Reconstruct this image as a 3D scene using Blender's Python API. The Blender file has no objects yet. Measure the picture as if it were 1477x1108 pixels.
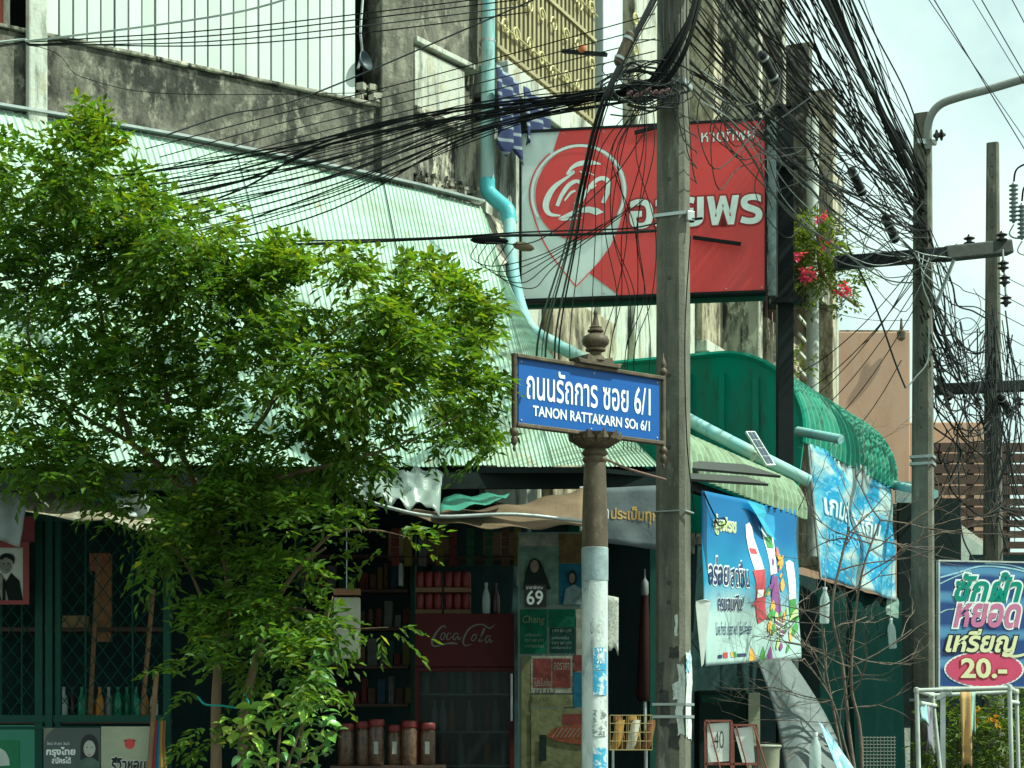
import bpy, bmesh, math, random
from mathutils import Vector, Matrix, noise
from mathutils.geometry import tessellate_polygon

R = math.radians
V = Vector
SC = bpy.context.scene
COL = SC.collection
random.seed(11)

# ------------------------------------------------------------------ camera, sky, sun, exposure
F, CX, HY, H = 2600.0, 738.5, 1050.0, 1.3       # focal length in photo pixels, centre column, horizon row, eye height
cam = bpy.data.cameras.new('camera')
cam.sensor_width = 36.0
cam.lens = F / 1477.0 * 36.0
cam.shift_y = (HY - 554.0) / 1477.0
cam.clip_start, cam.clip_end = 0.1, 4000.0
camo = bpy.data.objects.new('camera', cam)
camo.location = (0, 0, H)
camo.rotation_euler = (R(90), 0, 0)
COL.objects.link(camo)
SC.camera = camo

SUN_H = V((0.97, -0.25, 0)).normalized()         # horizontal direction towards the sun
SUN_EL = R(52)
sun_dir = V((SUN_H.x * math.cos(SUN_EL), SUN_H.y * math.cos(SUN_EL), math.sin(SUN_EL)))
sl = bpy.data.lights.new('sun', 'SUN')
sl.energy = 4.6
sl.angle = R(0.9)
sl.color = (1.0, 0.965, 0.88)
so = bpy.data.objects.new('sun', sl)
so.rotation_euler = (-sun_dir).to_track_quat('-Z', 'Y').to_euler()
so.location = (20, -10, 40)
COL.objects.link(so)

world = bpy.data.worlds.new('World')
SC.world = world
world.use_nodes = True
wn, wl = world.node_tree.nodes, world.node_tree.links
wn.clear()
w_out = wn.new('ShaderNodeOutputWorld')
w_bg = wn.new('ShaderNodeBackground')
w_sky = wn.new('ShaderNodeTexSky')
w_sky.sky_type = 'NISHITA'
w_sky.sun_disc = False
w_sky.sun_elevation = SUN_EL
w_sky.sun_rotation = math.atan2(SUN_H.x, SUN_H.y)
w_sky.dust_density = 2.0
w_sky.ozone_density = 1.0
w_tc = wn.new('ShaderNodeTexCoord')
w_nz = wn.new('ShaderNodeTexNoise')
w_nz.inputs['Scale'].default_value = 4.6
w_nz.inputs['Detail'].default_value = 6
w_nz.inputs['Roughness'].default_value = 0.55
w_rp = wn.new('ShaderNodeValToRGB')
w_rp.color_ramp.elements[0].position = 0.40
w_rp.color_ramp.elements[0].color = (0.55, 0.55, 0.55, 1)
w_rp.color_ramp.elements[1].position = 0.60
w_rp.color_ramp.elements[1].color = (1, 1, 1, 1)
w_mx = wn.new('ShaderNodeMix')
w_mx.data_type = 'RGBA'
w_mx.inputs['B'].default_value = (8.9, 9.8, 9.8, 1)      # thin bright cloud
wl.new(w_tc.outputs['Generated'], w_nz.inputs['Vector'])
wl.new(w_nz.outputs['Fac'], w_rp.inputs['Fac'])
wl.new(w_rp.outputs['Color'], w_mx.inputs['Factor'])
wl.new(w_sky.outputs['Color'], w_mx.inputs['A'])
wl.new(w_mx.outputs['Result'], w_bg.inputs['Color'])
w_bg.inputs['Strength'].default_value = 0.085
wl.new(w_bg.outputs['Background'], w_out.inputs['Surface'])

SC.view_settings.view_transform = 'Standard'
SC.view_settings.look = 'None'
SC.view_settings.gamma = 1.0
SC.view_settings.exposure = 0.5
SC.view_settings.use_white_balance = True            # the photograph's slight green cast
SC.view_settings.white_balance_temperature = 6300
SC.view_settings.white_balance_tint = -14
SC.render.engine = 'CYCLES'
SC.cycles.max_bounces = 6
SC.cycles.diffuse_bounces = 3
SC.cycles.glossy_bounces = 3
SC.cycles.transmission_bounces = 4
SC.cycles.transparent_max_bounces = 8
SC.cycles.use_denoising = True

# ------------------------------------------------------------------ helpers
def P(px, py, Y):
    """a point of the place seen at column px, row py of the photograph, Y metres ahead"""
    return V(((px - CX) / F * Y, Y, H + (HY - py) / F * Y))

class Plane:
    """a vertical plane of a facade: starts at s = 0, runs s metres along direction th (from the view axis)"""
    def __init__(self, X0, Y0, th):
        self.o = V((X0, Y0, 0)); self.th = R(th)
        self.d = V((math.sin(self.th), math.cos(self.th), 0))
        self.n = V((self.d.y, -self.d.x, 0))
    def s(self, px, off=0.0):
        u = (px - CX) / F
        o = self.o + self.n * off
        return (u * o.y - o.x) / (self.d.x - u * self.d.y)
    def pt(self, px, py, off=0.0):
        q = self.o + self.n * off + self.d * self.s(px, off)
        q.z = H + (HY - py) / F * q.y
        return q
    def at(self, s, z, off=0.0):
        q = self.o + self.d * s + self.n * off
        q.z = z
        return q
    def z(self, px, py, off=0.0):
        return self.pt(px, py, off).z

WM = {}
def setparent(o, p):
    if p is not None:
        o.parent = p
        o.matrix_parent_inverse = WM[p.name].inverted()

def tag(o, label=None, cat=None, group=None, kind=None):
    if label: o['label'] = label
    if cat: o['category'] = cat
    if group: o['group'] = group
    if kind: o['kind'] = kind
    return o

def thing(name, loc, label, cat, group=None):
    o = bpy.data.objects.new(name, None)
    o.empty_display_size = 0.1
    o.location = loc
    COL.objects.link(o)
    WM[o.name] = Matrix.Translation(V(loc))
    return tag(o, label, cat, group)

def link_mesh(name, me, parent=None, loc=None, mat4=None):
    o = bpy.data.objects.new(name, me)
    COL.objects.link(o)
    if mat4 is not None: o.matrix_basis = mat4
    elif loc is not None: o.location = loc
    WM[o.name] = mat4.copy() if mat4 is not None else (Matrix.Translation(V(loc)) if loc is not None else Matrix.Identity(4))
    setparent(o, parent)
    return o

def copy_tree(src, delta, parent=None, label=None):
    """a copy of a thing (with parts and sub-parts) moved by the matrix delta (world space)"""
    c = src.copy(); COL.objects.link(c)
    w = delta @ WM[src.name]
    WM[c.name] = w
    if parent is None:
        c.matrix_basis = w
    else:
        c.parent = parent
        c.matrix_parent_inverse = WM[parent.name].inverted()
        c.matrix_basis = w
    if label: c['label'] = label
    for ch in list(src.children):
        copy_tree(ch, delta, c)
    return c

def crom(pts, k=6):
    pts = [V(p) for p in pts]
    if len(pts) < 3:
        return [pts[0].lerp(pts[-1], i / k) for i in range(k + 1)]
    out = []
    for i in range(len(pts) - 1):
        p0 = pts[i - 1] if i else pts[0] * 2 - pts[1]
        p1, p2 = pts[i], pts[i + 1]
        p3 = pts[i + 2] if i + 2 < len(pts) else pts[-1] * 2 - pts[-2]
        for j in range(k):
            t = j / k
            out.append(0.5 * ((2 * p1) + (p2 - p0) * t + (2 * p0 - 5 * p1 + 4 * p2 - p3) * t * t + (3 * p1 - p0 - 3 * p2 + p3) * t ** 3))
    out.append(pts[-1])
    return out

class MB:
    def __init__(self):
        self.v = []; self.f = []; self.uv = None; self.col = None
    def add(self, vs, fs):
        b = len(self.v)
        self.v += [tuple(x) for x in vs]
        self.f += [tuple(b + i for i in f) for f in fs]
        return self
    def par(self, o, a, b, c):
        """box from a corner and three edge vectors"""
        o, a, b, c = V(o), V(a), V(b), V(c)
        vs = [o, o + a, o + a + b, o + b, o + c, o + a + c, o + a + b + c, o + b + c]
        fs = [(0, 3, 2, 1), (4, 5, 6, 7), (0, 1, 5, 4), (1, 2, 6, 5), (2, 3, 7, 6), (3, 0, 4, 7)]
        if a.cross(b).dot(c) < 0: fs = [f[::-1] for f in fs]
        return self.add(vs, fs)
    def box(self, c, s, rz=0.0):
        c = V(c); m = Matrix.Rotation(rz, 3, 'Z')
        a, b, d = m @ V((s[0], 0, 0)), m @ V((0, s[1], 0)), V((0, 0, s[2]))
        return self.par(c - (a + b + d) / 2, a, b, d)
    def slab(self, pl, s0, s1, z0, z1, o0, o1):
        return self.par(pl.at(s0, z0, o0), pl.d * (s1 - s0), pl.n * (o1 - o0), V((0, 0, z1 - z0)))
    def bar(self, p0, p1, w, t, up=V((0, 0, 1))):
        p0, p1 = V(p0), V(p1)
        d = (p1 - p0); x = d.normalized().cross(up)
        if x.length < 1e-4: x = V((1, 0, 0))
        x.normalize(); y = x.cross(d).normalized()
        return self.par(p0 - x * w / 2 - y * t / 2, x * w, y * t, d)
    def tube(self, pts, r, n=8, caps=True):
        pts = [V(p) for p in pts]
        rs = r if isinstance(r, (list, tuple)) else [r] * len(pts)
        vs, fs = [], []
        t0 = (pts[1] - pts[0]).normalized()
        x = t0.cross(V((0, 0, 1)))
        if x.length < 1e-3: x = t0.cross(V((0, 1, 0)))
        x.normalize()
        for i, p in enumerate(pts):
            a = pts[max(i - 1, 0)]; b = pts[min(i + 1, len(pts) - 1)]
            t = (b - a)
            t = t.normalized() if t.length > 1e-9 else t0
            x = (x - t * x.dot(t))
            if x.length < 1e-6: x = t.cross(V((0.3, 0.9, 0.2)))
            x.normalize(); y = t.cross(x)
            for k in range(n):
                an = 2 * math.pi * k / n
                vs.append(p + (x * math.cos(an) + y * math.sin(an)) * rs[i])
        for i in range(len(pts) - 1):
            for k in range(n):
                k2 = (k + 1) % n
                fs.append((i * n + k, i * n + k2, (i + 1) * n + k2, (i + 1) * n + k))
        if caps:
            fs.append(tuple(range(n - 1, -1, -1)))
            fs.append(tuple((len(pts) - 1) * n + k for k in range(n)))
        return self.add(vs, fs)
    def lathe(self, prof, c, n=16, axis=None):
        """prof: list of (radius, height) about c"""
        c = V(c)
        q = V((0, 0, 1)).rotation_difference(V(axis)) if axis is not None else None
        vs, fs = [], []
        for r, h in prof:
            for k in range(n):
                a = 2 * math.pi * k / n
                p = V((math.cos(a) * r, math.sin(a) * r, h))
                vs.append(c + (q @ p if q else p))
        for i in range(len(prof) - 1):
            for k in range(n):
                k2 = (k + 1) % n
                fs.append((i * n + k, i * n + k2, (i + 1) * n + k2, (i + 1) * n + k))
        fs.append(tuple(range(n - 1, -1, -1)))
        fs.append(tuple((len(prof) - 1) * n + k for k in range(n)))
        return self.add(vs, fs)
    def prism(self, loops, S, t):
        """flat outline in a surface frame S(x, y, lift), extruded from lift 0 to t"""
        pts = [p for p in loops]
        n = len(pts)
        a = [S(x, y, 0) for x, y in pts]; b = [S(x, y, t) for x, y in pts]
        tris = tessellate_polygon([[V((x, y, 0)) for x, y in pts]])
        fs = [tuple(n + i for i in tr) for tr in tris] + [tuple(reversed(tr)) for tr in tris]
        fs += [(i, (i + 1) % n, n + (i + 1) % n, n + i) for i in range(n)]
        return self.add(a + b, fs)
    def grid(self, S, x0, x1, y0, y1, nx, ny, lift=0.0):
        vs, fs = [], []
        for j in range(ny + 1):
            for i in range(nx + 1):
                vs.append(S(x0 + (x1 - x0) * i / nx, y0 + (y1 - y0) * j / ny, lift))
        for j in range(ny):
            for i in range(nx):
                a = j * (nx + 1) + i
                fs.append((a, a + 1, a + nx + 2, a + nx + 1))
        self.uvs = [(i / nx, j / ny) for j in range(ny + 1) for i in range(nx + 1)]
        return self.add(vs, fs)
    def mesh(self, name, mat, smooth=None, fix=True):
        me = bpy.data.meshes.new(name)
        me.from_pydata(self.v, [], self.f)
        if getattr(self, 'uvs', None) and len(self.uvs) == len(self.v):
            ul = me.uv_layers.new(name='UVMap')
            for lp in me.loops: ul.data[lp.index].uv = self.uvs[lp.vertex_index]
        if fix:
            bm = bmesh.new(); bm.from_mesh(me)
            bmesh.ops.recalc_face_normals(bm, faces=bm.faces)
            bm.to_mesh(me); bm.free()
        if mat is not None: me.materials.append(mat)
        if smooth is not None:
            me.shade_smooth()
            me.set_sharp_from_angle(angle=R(smooth))
        return me
    def build(self, name, mat, parent=None, smooth=None, bevel=0.0, solid=0.0, loc=None, fix=True):
        me = self.mesh(name, mat, smooth, fix)
        o = link_mesh(name, me, parent, loc)
        if solid:
            m = o.modifiers.new('solid', 'SOLIDIFY'); m.thickness = solid; m.offset = 0
        if bevel:
            m = o.modifiers.new('bevel', 'BEVEL'); m.width = bevel; m.segments = 2; m.limit_method = 'ANGLE'
        return o

def frame(o, u, v):
    o, u, v = V(o), V(u).normalized(), V(v).normalized()
    n = u.cross(v).normalized()
    return lambda x, y, l=0.0: o + u * x + v * y + n * l

_tc = {}
def text_geo(body, bold=0.0, shear=0.0, space=1.0):
    key = (body, bold, shear, space)
    if key in _tc: return _tc[key]
    c = bpy.data.curves.new('lettering', 'FONT')
    c.body = body; c.size = 1.0; c.offset = bold; c.shear = shear; c.resolution_u = 3; c.space_character = space
    o = bpy.data.objects.new('lettering', c)
    COL.objects.link(o)
    dg = bpy.context.evaluated_depsgraph_get()
    m = o.evaluated_get(dg).to_mesh()
    vs = [(v.co.x, v.co.y) for v in m.vertices]
    fs = [tuple(p.vertices) for p in m.polygons]
    o.evaluated_get(dg).to_mesh_clear()
    bpy.data.objects.remove(o); bpy.data.curves.remove(c)
    _tc[key] = (vs, fs)
    return vs, fs

def put_text(body, S, x0, y0, x1, y1, mat, parent, name='lettering', lift=0.004, bold=0.0, shear=0.0, space=1.0, outline=None):
    """flat lettering fitted to the box x0..x1, y0..y1 of the surface S; outline = (bold, material)"""
    base, _ = text_geo(body, 0.0, shear, space)
    bx0, bx1 = min(p[0] for p in base), max(p[0] for p in base)
    by0, by1 = min(p[1] for p in base), max(p[1] for p in base)
    def one(bd, lf, mt, nm):
        vs, fs = text_geo(body, bd, shear, space)
        mb = MB()
        mb.add([S(x0 + (x - bx0) / (bx1 - bx0) * (x1 - x0), y0 + (y - by0) / (by1 - by0) * (y1 - y0), lf) for x, y in vs], fs)
        return mb.build(nm, mt, parent, fix=False)
    if outline:
        one(outline[0], lift, outline[1], 'lettering_outline'); lift += 0.003
    return one(bold, lift, mat, name)

def put_poly(loops, S, mat, parent, name, lift=0.003, fine=0):
    if loops and not isinstance(loops[0], (list,)): loops = [list(loops)]
    flat = [p for l in loops for p in l]
    tris = tessellate_polygon([[V((x, y, 0)) for x, y in l] for l in loops])
    tris = [tuple(t) for t in tris]
    for _ in range(fine):        # split so that the print follows a wrinkled surface
        mid, new = {}, []
        def mp_(a, b):
            k = (min(a, b), max(a, b))
            if k not in mid:
                flat.append(((flat[a][0] + flat[b][0]) / 2, (flat[a][1] + flat[b][1]) / 2)); mid[k] = len(flat) - 1
            return mid[k]
        for a, b, c in tris:
            ab, bc, ca = mp_(a, b), mp_(b, c), mp_(c, a)
            new += [(a, ab, ca), (ab, b, bc), (ca, bc, c), (ab, bc, ca)]
        tris = new
    mb = MB(); mb.add([S(x, y, lift) for x, y in flat], tris)
    o = mb.build(name, mat, parent, fix=False)
    return o

def stroke_mb(mb, pts, S, lift, k=6):
    """ribbon of varying width: pts = (x, y, width)"""
    c = crom([V((p[0], p[1], p[2])) for p in pts], k)
    vs = []
    for i, p in enumerate(c):
        a, b = c[max(i - 1, 0)], c[min(i + 1, len(c) - 1)]
        t = V((b.x - a.x, b.y - a.y)); t = t.normalized() if t.length > 1e-9 else V((1, 0))
        nx, ny = -t.y, t.x; w = abs(p.z) / 2
        vs += [S(p.x + nx * w, p.y + ny * w, lift), S(p.x - nx * w, p.y - ny * w, lift)]
    mb.add(vs, [(2 * i, 2 * i + 1, 2 * i + 3, 2 * i + 2) for i in range(len(c) - 1)])

def arc(cx, cy, rx, ry, a0, a1, n=24):
    return [(cx + rx * math.cos(R(a0 + (a1 - a0) * i / n)), cy + ry * math.sin(R(a0 + (a1 - a0) * i / n))) for i in range(n + 1)]

# ------------------------------------------------------------------ materials
MATS = {}
def pm(name, col, rough=0.6, metal=0.0, var=0.18, vs=2.5, dirt=None, bump=(0.15, 30.0), spec=0.4, rand=0.0, stretch=1.0, dirt2=None, bd=0.02):
    """procedural paint/stone/metal: base colour with blotches, dirt = (colour, threshold, scale, vertical stretch, softness)"""
    m = bpy.data.materials.new(name); m.use_nodes = True
    n, l = m.node_tree.nodes, m.node_tree.links
    b = n['Principled BSDF']
    b.inputs['Roughness'].default_value = rough
    b.inputs['Metallic'].default_value = metal
    b.inputs['Specular IOR Level'].default_value = spec
    tc = n.new('ShaderNodeTexCoord')
    nz = n.new('ShaderNodeTexNoise'); nz.inputs['Scale'].default_value = vs; nz.inputs['Detail'].default_value = 8; nz.inputs['Roughness'].default_value = 0.65
    if stretch != 1.0:
        mp0 = n.new('ShaderNodeMapping'); mp0.inputs['Scale'].default_value = (1, 1, 1 / stretch)
        l.new(tc.outputs['Object'], mp0.inputs['Vector']); l.new(mp0.outputs['Vector'], nz.inputs['Vector'])
    else:
        l.new(tc.outputs['Object'], nz.inputs['Vector'])
    rp = n.new('ShaderNodeValToRGB')
    rp.color_ramp.elements[0].position = 0.3; rp.color_ramp.elements[1].position = 0.7
    rp.color_ramp.elements[0].color = (*[c * (1 - var) for c in col], 1)
    rp.color_ramp.elements[1].color = (*[min(1, c * (1 + var)) for c in col], 1)
    l.new(nz.outputs['Fac'], rp.inputs['Fac'])
    out = rp.outputs['Color']
    for i, d in enumerate([x for x in (dirt, dirt2) if x]):
        dc, th, sc, st, soft = d
        mp = n.new('ShaderNodeMapping'); mp.inputs['Scale'].default_value = (sc, sc, sc / st); mp.inputs['Location'].default_value = (3.1 * i, 1.7, 0.3)
        dn = n.new('ShaderNodeTexNoise'); dn.inputs['Scale'].default_value = 1.0; dn.inputs['Detail'].default_value = 9; dn.inputs['Roughness'].default_value = 0.7
        l.new(tc.outputs['Object'], mp.inputs['Vector']); l.new(mp.outputs['Vector'], dn.inputs['Vector'])
        dr = n.new('ShaderNodeMapRange'); dr.inputs['From Min'].default_value = th - soft; dr.inputs['From Max'].default_value = th + soft
        l.new(dn.outputs['Fac'], dr.inputs['Value'])
        mx = n.new('ShaderNodeMix'); mx.data_type = 'RGBA'
        mx.inputs['B'].default_value = (*dc, 1)
        l.new(dr.outputs['Result'], mx.inputs['Factor']); l.new(out, mx.inputs['A'])
        out = mx.outputs['Result']
    if rand:
        oi = n.new('ShaderNodeObjectInfo'); hs = n.new('ShaderNodeHueSaturation')
        mr = n.new('ShaderNodeMapRange'); mr.inputs['To Min'].default_value = 1 - rand; mr.inputs['To Max'].default_value = 1 + rand
        l.new(oi.outputs['Random'], mr.inputs['Value']); l.new(mr.outputs['Result'], hs.inputs['Value']); l.new(out, hs.inputs['Color'])
        out = hs.outputs['Color']
    l.new(out, b.inputs['Base Color'])
    if bump and bump[0] > 0:
        bn = n.new('ShaderNodeTexNoise'); bn.inputs['Scale'].default_value = bump[1]; bn.inputs['Detail'].default_value = 6
        l.new(tc.outputs['Object'], bn.inputs['Vector'])
        bp = n.new('ShaderNodeBump'); bp.inputs['Strength'].default_value = bump[0]; bp.inputs['Distance'].default_value = bd
        l.new(bn.outputs['Fac'], bp.inputs['Height']); l.new(bp.outputs['Normal'], b.inputs['Normal'])
        rr = n.new('ShaderNodeMapRange'); rr.inputs['To Min'].default_value = max(0.05, rough - 0.12); rr.inputs['To Max'].default_value = min(1, rough + 0.12)
        l.new(nz.outputs['Fac'], rr.inputs['Value']); l.new(rr.outputs['Result'], b.inputs['Roughness'])
    MATS[name] = m
    return m

def flat(name, col, rough=0.55, var=0.08):
    return pm(name, col, rough, var=var, vs=6, bump=(0.04, 60))

def glassy(name, col, fac=0.75, rough=0.08):
    m = bpy.data.materials.new(name); m.use_nodes = True
    n, l = m.node_tree.nodes, m.node_tree.links
    b = n['Principled BSDF']; b.inputs['Base Color'].default_value = (*col, 1); b.inputs['Roughness'].default_value = rough
    t = n.new('ShaderNodeBsdfTransparent'); t.inputs['Color'].default_value = (min(1, col[0] * 0.5 + 0.5), min(1, col[1] * 0.5 + 0.5), min(1, col[2] * 0.5 + 0.5), 1)
    mx = n.new('ShaderNodeMixShader'); mx.inputs['Fac'].default_value = fac
    l.new(b.outputs['BSDF'], mx.inputs[1]); l.new(t.outputs['BSDF'], mx.inputs[2])
    l.new(mx.outputs['Shader'], n['Material Output'].inputs['Surface'])
    MATS[name] = m
    return m

def leafmat(name, base, trans=0.35, rough=0.5, hue=0.06):
    """leaf: colour from the per-leaf vertex colour (own tint, on the tree also painted sun and shade), some light let through"""
    m = bpy.data.materials.new(name); m.use_nodes = True
    n, l = m.node_tree.nodes, m.node_tree.links
    b = n['Principled BSDF']; b.inputs['Roughness'].default_value = rough; b.inputs['Specular IOR Level'].default_value = 0.35
    at = n.new('ShaderNodeAttribute'); at.attribute_name = 'tint'
    mx = n.new('ShaderNodeMix'); mx.data_type = 'RGBA'; mx.blend_type = 'MULTIPLY'; mx.inputs['Factor'].default_value = 1.0
    mx.inputs['A'].default_value = (*base, 1)
    l.new(at.outputs['Color'], mx.inputs['B'])
    l.new(mx.outputs['Result'], b.inputs['Base Color'])
    tr = n.new('ShaderNodeBsdfTranslucent')
    tm = n.new('ShaderNodeMix'); tm.data_type = 'RGBA'; tm.blend_type = 'MULTIPLY'; tm.inputs['Factor'].default_value = 1.0
    tm.inputs['B'].default_value = (1.9, 1.7, 0.45, 1)
    l.new(mx.outputs['Result'], tm.inputs['A']); l.new(tm.outputs['Result'], tr.inputs['Color'])
    ms = n.new('ShaderNodeMixShader'); ms.inputs['Fac'].default_value = trans
    l.new(b.outputs['BSDF'], ms.inputs[1]); l.new(tr.outputs['BSDF'], ms.inputs[2])
    l.new(ms.outputs['Shader'], n['Material Output'].inputs['Surface'])
    MATS[name] = m
    return m

def cloth(name, col, rough=0.8, trans=0.25, stripes=None):
    """thin fabric or vinyl that lets some light through"""
    m = pm(name, col, rough, var=0.12, vs=4, bump=(0.1, 60))
    n, l = m.node_tree.nodes, m.node_tree.links
    b = n['Principled BSDF']
    src = b.inputs['Base Color'].links[0].from_socket
    tr = n.new('ShaderNodeBsdfTranslucent'); l.new(src, tr.inputs['Color'])
    ms = n.new('ShaderNodeMixShader'); ms.inputs['Fac'].default_value = trans
    l.new(b.outputs['BSDF'], ms.inputs[1]); l.new(tr.outputs['BSDF'], ms.inputs[2])
    l.new(ms.outputs['Shader'], n['Material Output'].inputs['Surface'])
    return m

conc_dark = pm('weathered_dark_concrete', (0.145, 0.135, 0.108), 0.9, var=0.45, vs=5, stretch=2.0, dirt=((0.028, 0.027, 0.022), 0.50, 3.4, 2.2, 0.07), dirt2=((0.29, 0.27, 0.21), 0.585, 11.0, 1.6, 0.07), bump=(0.5, 25))
conc_mid = pm('grimy_concrete', (0.33, 0.31, 0.25), 0.9, var=0.25, vs=3, dirt=((0.035, 0.033, 0.028), 0.50, 4.5, 4.0, 0.06), dirt2=((0.55, 0.52, 0.40), 0.56, 7.0, 2.0, 0.04), bump=(0.4, 30))
conc_light = pm('pale_stained_plaster', (0.52, 0.53, 0.46), 0.85, var=0.12, vs=2.5, dirt=((0.07, 0.07, 0.055), 0.56, 4.0, 5.0, 0.06), dirt2=((0.40, 0.36, 0.25), 0.58, 8.0, 3.0, 0.05), bump=(0.25, 30))
beige = pm('streaked_beige_plaster', (0.48, 0.42, 0.30), 0.85, var=0.18, vs=2.5, dirt=((0.07, 0.06, 0.04), 0.53, 5.0, 2.6, 0.07), dirt2=((.24, .20, .13), .55, 14, 2.5, .08), bump=(0.3, 30))
white_paint = pm('white_metal_siding', (0.58, 0.62, 0.59), 0.55, var=0.05, vs=1.5, dirt=((0.5, 0.52, 0.47), 0.66, 3.0, 6.0, 0.08), bump=(0.04, 20), rand=0.09)
slot_dark = pm('dark_gap', (0.012, 0.014, 0.014), 0.9, spec=.05)
roof_mint = pm('mint_corrugated_steel', (0.42, 0.565, 0.465), 0.65, rand=.05, var=0.10, vs=1.2, dirt=((0.30, 0.36, 0.26), 0.58, 1.6, 2.5, 0.12), dirt2=((0.33, 0.27, 0.17), 0.66, 5.0, 5.0, 0.05), bump=(0.03, 15), spec=.25)
roof_lime = pm('faded_lime_corrugated_steel', (0.27, 0.36, 0.24), 0.6, var=0.14, vs=3, dirt=((0.14, 0.17, 0.10), 0.56, 4, 1.0, 0.1), bump=(0.05, 15), spec=.2)
green_steel = pm('green_painted_steel', (0.018, 0.31, 0.21), 0.45, var=0.1, vs=1.5, dirt=((0.035, 0.19, 0.125), 0.55, 3, 3, 0.12), dirt2=((0.05, 0.11, 0.075), 0.63, 8, 5, 0.06), bump=(0.05, 20), spec=.25)
green_roof = pm('bright_green_corrugated_steel', (0.04, 0.29, 0.19), 0.55, var=0.15, vs=3, dirt=((0.10, 0.27, 0.19), 0.55, 3, 2, 0.12), dirt2=((0.06, 0.12, 0.08), 0.63, 7, 3, 0.07), bump=(0.06, 20), spec=.25)
green_paint = pm('dark_green_paint', (0.010, 0.06, 0.043), 0.55, spec=.2, var=0.2, vs=5, bump=(0.08, 30))
pvc_blue = pm('pale_blue_pvc', (0.25, 0.50, 0.52), 0.6, var=0.12, vs=5, dirt=((0.36, 0.47, 0.43), 0.54, 4, 3, 0.1), dirt2=((0.13, 0.17, 0.14), 0.62, 9, 5, 0.07), bump=(0.08, 40), spec=.25)
pvc_joint = pm('blue_pvc_joint', (0.10, 0.42, 0.46), 0.4, var=0.08, vs=3)
pvc_grey = pm('grey_white_pvc', (0.50, 0.53, 0.48), 0.45, var=0.12, vs=5, dirt=((0.25, 0.26, 0.22), 0.6, 6, 2, 0.1), bump=(0.05, 30))
black_steel = pm('black_steel', (0.010, 0.014, 0.015), 0.6, var=0.3, vs=4, bump=(0.05, 30), spec=.15)
black_rubber = pm('black_cable_sheath', (0.007, 0.008, 0.008), 0.7, var=0.3, vs=4, bump=(0.0, 30), spec=.1)
black_faded = pm('faded_cable_sheath', (0.030, 0.034, 0.033), 0.6, var=0.4, vs=6, bump=(0.0, 30), spec=.2)
black_sheen = pm('glossy_cable_sheath', (0.012, 0.013, 0.014), 0.35, var=0.3, vs=4, bump=(0.0, 30), spec=.35)
grey_rubber = pm('grey_cable_sheath', (0.30, 0.33, 0.31), 0.5, var=0.2, vs=4, bump=(0.0, 30))
galv = pm('galvanised_steel', (0.42, 0.45, 0.44), 0.4, 0.7, var=0.15, vs=8, bump=(0.05, 40))
pole_conc = pm('utility_pole_concrete', (0.15, 0.145, 0.115), 0.9, var=0.25, vs=5, dirt=((0.05, 0.05, 0.042), 0.55, 5, 10, 0.1), dirt2=((0.24, 0.235, 0.19), 0.62, 9, 4, 0.05), bump=(0.5, 60), bd=0.008, spec=.15)
tanwall = pm('tan_render', (0.52, 0.315, 0.21), 0.9, var=0.06, vs=0.5, dirt=((0.40, 0.24, 0.16), 0.56, 0.8, 4, 0.10), dirt2=((.46, .30, .22), .55, 3, 3, .12), bump=(0.15, 30))
brown_wood = pm('brown_board', (0.075, 0.042, 0.03), 0.7, var=0.25, vs=6, bump=(0.15, 40), rand=0.2)
wood = pm('bare_wood', (0.24, 0.14, 0.07), 0.75, var=0.25, vs=6, bump=(0.2, 40))
bark = pm('brown_bark', (0.17, 0.115, 0.07), 0.9, var=0.3, vs=14, stretch=4, bump=(0.5, 50))
twig_m = pm('grey_twig', (0.15, 0.115, 0.09), 0.9, var=0.3, vs=20, bump=(0.3, 60))
asphalt = pm('asphalt', (0.04, 0.04, 0.04), 0.9, var=0.2, vs=6, bump=(0.4, 120))
paving = pm('pavement_concrete', (0.13, 0.125, 0.115), 0.9, var=0.2, vs=3, bump=(0.3, 60))
bronze = pm('brown_cast_metal', (0.085, 0.062, 0.04), 0.6, 0.15, var=0.35, vs=10, dirt=((0.19, 0.15, 0.09), 0.6, 14, 2, 0.1), bump=(0.35, 70), bd=0.006)
sign_blue = pm('blue_enamel', (0.006, 0.085, 0.34), 0.45, var=0.06, vs=4, bump=(0.02, 40))
print_white = flat('white_print', (0.82, 0.84, 0.82), 0.4, 0.03)
print_mint = pm('sign_pale_mint', (0.84, 0.92, 0.87), 0.5, var=0.05, vs=2, dirt=((.55, .62, .56), .60, 3, 4, .12), bump=(0.02, 40))
print_red = pm('sign_red', (0.74, 0.06, 0.06), 0.5, var=0.07, vs=1.5, dirt=((.58, .075, .07), .58, 2.5, 4, .12), bump=(0.02, 40))
print_dred = flat('sign_dark_red', (0.33, 0.02, 0.025), 0.45)
print_black = flat('black_print', (0.012, 0.012, 0.015), 0.5)
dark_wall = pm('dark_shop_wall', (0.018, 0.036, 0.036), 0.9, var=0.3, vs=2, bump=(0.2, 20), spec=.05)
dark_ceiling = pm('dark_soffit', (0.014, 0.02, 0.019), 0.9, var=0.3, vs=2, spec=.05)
shop_floor = pm('shop_floor', (0.03, 0.033, 0.03), 0.9, var=0.2, vs=3, spec=.05)
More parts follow.
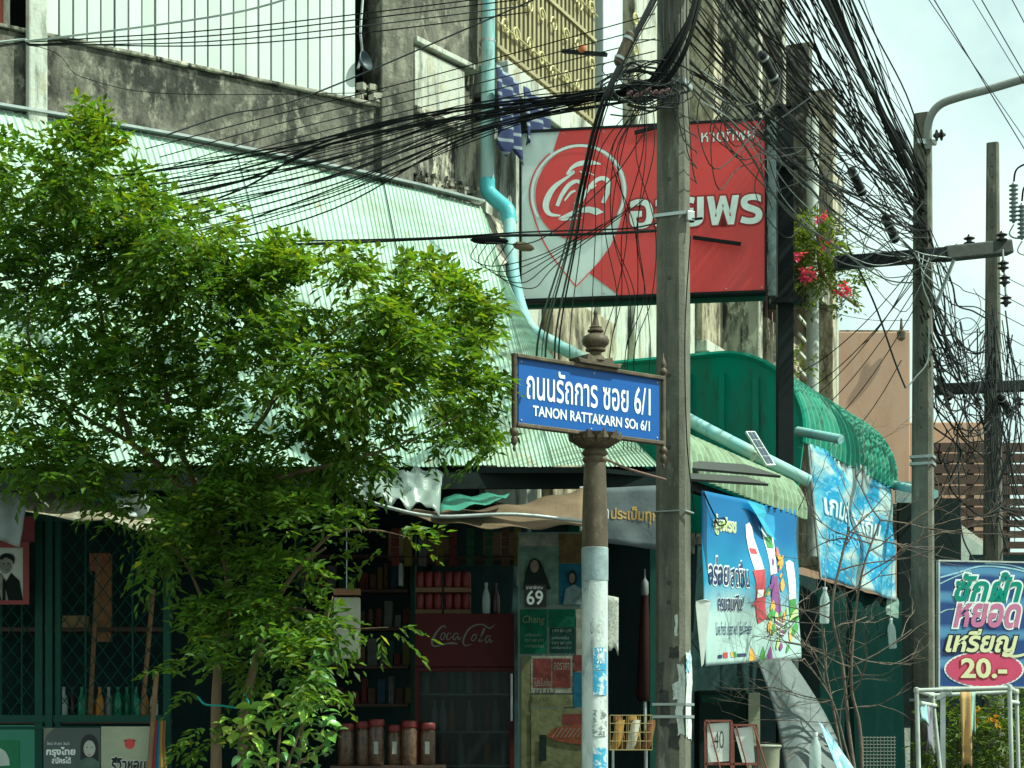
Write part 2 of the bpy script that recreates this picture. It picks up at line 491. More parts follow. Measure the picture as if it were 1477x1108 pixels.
# ------------------------------------------------------------------ ground
def sheet(name, x0, x1, y0, y1, z, m, n=1):
    mb = MB(); mb.grid(lambda x, y, l: V((x, y, z)), x0, x1, y0, y1, n, n)
    return tag(mb.build(name, m, fix=False), kind='structure')
sheet('ground', -600, 600, -200, 1500, -0.16, paving)
sheet('road', -60, 60, -12, 6.6, -0.12, asphalt)
kb = MB(); kb.par((-40, 6.6, -0.16), (46, 0, 0), (0, 0.18, 0), (0, 0, 0.165))
tag(kb.build('kerb', paving, bevel=0.02), kind='structure')
sheet('pavement', -40, 6, 6.78, 11.6, 0.0, paving)
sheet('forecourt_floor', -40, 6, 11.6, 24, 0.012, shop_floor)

# ------------------------------------------------------------------ facade planes
PA = Plane((690 - CX) / F * 16.0, 16.0, 57.4)
_s = PA.s(592)
_q = PA.at(_s, 0)
PB = Plane(_q.x, _q.y, 35.6)
_q = PB.at(PB.s(700), 0)
PC = Plane(_q.x, _q.y, 25.0)

# ------------------------------------------------------------------ corner shophouse
cs = thing('corner_shophouse', PA.at(0, 0), 'weathered concrete corner shophouse with white slatted upper wall and barred balcony', 'building')
sL, sR = PA.s(-800), PA.s(592)
zb0, zb1 = 5.96, 6.62
# ground floor and body
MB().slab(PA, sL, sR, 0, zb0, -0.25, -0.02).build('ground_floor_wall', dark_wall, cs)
MB().slab(PA, sL, sR, zb0, 9.6, -0.6, -0.32).build('upper_wall', slot_dark, cs)
band = MB().slab(PA, PA.s(-800), PA.s(556), zb0, zb1, -0.3, 0.0).build('concrete_band', conc_dark, cs, bevel=0.012)
MB().slab(PA, PA.s(-800), PA.s(556), zb1 + 0.002, zb1 + 0.03, -0.3, 0.03).build('band_coping', conc_mid, cs, bevel=0.006)
MB().slab(PA, PA.s(36), PA.s(63), zb0 - 0.1, 9.6, 0.01, 0.10).build('column', conc_light, cs, bevel=0.012)
MB().slab(PA, PA.s(546), PA.s(592), 5.6, 9.6, -0.3, 0.06).build('column', conc_dark, cs, bevel=0.012)
MB().slab(PA, sL, sR, 9.6, 9.8, -3.0, 0.3).build('roof_slab', conc_dark, cs)
# red window frame left of the column
wf = MB()
wz0, wz1 = PA.z(10, 48, -0.1), 8.6
for (a, b) in ((-60, -54), (12, 19)):
    wf.slab(PA, PA.s(a), PA.s(b), wz0, wz1, -0.16, -0.08)
wf.slab(PA, PA.s(-54), PA.s(12), wz0, wz0 + 0.05, -0.16, -0.08)
w = wf.build('window', conc_light, cs)
MB().slab(PA, PA.s(-54), PA.s(12), wz0 + 0.05, wz1, -0.14, -0.12).build('pane', pm('rusty_red_shutter', (0.28, 0.07, 0.04), 0.6), w)
# white slats
s0, s1 = PA.s(66), PA.s(514)
ns = 24
wslat = (s1 - s0) / ns
hsl = 1.9
sm = MB().par((0, 0, 0), PA.d * (wslat - 0.016), -PA.n * 0.035, (0, 0, hsl)).mesh('slat', white_paint)
for i in range(ns):
    rr = random.Random(i)
    link_mesh('slat', sm, cs, loc=PA.at(s0 + i * wslat, zb1 + 0.034 + rr.uniform(0, 0.008), 0.0 + rr.uniform(-0.006, 0.006)))
MB().slab(PA, s0 - 0.02, s1, zb1 + 0.8, zb1 + 0.86, -0.10, -0.05).build('batten', galv, cs)
MB().slab(PA, s0 - 0.02, s1, zb1 + 0.03, 9.2, -0.30, -0.12).build('slat_backing', slot_dark, cs)
# recess clutter between slats and column
MB().tube(crom([PA.pt(523, 0, -.05), PA.pt(520, 45, -.02), PA.pt(522, 75, -.05), PA.pt(516, 100, -.04)]), 0.012, 6).build('loose_pipe', galv, cs)
sat = MB().lathe([(0.008, -.02), (0.035, -.012), (0.07, 0.02), (0.085, 0.04), (0.08, 0.042), (0.06, 0.022), (0.03, 0.0), (0.008, -.008)], PA.pt(523, 90, 0.03), 20, axis=(0.8, -0.5, 0.2))
sat.build('round_pan', pm('grey_blue_plastic', (0.03, 0.05, 0.065), 0.5), cs, smooth=40)
rub = MB()
rr = random.Random(3)
for i in range(14):
    rub.box(PA.pt(516 + rr.uniform(0, 30), 132 + rr.uniform(-8, 14), -0.05 + rr.uniform(0, .08)), (rr.uniform(.03, .09), rr.uniform(.03, .07), rr.uniform(.02, .06)), rr.uniform(0, 3))
rub.build('rubble', conc_mid, cs)

# chamfered corner (plane B)
MB().slab(PB, 0, PB.s(702), 0, 5.7, -0.4, -0.06).build('ground_floor_wall', dark_wall, cs)
MB().slab(PB, 0.02, PB.s(702), 5.7, 10, -0.9, -0.5).build('corner_wall', conc_dark, cs)
zl = PB.z(640, 205)
MB().slab(PB, PB.s(597), PB.s(690), PB.z(640, 300), PB.z(640, 178), -0.5, -0.02).build('lower_wall', conc_mid, cs, bevel=0.01)
MB().slab(PB, PB.s(594), PB.s(692), PB.z(640, 76), 9.6, -0.5, 0.0).build('upper_beam', conc_dark, cs, bevel=0.01)
MB().slab(PB, PB.s(594), PB.s(688), PB.z(640, 84), PB.z(640, 76), -0.5, 0.06).build('beam_ledge', conc_light, cs, bevel=0.008)
MB().slab(PB, PB.s(596), PB.s(668), PB.z(630, 168), PB.z(630, 84) - 0.002, -0.5, 0.02).build('parapet_panel', conc_light, cs, bevel=0.008)
MB().slab(PB, PB.s(596), PB.s(672), PB.z(630, 178), PB.z(630, 168) - 0.002, -0.5, 0.05).build('parapet_ledge', conc_mid, cs, bevel=0.006)
MB().slab(PB, PB.s(671), PB.s(699), 5.6, 9.6, -0.5, -0.12).build('corner_post', conc_dark, cs)
rr = random.Random(8)
for i in range(60):     # broken render along the roof line
    px = rr.uniform(575, 690); t = (px - 575) / 115
    MB().box(PB.pt(max(px, 598), 250 + 38 * t + rr.uniform(-16, 6), rr.uniform(-0.02, 0.03)), (rr.uniform(.02, .07), rr.uniform(.02, .05), rr.uniform(.015, .04)), rr.uniform(0, 3)).build('render_chunk', conc_mid, cs)

# street side (plane C) of the corner house
sC1 = PC.s(1002)
zbal = PC.z(720, 105)
MB().slab(PC, 0, sC1, 0, 3.4, -0.5, -0.1).build('street_ground_wall', dark_wall, cs)
MB().slab(PC, 0, sC1, 3.4, zbal - 0.4, -0.5, 0.0).build('street_wall', conc_light, cs)
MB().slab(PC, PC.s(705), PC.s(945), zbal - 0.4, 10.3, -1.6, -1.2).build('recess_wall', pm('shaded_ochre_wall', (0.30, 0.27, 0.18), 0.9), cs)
MB().slab(PC, PC.s(702), PC.s(892), zbal - 0.26, zbal, -1.2, 0.22).build('balcony_slab', conc_light, cs, bevel=0.012)
MB().slab(PC, PC.s(702), PC.s(892), zbal - 0.30, zbal - 0.262, -1.2, 0.16).build('balcony_slab_edge', conc_dark, cs)
MB().slab(PC, PC.s(858), PC.s(886), zbal + 0.002, 10.3, -0.6, 0.10).build('column', pm('pale_blue_white_paint', (0.60, 0.68, 0.66), 0.6, var=0.08), cs, bevel=0.012)
MB().slab(PC, PC.s(858), PC.s(886), 3.4, zbal - 0.31, -0.1, 0.07).build('lower_column', conc_light, cs, bevel=0.012)
MB().slab(PC, PC.s(906), PC.s(940), 3.4, 10.3, -0.6, 0.08).build('column', conc_light, cs, bevel=0.012)
MB().slab(PC, PC.s(702), sC1, 10.3, 10.6, -3.0, 0.25).build('roof_slab', conc_dark, cs)
# barred balcony: vertical flat bars, horizontal rails, scrollwork
gs0, gs1 = PC.s(713, .12), PC.s(857, .12)
nrod = 24
ochre = pm('ochre_painted_bar', (0.36, 0.31, 0.17), 0.55, var=0.15, vs=6, rand=0.12)
cream = pm('cream_scroll_iron', (0.62, 0.55, 0.28), 0.5, var=0.1)
rm = MB().par((0, 0, 0), PC.d * 0.045, PC.n * 0.03, (0, 0, 2.6)).mesh('bar', ochre)
for i in range(nrod):
    link_mesh('bar', rm, cs, loc=PC.at(gs0 + (gs1 - gs0) * (i + .5) / nrod, zbal + 0.004, 0.10))
MB().slab(PC, gs0, gs1, zbal + 0.004, 9.8, -0.25, -0.2).build('bar_backing', pm('dark_ochre_shutter', (0.10, 0.085, 0.05), 0.8), cs)
for zz in (zbal + 0.10, zbal + 0.95, zbal + 1.8):
    MB().slab(PC, gs0, gs1, zz, zz + 0.035, 0.132, 0.15).build('rail', ochre, cs)
SG = lambda x, y, l=0.0: PC.at(x, y, 0.16 + l)
def scroll(sx, zz, r, flip):
    pts = []
    for k in range(15):
        a = k / 14 * 3.6 * math.pi / 1.6
        rad = r * (1 - 0.055 * k)
        pts.append(PC.at(sx + flip * rad * math.cos(a), zz + rad * math.sin(a), 0.16))
    return MB().tube(pts, 0.010, 5)
for i, (fx, fz) in enumerate([(x, z) for z in (0.30, 0.72, 1.2, 1.62) for x in (0.06, .17, .29, .41, .53, .66, .79, .92)]):
    rr = random.Random(i)
    scroll(gs0 + (gs1 - gs0) * (fx + rr.uniform(-.01, .01)), zbal + fz + rr.uniform(-.05, .05), 0.085, 1 if i % 2 else -1).build('scroll', cream, cs)
for zz in (0.32, 1.22):
    MB().tube([PC.at(gs0, zbal + zz, .16), PC.at(gs1, zbal + zz, .16)], 0.010, 5).build('scroll_rail', cream, cs)
# narrow arched screen between the two columns
for i in range(4):
    link_mesh('bar', rm, cs, loc=PC.at(PC.s(889) + 0.10 * i, zbal + 0.004, -0.10))
for k in range(5):
    scroll(PC.s(897), zbal + .25 + .33 * k, 0.09, 1).build('scroll', cream, cs)
# hanging strut with orange knob in front of the balcony
# soffit piece beside the awning end
MB().add([P(668, 292, 16.1), P(735, 330, 16.6), P(742, 372, 16.4), P(722, 385, 15.6)], [(0, 1, 2, 3)]).build('eave_soffit', conc_mid, cs, solid=0.05)
# under the billboard: beige wall box
MB().slab(PC, PC.s(782), PC.s(872), 3.4, PC.z(800, 425, .05), 0.002, 0.12).build('wall_box', beige, cs, bevel=0.01)

# clothes drying below the balcony slab
stripe = bpy.data.materials.new('blue_white_striped_cloth'); stripe.use_nodes = True
_n, _l = stripe.node_tree.nodes, stripe.node_tree.links
_tc0 = _n.new('ShaderNodeTexCoord'); _w = _n.new('ShaderNodeTexWave'); _w.bands_direction = 'Z'; _w.inputs['Scale'].default_value = 2.6; _w.inputs['Distortion'].default_value = 0.0
_r = _n.new('ShaderNodeValToRGB'); _r.color_ramp.elements[0].color = (0.012, 0.022, 0.09, 1); _r.color_ramp.elements[0].position = .80; _r.color_ramp.elements[1].color = (0.22, 0.26, 0.30, 1); _r.color_ramp.elements[1].position = .93
_l.new(_tc0.outputs['Object'], _w.inputs['Vector']); _l.new(_w.outputs['Color'], _r.inputs['Fac']); _l.new(_r.outputs['Color'], _n['Principled BSDF'].inputs['Base Color'])
_n['Principled BSDF'].inputs['Roughness'].default_value = 0.85
def hung(name, a, b, drop, m, label, cat, folds=3, amp=0.05, jag=0.1, nx=24, ny=10, group=None):
    a, b = V(a), V(b)
    d = b - a; n = d.cross(V((0, 0, 1))).normalized()
    def S(x, y, l=0.0):
        w = math.sin(x * folds * 2 * math.pi + y * 1.3) * amp * (0.3 + 0.7 * y)
        dr = drop * y * (1 - jag * abs(math.sin(x * 5.3 + 1)))
        return a + d * x + V((0, 0, -dr)) + n * (w + l)
    o = MB().grid(S, 0, 1, 0, 1, nx, ny).build(name, m, smooth=60, solid=0.006)
    return tag(o, label, cat, group)
hung('striped_cloth', PC.at(PC.s(716, .3), zbal - 0.20, 0.30), PC.at(PC.s(748, .3), zbal - 0.20, 0.30), 0.78, stripe, 'dark blue striped cloth hanging nearest the pale blue drainpipe', 'cloth', 2, .05, .25)
hung('striped_cloth', PC.at(PC.s(752, .3), zbal - 0.22, 0.32), PC.at(PC.s(790, .3), zbal - 0.22, 0.32), 0.72, stripe, 'dark blue striped cloth hanging just above the red billboard corner', 'cloth', 2, .06, .3)

# ------------------------------------------------------------------ pale blue drainpipe
dp = thing('drainpipe', PB.at(PB.s(700), 0, .1), 'pale blue plastic drainpipe running down the corner and along the awning hip', 'pipe')
p_dn = [P(705, -140, 16.35), P(703, 262, 16.3)]
MB().tube(p_dn, 0.062, 14).build('straight_pipe', pvc_blue, dp, smooth=50)
MB().tube(crom([P(703, 258, 16.3), P(704, 275, 16.3), P(712, 285, 16.28), P(726, 297, 16.25), P(733, 306, 16.22), P(735, 322, 16.2)], 5), 0.069, 14).build('elbow', pvc_joint, dp, smooth=50)
MB().tube([P(735, 318, 16.2), P(737, 372, 16.0)], 0.060, 14).build('straight_pipe', pvc_blue, dp, smooth=50)
MB().tube(crom([P(737, 368, 16.0), P(741, 405, 15.9), P(752, 450, 15.8), P(768, 478, 15.7), P(800, 497, 15.75)], 6), 0.062, 14).build('curved_pipe', pvc_blue, dp, smooth=50)
MB().tube(crom([P(796, 495, 15.75), P(850, 523, 15.9), P(1000, 609, 16.1), P(1166, 694, 16.35)], 6), 0.058, 14).build('hip_pipe', pvc_blue, dp, smooth=50)
for py in (60, 190):
    c = P(704, py, 16.33)
    MB().tube([c - V((0, 0, .012)), c + V((0, 0, .012))], 0.068, 14).build('pipe_clip', galv, dp, smooth=50)

# ------------------------------------------------------------------ main mint awning
def ruled(name, tops, eaves, n, ribs_per, m, parent, amp=0.012, ny=4, sag=0.0, curl=None):
    """corrugated sheets between a top edge and an eave (matching polylines); each sheet is a part"""
    def line(pts, t):
        seg = t * (len(pts) - 1); i = min(int(seg), len(pts) - 2)
        return V(pts[i]).lerp(V(pts[i + 1]), seg - i)
    for k in range(n):
        vs, fs = [], []
        m_ = ribs_per * 5
        rr = random.Random(k + 91)
        lift0 = (0.012 if k % 2 else 0.0) + rr.uniform(0, 0.01)
        for j in range(ny + 1):
            for i in range(m_ + 1):
                t = (k + i / m_) / n
                a, b = line(tops, t), line(eaves, t)
                e = j / ny * (1 + rr.uniform(0, 0.0) )
                p = a.lerp(b, e)
                dn = (b - a).normalized()
                t2 = min(1, t + 0.01); t1 = max(0, t - .01)
                al = (line(eaves, t2) - line(eaves, t1)).normalized() * e + (line(tops, t2) - line(tops, t1)).normalized() * (1 - e)
                nn = al.cross(dn)
                if nn.z < 0: nn = -nn
                nn.normalize()
                h = amp if i % 5 == 0 else 0.0
                p = p + nn * (h + lift0) + V((0, 0, -sag * math.sin(e * math.pi)))
                vs.append(p)
        for j in range(ny):
            for i in range(m_):
                a0 = j * (m_ + 1) + i
                fs.append((a0, a0 + 1, a0 + m_ + 2, a0 + m_ + 1))
        MB().add(vs, fs).build('roof_sheet', m, parent, fix=False)
ma = thing('corrugated_awning', P(430, 672, 11.9), 'large mint green corrugated awning roof over the shop front', 'awning')
ztop = zb0 - 0.02
tops = [PA.at(PA.s(px), ztop + dz, 0.03) for px, dz in ((-800, 0), (-220, .02), (-50, .03), (120, .05), (260, .06), (400, .05), (520, .04), (600, .02), (690, -.02))] + [P(724, 400, 15.2), P(775, 505, 14.3)]
eaves = [P(px, 674, Y) for px, Y in ((-640, 10.5), (-10, 11.1), (150, 11.3), (290, 11.5), (400, 11.7), (505, 11.9), (600, 12.1), (690, 12.3), (785, 12.45), (860, 12.55), (950, 12.7))]
ruled('roof', tops, eaves, 11, 13, roof_mint, ma, amp=0.012)
gut = MB()
for i in range(len(eaves) - 1):
    gut.bar(eaves[i] + V((0, 0.03, -0.09)), eaves[i + 1] + V((0, 0.03, -0.09)), 0.05, 0.11)
gut.build('eave_beam', dark_ceiling, ma)
fl = MB()
for i in range(8):
    fl.bar(tops[i] + V((0.02, -0.03, 0.03)), tops[i + 1] + V((0.02, -0.03, 0.03)), 0.10, 0.02)
fl.build('wall_flashing', galv, ma)
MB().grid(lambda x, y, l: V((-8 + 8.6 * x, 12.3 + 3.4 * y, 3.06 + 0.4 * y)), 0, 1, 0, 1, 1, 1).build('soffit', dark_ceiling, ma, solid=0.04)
MB().add([V((.605, 12.45, 3.08)), V((1.06, 12.75, 3.08)), V((1.28, 13.35, 3.08)), V((1.0, 13.9, 3.3)), V((.605, 14.6, 3.4))], [(0, 1, 2, 3, 4)]).build('sun_blocker', dark_ceiling, ma, solid=0.03)  # added panel hidden behind the eave, keeps direct sun off the cooler

# street-side awning with rolled eave
sa = thing('rolled_awning', V((2.0, 14.9, 0)), 'faded lime corrugated awning with a rolled edge above the juice banner', 'awning')
e0 = P(962, 700, 13.1); eD = PC.d; eL = (P(1166, 748, 16.3) - e0).length
e0.z = 3.16
nrm = PC.n
def prof(t):
    """cross-section: t 0 at the wall, 1 at the rolled lip"""
    if t < 0.72:
        q = t / 0.72
        return (-2.5 + 2.25 * q, 0.42 + 1.15 * (1 - q) ** 1.0)
    a = (t - 0.72) / 0.28 * R(100)
    return (-0.25 + 0.30 * math.sin(a), 0.42 - 0.34 * (1 - math.cos(a)) - 0.0)
NR = 6
for k in range(4):
    vs, fs = [], []
    m_ = NR * 4; ny = 22
    for j in range(ny + 1):
        o1, z1 = prof(j / ny); o2, z2 = prof(min(1, j / ny + .01)); o3, z3 = prof(max(0, j / ny - .01))
        tn = V((o2 - o3, z2 - z3)).normalized()
        for i in range(m_ + 1):
            s = (k + i / m_) / 4 * eL
            h = 0.020 if (i % 4) in (1, 2) else -0.020
            p = e0 + eD * s + nrm * (o1 - tn.y * h * 1) + V((0, 0, z1 + tn.x * h))
            vs.append(p)
    for j in range(ny):
        for i in range(m_):
            a0 = j * (m_ + 1) + i
            fs.append((a0, a0 + 1, a0 + m_ + 2, a0 + m_ + 1))
    MB().add(vs, fs).build('roof_sheet', roof_lime, sa, fix=False)
bm_ = MB(); bm_.bar(e0 + nrm * -0.1 + V((0, 0, .0)), e0 + eD * eL + nrm * -0.1, 0.06, 0.08); bm_.build('eave_beam', black_steel, sa)
for s in (0.05, eL - 0.05):
    q = e0 + eD * s + nrm * -0.12
    MB().par((q.x - .03, q.y - .03, 0), (.06, 0, 0), (0, .06, 0), (0, 0, q.z)).build('post', green_paint, sa)
# two loose sheets lying on the rolled awning
ls = MB().prism([(0, 0), (0.62, 0.02), (0.46, 0.13), (0.0, 0.10)], frame(P(990, 694, 13.0), (1, .18, -.05), (-.1, .8, .5)), 0.02)
tag(ls.build('loose_sheet', pm('dull_grey_sheet', (0.055, 0.06, 0.055), 0.8)), 'lower dark grey sheet lying on the lime awning', 'sheet')
ls = MB().prism([(0, 0), (0.72, 0.0), (0.48, 0.16), (0.0, 0.14)], frame(P(992, 678, 13.4), (1, .18, -.06), (-.1, .8, .5)), 0.02)
tag(ls.build('loose_sheet', MATS['dull_grey_sheet']), 'upper dark grey sheet lying on the lime awning', 'sheet')
# solar lamp panel clamped to the hip pipe
sp = thing('solar_panel', P(1100, 660, 16.0), 'small tilted solar panel clamped on the pale blue pipe', 'solar panel')
fS = frame(P(1076, 622, 16.0), P(1106, 671, 15.8) - P(1076, 622, 16.0), P(1093, 622, 16.1) - P(1076, 622, 16.0))
lw, lh = (P(1106, 671, 15.8) - P(1076, 622, 16.0)).length, 0.12
MB().prism([(0, 0), (lw, 0), (lw, lh), (0, lh)], fS, -0.02).build('frame', galv, sp)
cellm = pm('solar_cell', (0.05, 0.07, 0.10), 0.2, var=.2)
for i in range(4):
    for j in range(2):
        x0, y0 = 0.012 + i * (lw - .02) / 4, 0.012 + j * (lh - .02) / 2
        put_poly([(x0, y0), (x0 + (lw - .02) / 4 - .008, y0), (x0 + (lw - .02) / 4 - .008, y0 + (lh - .02) / 2 - .008), (x0, y0 + (lh - .02) / 2 - .008)], fS, cellm, sp, 'cell', 0.003)
MB().tube([P(1090, 652, 16.05), P(1082, 668, 16.1), P(1075, 674, 16.1)], 0.016, 8).build('bracket', pvc_grey, sp)

# ------------------------------------------------------------------ green barrel awning with closed end
ga = thing('barrel_awning', V((2.4, 18.5, 0)), 'bright green ribbed barrel awning with a flat panelled green end', 'awning')
g0 = P(1160, 628, 17.5); gL = 3.9
g0.z = 4.14
def gprof(t):
    if t < 0.5:
        return (-2.6 + 1.75 * t / 0.5, 0.86)
    a = (t - 0.5) / 0.5 * R(98)
    return (-0.85 + 0.86 * math.sin(a), 0.86 - 0.82 * (1 - math.cos(a)))
for k in range(5):
    vs, fs = [], []
    m_ = 4 * 4; ny = 26
    for j in range(ny + 1):
        o1, z1 = gprof(j / ny); o2, z2 = gprof(min(1, j / ny + .01)); o3, z3 = gprof(max(0, j / ny - .01))
        tn = V((o2 - o3, z2 - z3)).normalized()
        for i in range(m_ + 1):
            s = (k + i / m_) / 5 * gL
            h = 0.032 if (i % 4) in (1, 2) else -0.032
            vs.append(g0 + eD * s + nrm * (o1 - tn.y * h) + V((0, 0, z1 + tn.x * h)))
    for j in range(ny):
        for i in range(m_):
            a0 = j * (m_ + 1) + i
            fs.append((a0, a0 + 1, a0 + m_ + 2, a0 + m_ + 1))
    MB().add(vs, fs).build('roof_sheet', green_roof, ga, fix=False)
def gend(x, y, l=0.0):
    return g0 + nrm * x + V((0, 0, y)) - eD * l
outl = [(-2.6, -0.9)] + [gprof(t / 20) for t in range(21)] + [(0.0, -0.05), (-0.10, -0.9)]
MB().prism(outl, gend, 0.03).build('end_panel', green_steel, ga)
for x in (-2.2, -1.9, -1.55, -1.2, -0.85, -0.5, -0.2):
    zt = 0.80 if x < -0.85 else 0.86 - 0.82 * (1 - math.cos(math.asin(min(1, (x + .85) / .86)))) - 0.08
    MB().par(gend(x, -0.9, 0.032), nrm * 0.06, V((0, 0, zt - 0.12 + 0.9)), -eD * 0.04).build('batten', green_steel, ga)
vs = []
edge = MB().tube([gend(*gprof(t / 24), l=0.03) for t in range(25)], 0.03, 6); edge.build('edge_trim', green_steel, ga)
for nm, a, b in (('gutter_pipe', P(1150, 622, 17.4), P(1213, 634, 17.0)), ('gutter_pipe', P(1288, 699, 20.9), P(1349, 713, 20.2))):
    MB().tube([a, b], 0.045 if a.y < 19 else 0.05, 12).build(nm, pvc_blue, ga, smooth=50)
for s, w_ in ((0.02, .06), (gL - .1, .09)):
    q = g0 + eD * s + nrm * -0.10
    MB().par((q.x - w_ / 2, q.y - .04, 0), (w_, 0, 0), (0, .08, 0), (0, 0, q.z)).build('post', pm('grey_green_post_%d' % (s > 1), (0.13, 0.16, 0.14), 0.6), ga)
MB().bar(g0 + nrm * -0.05, g0 + eD * gL + nrm * -0.05, 0.05, 0.10).build('eave_beam', green_paint, ga)

# ------------------------------------------------------------------ row house further along the street
rh = thing('row_house', PC.at(PC.s(1100), 0), 'streaked beige row house with balconies and parapet fins beyond the billboard', 'building')
r0, r1 = sC1 + 0.02, PC.s(1212)
MB().slab(PC, r0, r1, 0, 10.2, -4.0, -1.5).build('recessed_wall', pm('shaded_brown_wall', (0.17, 0.13, 0.085), 0.9, dirt=((.05, .04, .03), .55, 2, 4, .1)), rh)
MB().slab(PC, r0, r1, 0, 3.6, -1.5, -0.3).build('ground_floor_wall', dark_wall, rh)
zb2 = PC.z(1003, 482, .1)
for (a, b) in ((1004, 1076), (1098, 1160)):
    MB().slab(PC, PC.s(a), PC.s(b), zb2, zb2 + 0.82, -0.15, 0.08).build('balcony_wall', beige, rh, bevel=0.01)
    MB().slab(PC, PC.s(a), PC.s(b), zb2 - 0.14, zb2 - 0.002, -1.5, 0.14).build('balcony_ledge', conc_light, rh, bevel=0.01)
    for k in range(9):
        s_ = PC.s(a) + (PC.s(b) - PC.s(a)) * (k + .5) / 9
        MB().slab(PC, s_ - .015, s_ + .015, zb2 + 0.822, zb2 + 1.35, -0.05, -0.02).build('railing_bar', galv if a < 1050 else pm('mauve_bar_%d' % k, (0.28, 0.17, 0.19), 0.6), rh)
    MB().slab(PC, PC.s(a), PC.s(b), zb2 + 1.352, zb2 + 1.40, -0.07, 0.0).build('handrail', galv, rh)
zb3 = PC.z(1003, 138, .1)
MB().slab(PC, r0, PC.s(1100), zb3, zb3 + 0.95, -0.15, 0.10).build('balcony_wall', beige, rh, bevel=0.01)
MB().slab(PC, PC.s(1102), r1, zb3 + .1, zb3 + 0.95, -0.15, 0.06).build('balcony_wall', conc_mid, rh, bevel=0.01)
MB().slab(PC, r0, r1, zb3 - 0.12, zb3 - 0.002, -1.5, 0.02).build('balcony_ledge', conc_dark, rh, bevel=0.01)
zr = PC.z(1110, 66)
for i, (px, dz, m) in enumerate(((1036, -.1, beige), (1100, 0.0, conc_mid), (1134, .12, conc_mid), (1172, -.02, conc_dark), (1206, -.25, beige))):
    s_ = PC.s(px, .55) - .16
    MB().slab(PC, s_, s_ + 0.16, 3.6 if i in (1, 4) else 7.0, zr + dz, -1.5, 0.55).build('parapet_fin', m, rh, bevel=0.012)
MB().slab(PC, r0, r1, 10.2, 10.35, -4.0, -0.2).build('roof_slab', conc_dark, rh)
MB().slab(PC, PC.s(1082) - .02, PC.s(1082) + .2, 3.6, 8.8, -1.5, 0.12).build('column', conc_mid, rh, bevel=.01)
for k in range(6):
    s_ = PC.s(1098) + (PC.s(1160) - PC.s(1098)) * (k + .3) / 6
    MB().slab(PC, s_, s_ + .28, zb2 + .85, zb3 - .3, -1.3, -1.25).build('shutter', pm('mauve_shutter_%d' % k, (0.20 + .02 * (k % 3), 0.13, 0.14), .7), rh)
lv = MB()
for k in range(9):
    zz = zb2 - 0.5 + k * 0.24
    MB().par(PC.at(PC.s(1150, .3), zz, 0.30), PC.d * 0.9 + V((0, 0, -.12)), V((0, 0, 0.035)), PC.n * 0.03).build('louvre', conc_light, rh)
MB().tube([PC.at(PC.s(1172, .62), 3.6, .62), PC.at(PC.s(1172, .62), 9.5, .62)], 0.085, 12).build('drain_pipe', pvc_grey, rh, smooth=50)
MB().tube([PC.at(PC.s(1205, .4), 3.6, .4), PC.at(PC.s(1205, .4), 7.3, .4)], 0.045, 10).build('drain_pipe', conc_light, rh, smooth=50)
MB().slab(PC, PC.s(1182, .5), PC.s(1208, .5), PC.z(1190, 480), PC.z(1190, 440), 0.1, 0.5).build('planter_box', conc_mid, rh, bevel=.01)
MB().slab(PC, PC.s(1180, .3), PC.s(1205, .3), 3.6, PC.z(1190, 482), 0.05, 0.3).build('stair_tower', beige, rh, bevel=.01)

# ------------------------------------------------------------------ tan building, slatted house, tiled lean-to
tb = thing('tan_building', P(1255, 1050, 40), 'plain tan rendered building behind the row house', 'building')
q0, q1 = P(1150, 482, 40), P(1313, 478, 40)
MB().par((q0.x, 40, 0), (q1.x - q0.x, 0, 0), (0, 9, 0), (0, 0, q1.z)).build('tall_wall', tanwall, tb, bevel=.03)
q2 = P(1430, 602, 40)
MB().par((q1.x + .01, 40.6, 0), (q2.x - q1.x, 0, 0), (0, 7, 0), (0, 0, q2.z)).build('low_wing', tanwall, tb, bevel=.03)
MB().par((q0.x + .02, 40.02, q1.z + .002), (q1.x - q0.x - .04, 0, 0), (0, 8.9, 0), (0, 0, .03)).build('roof_edge', conc_mid, tb)
lampc = P(1300, 492, 39.8)
MB().lathe([(.02, 0), (.09, .05), (.10, .2), (.04, .26), (.02, .5)], lampc, 10).build('wall_lamp', bronze, tb)

sh = thing('slatted_house', P(1410, 1050, 30), 'dark brown slatted wall with daylight between the boards behind the poles', 'building')
Y = 30
for k in range(15):
    py = 640 + k * 15.5
    a, b = P(1342, py, Y), P(1500, py, Y)
    MB().par((a.x, Y, a.z - 0.135), (b.x - a.x, 0, 0), (0, .05, 0), (0, 0, 0.15 if k not in (7, 8, 9, 10, 5) else 0.115)).build('board', brown_wood, sh)
for px in (1350, 1396, 1448, 1495):
    a = P(px, 640, Y)
    MB().par((a.x, Y + .06, 0), (.12, 0, 0), (0, .1, 0), (0, 0, a.z)).build('post', brown_wood, sh)
a, b = P(1342, 860, Y), P(1520, 860, Y)
MB().par((a.x, Y + .1, 0), (b.x - a.x, 0, 0), (0, .1, 0), (0, 0, a.z)).build('lower_wall', dark_wall, sh)

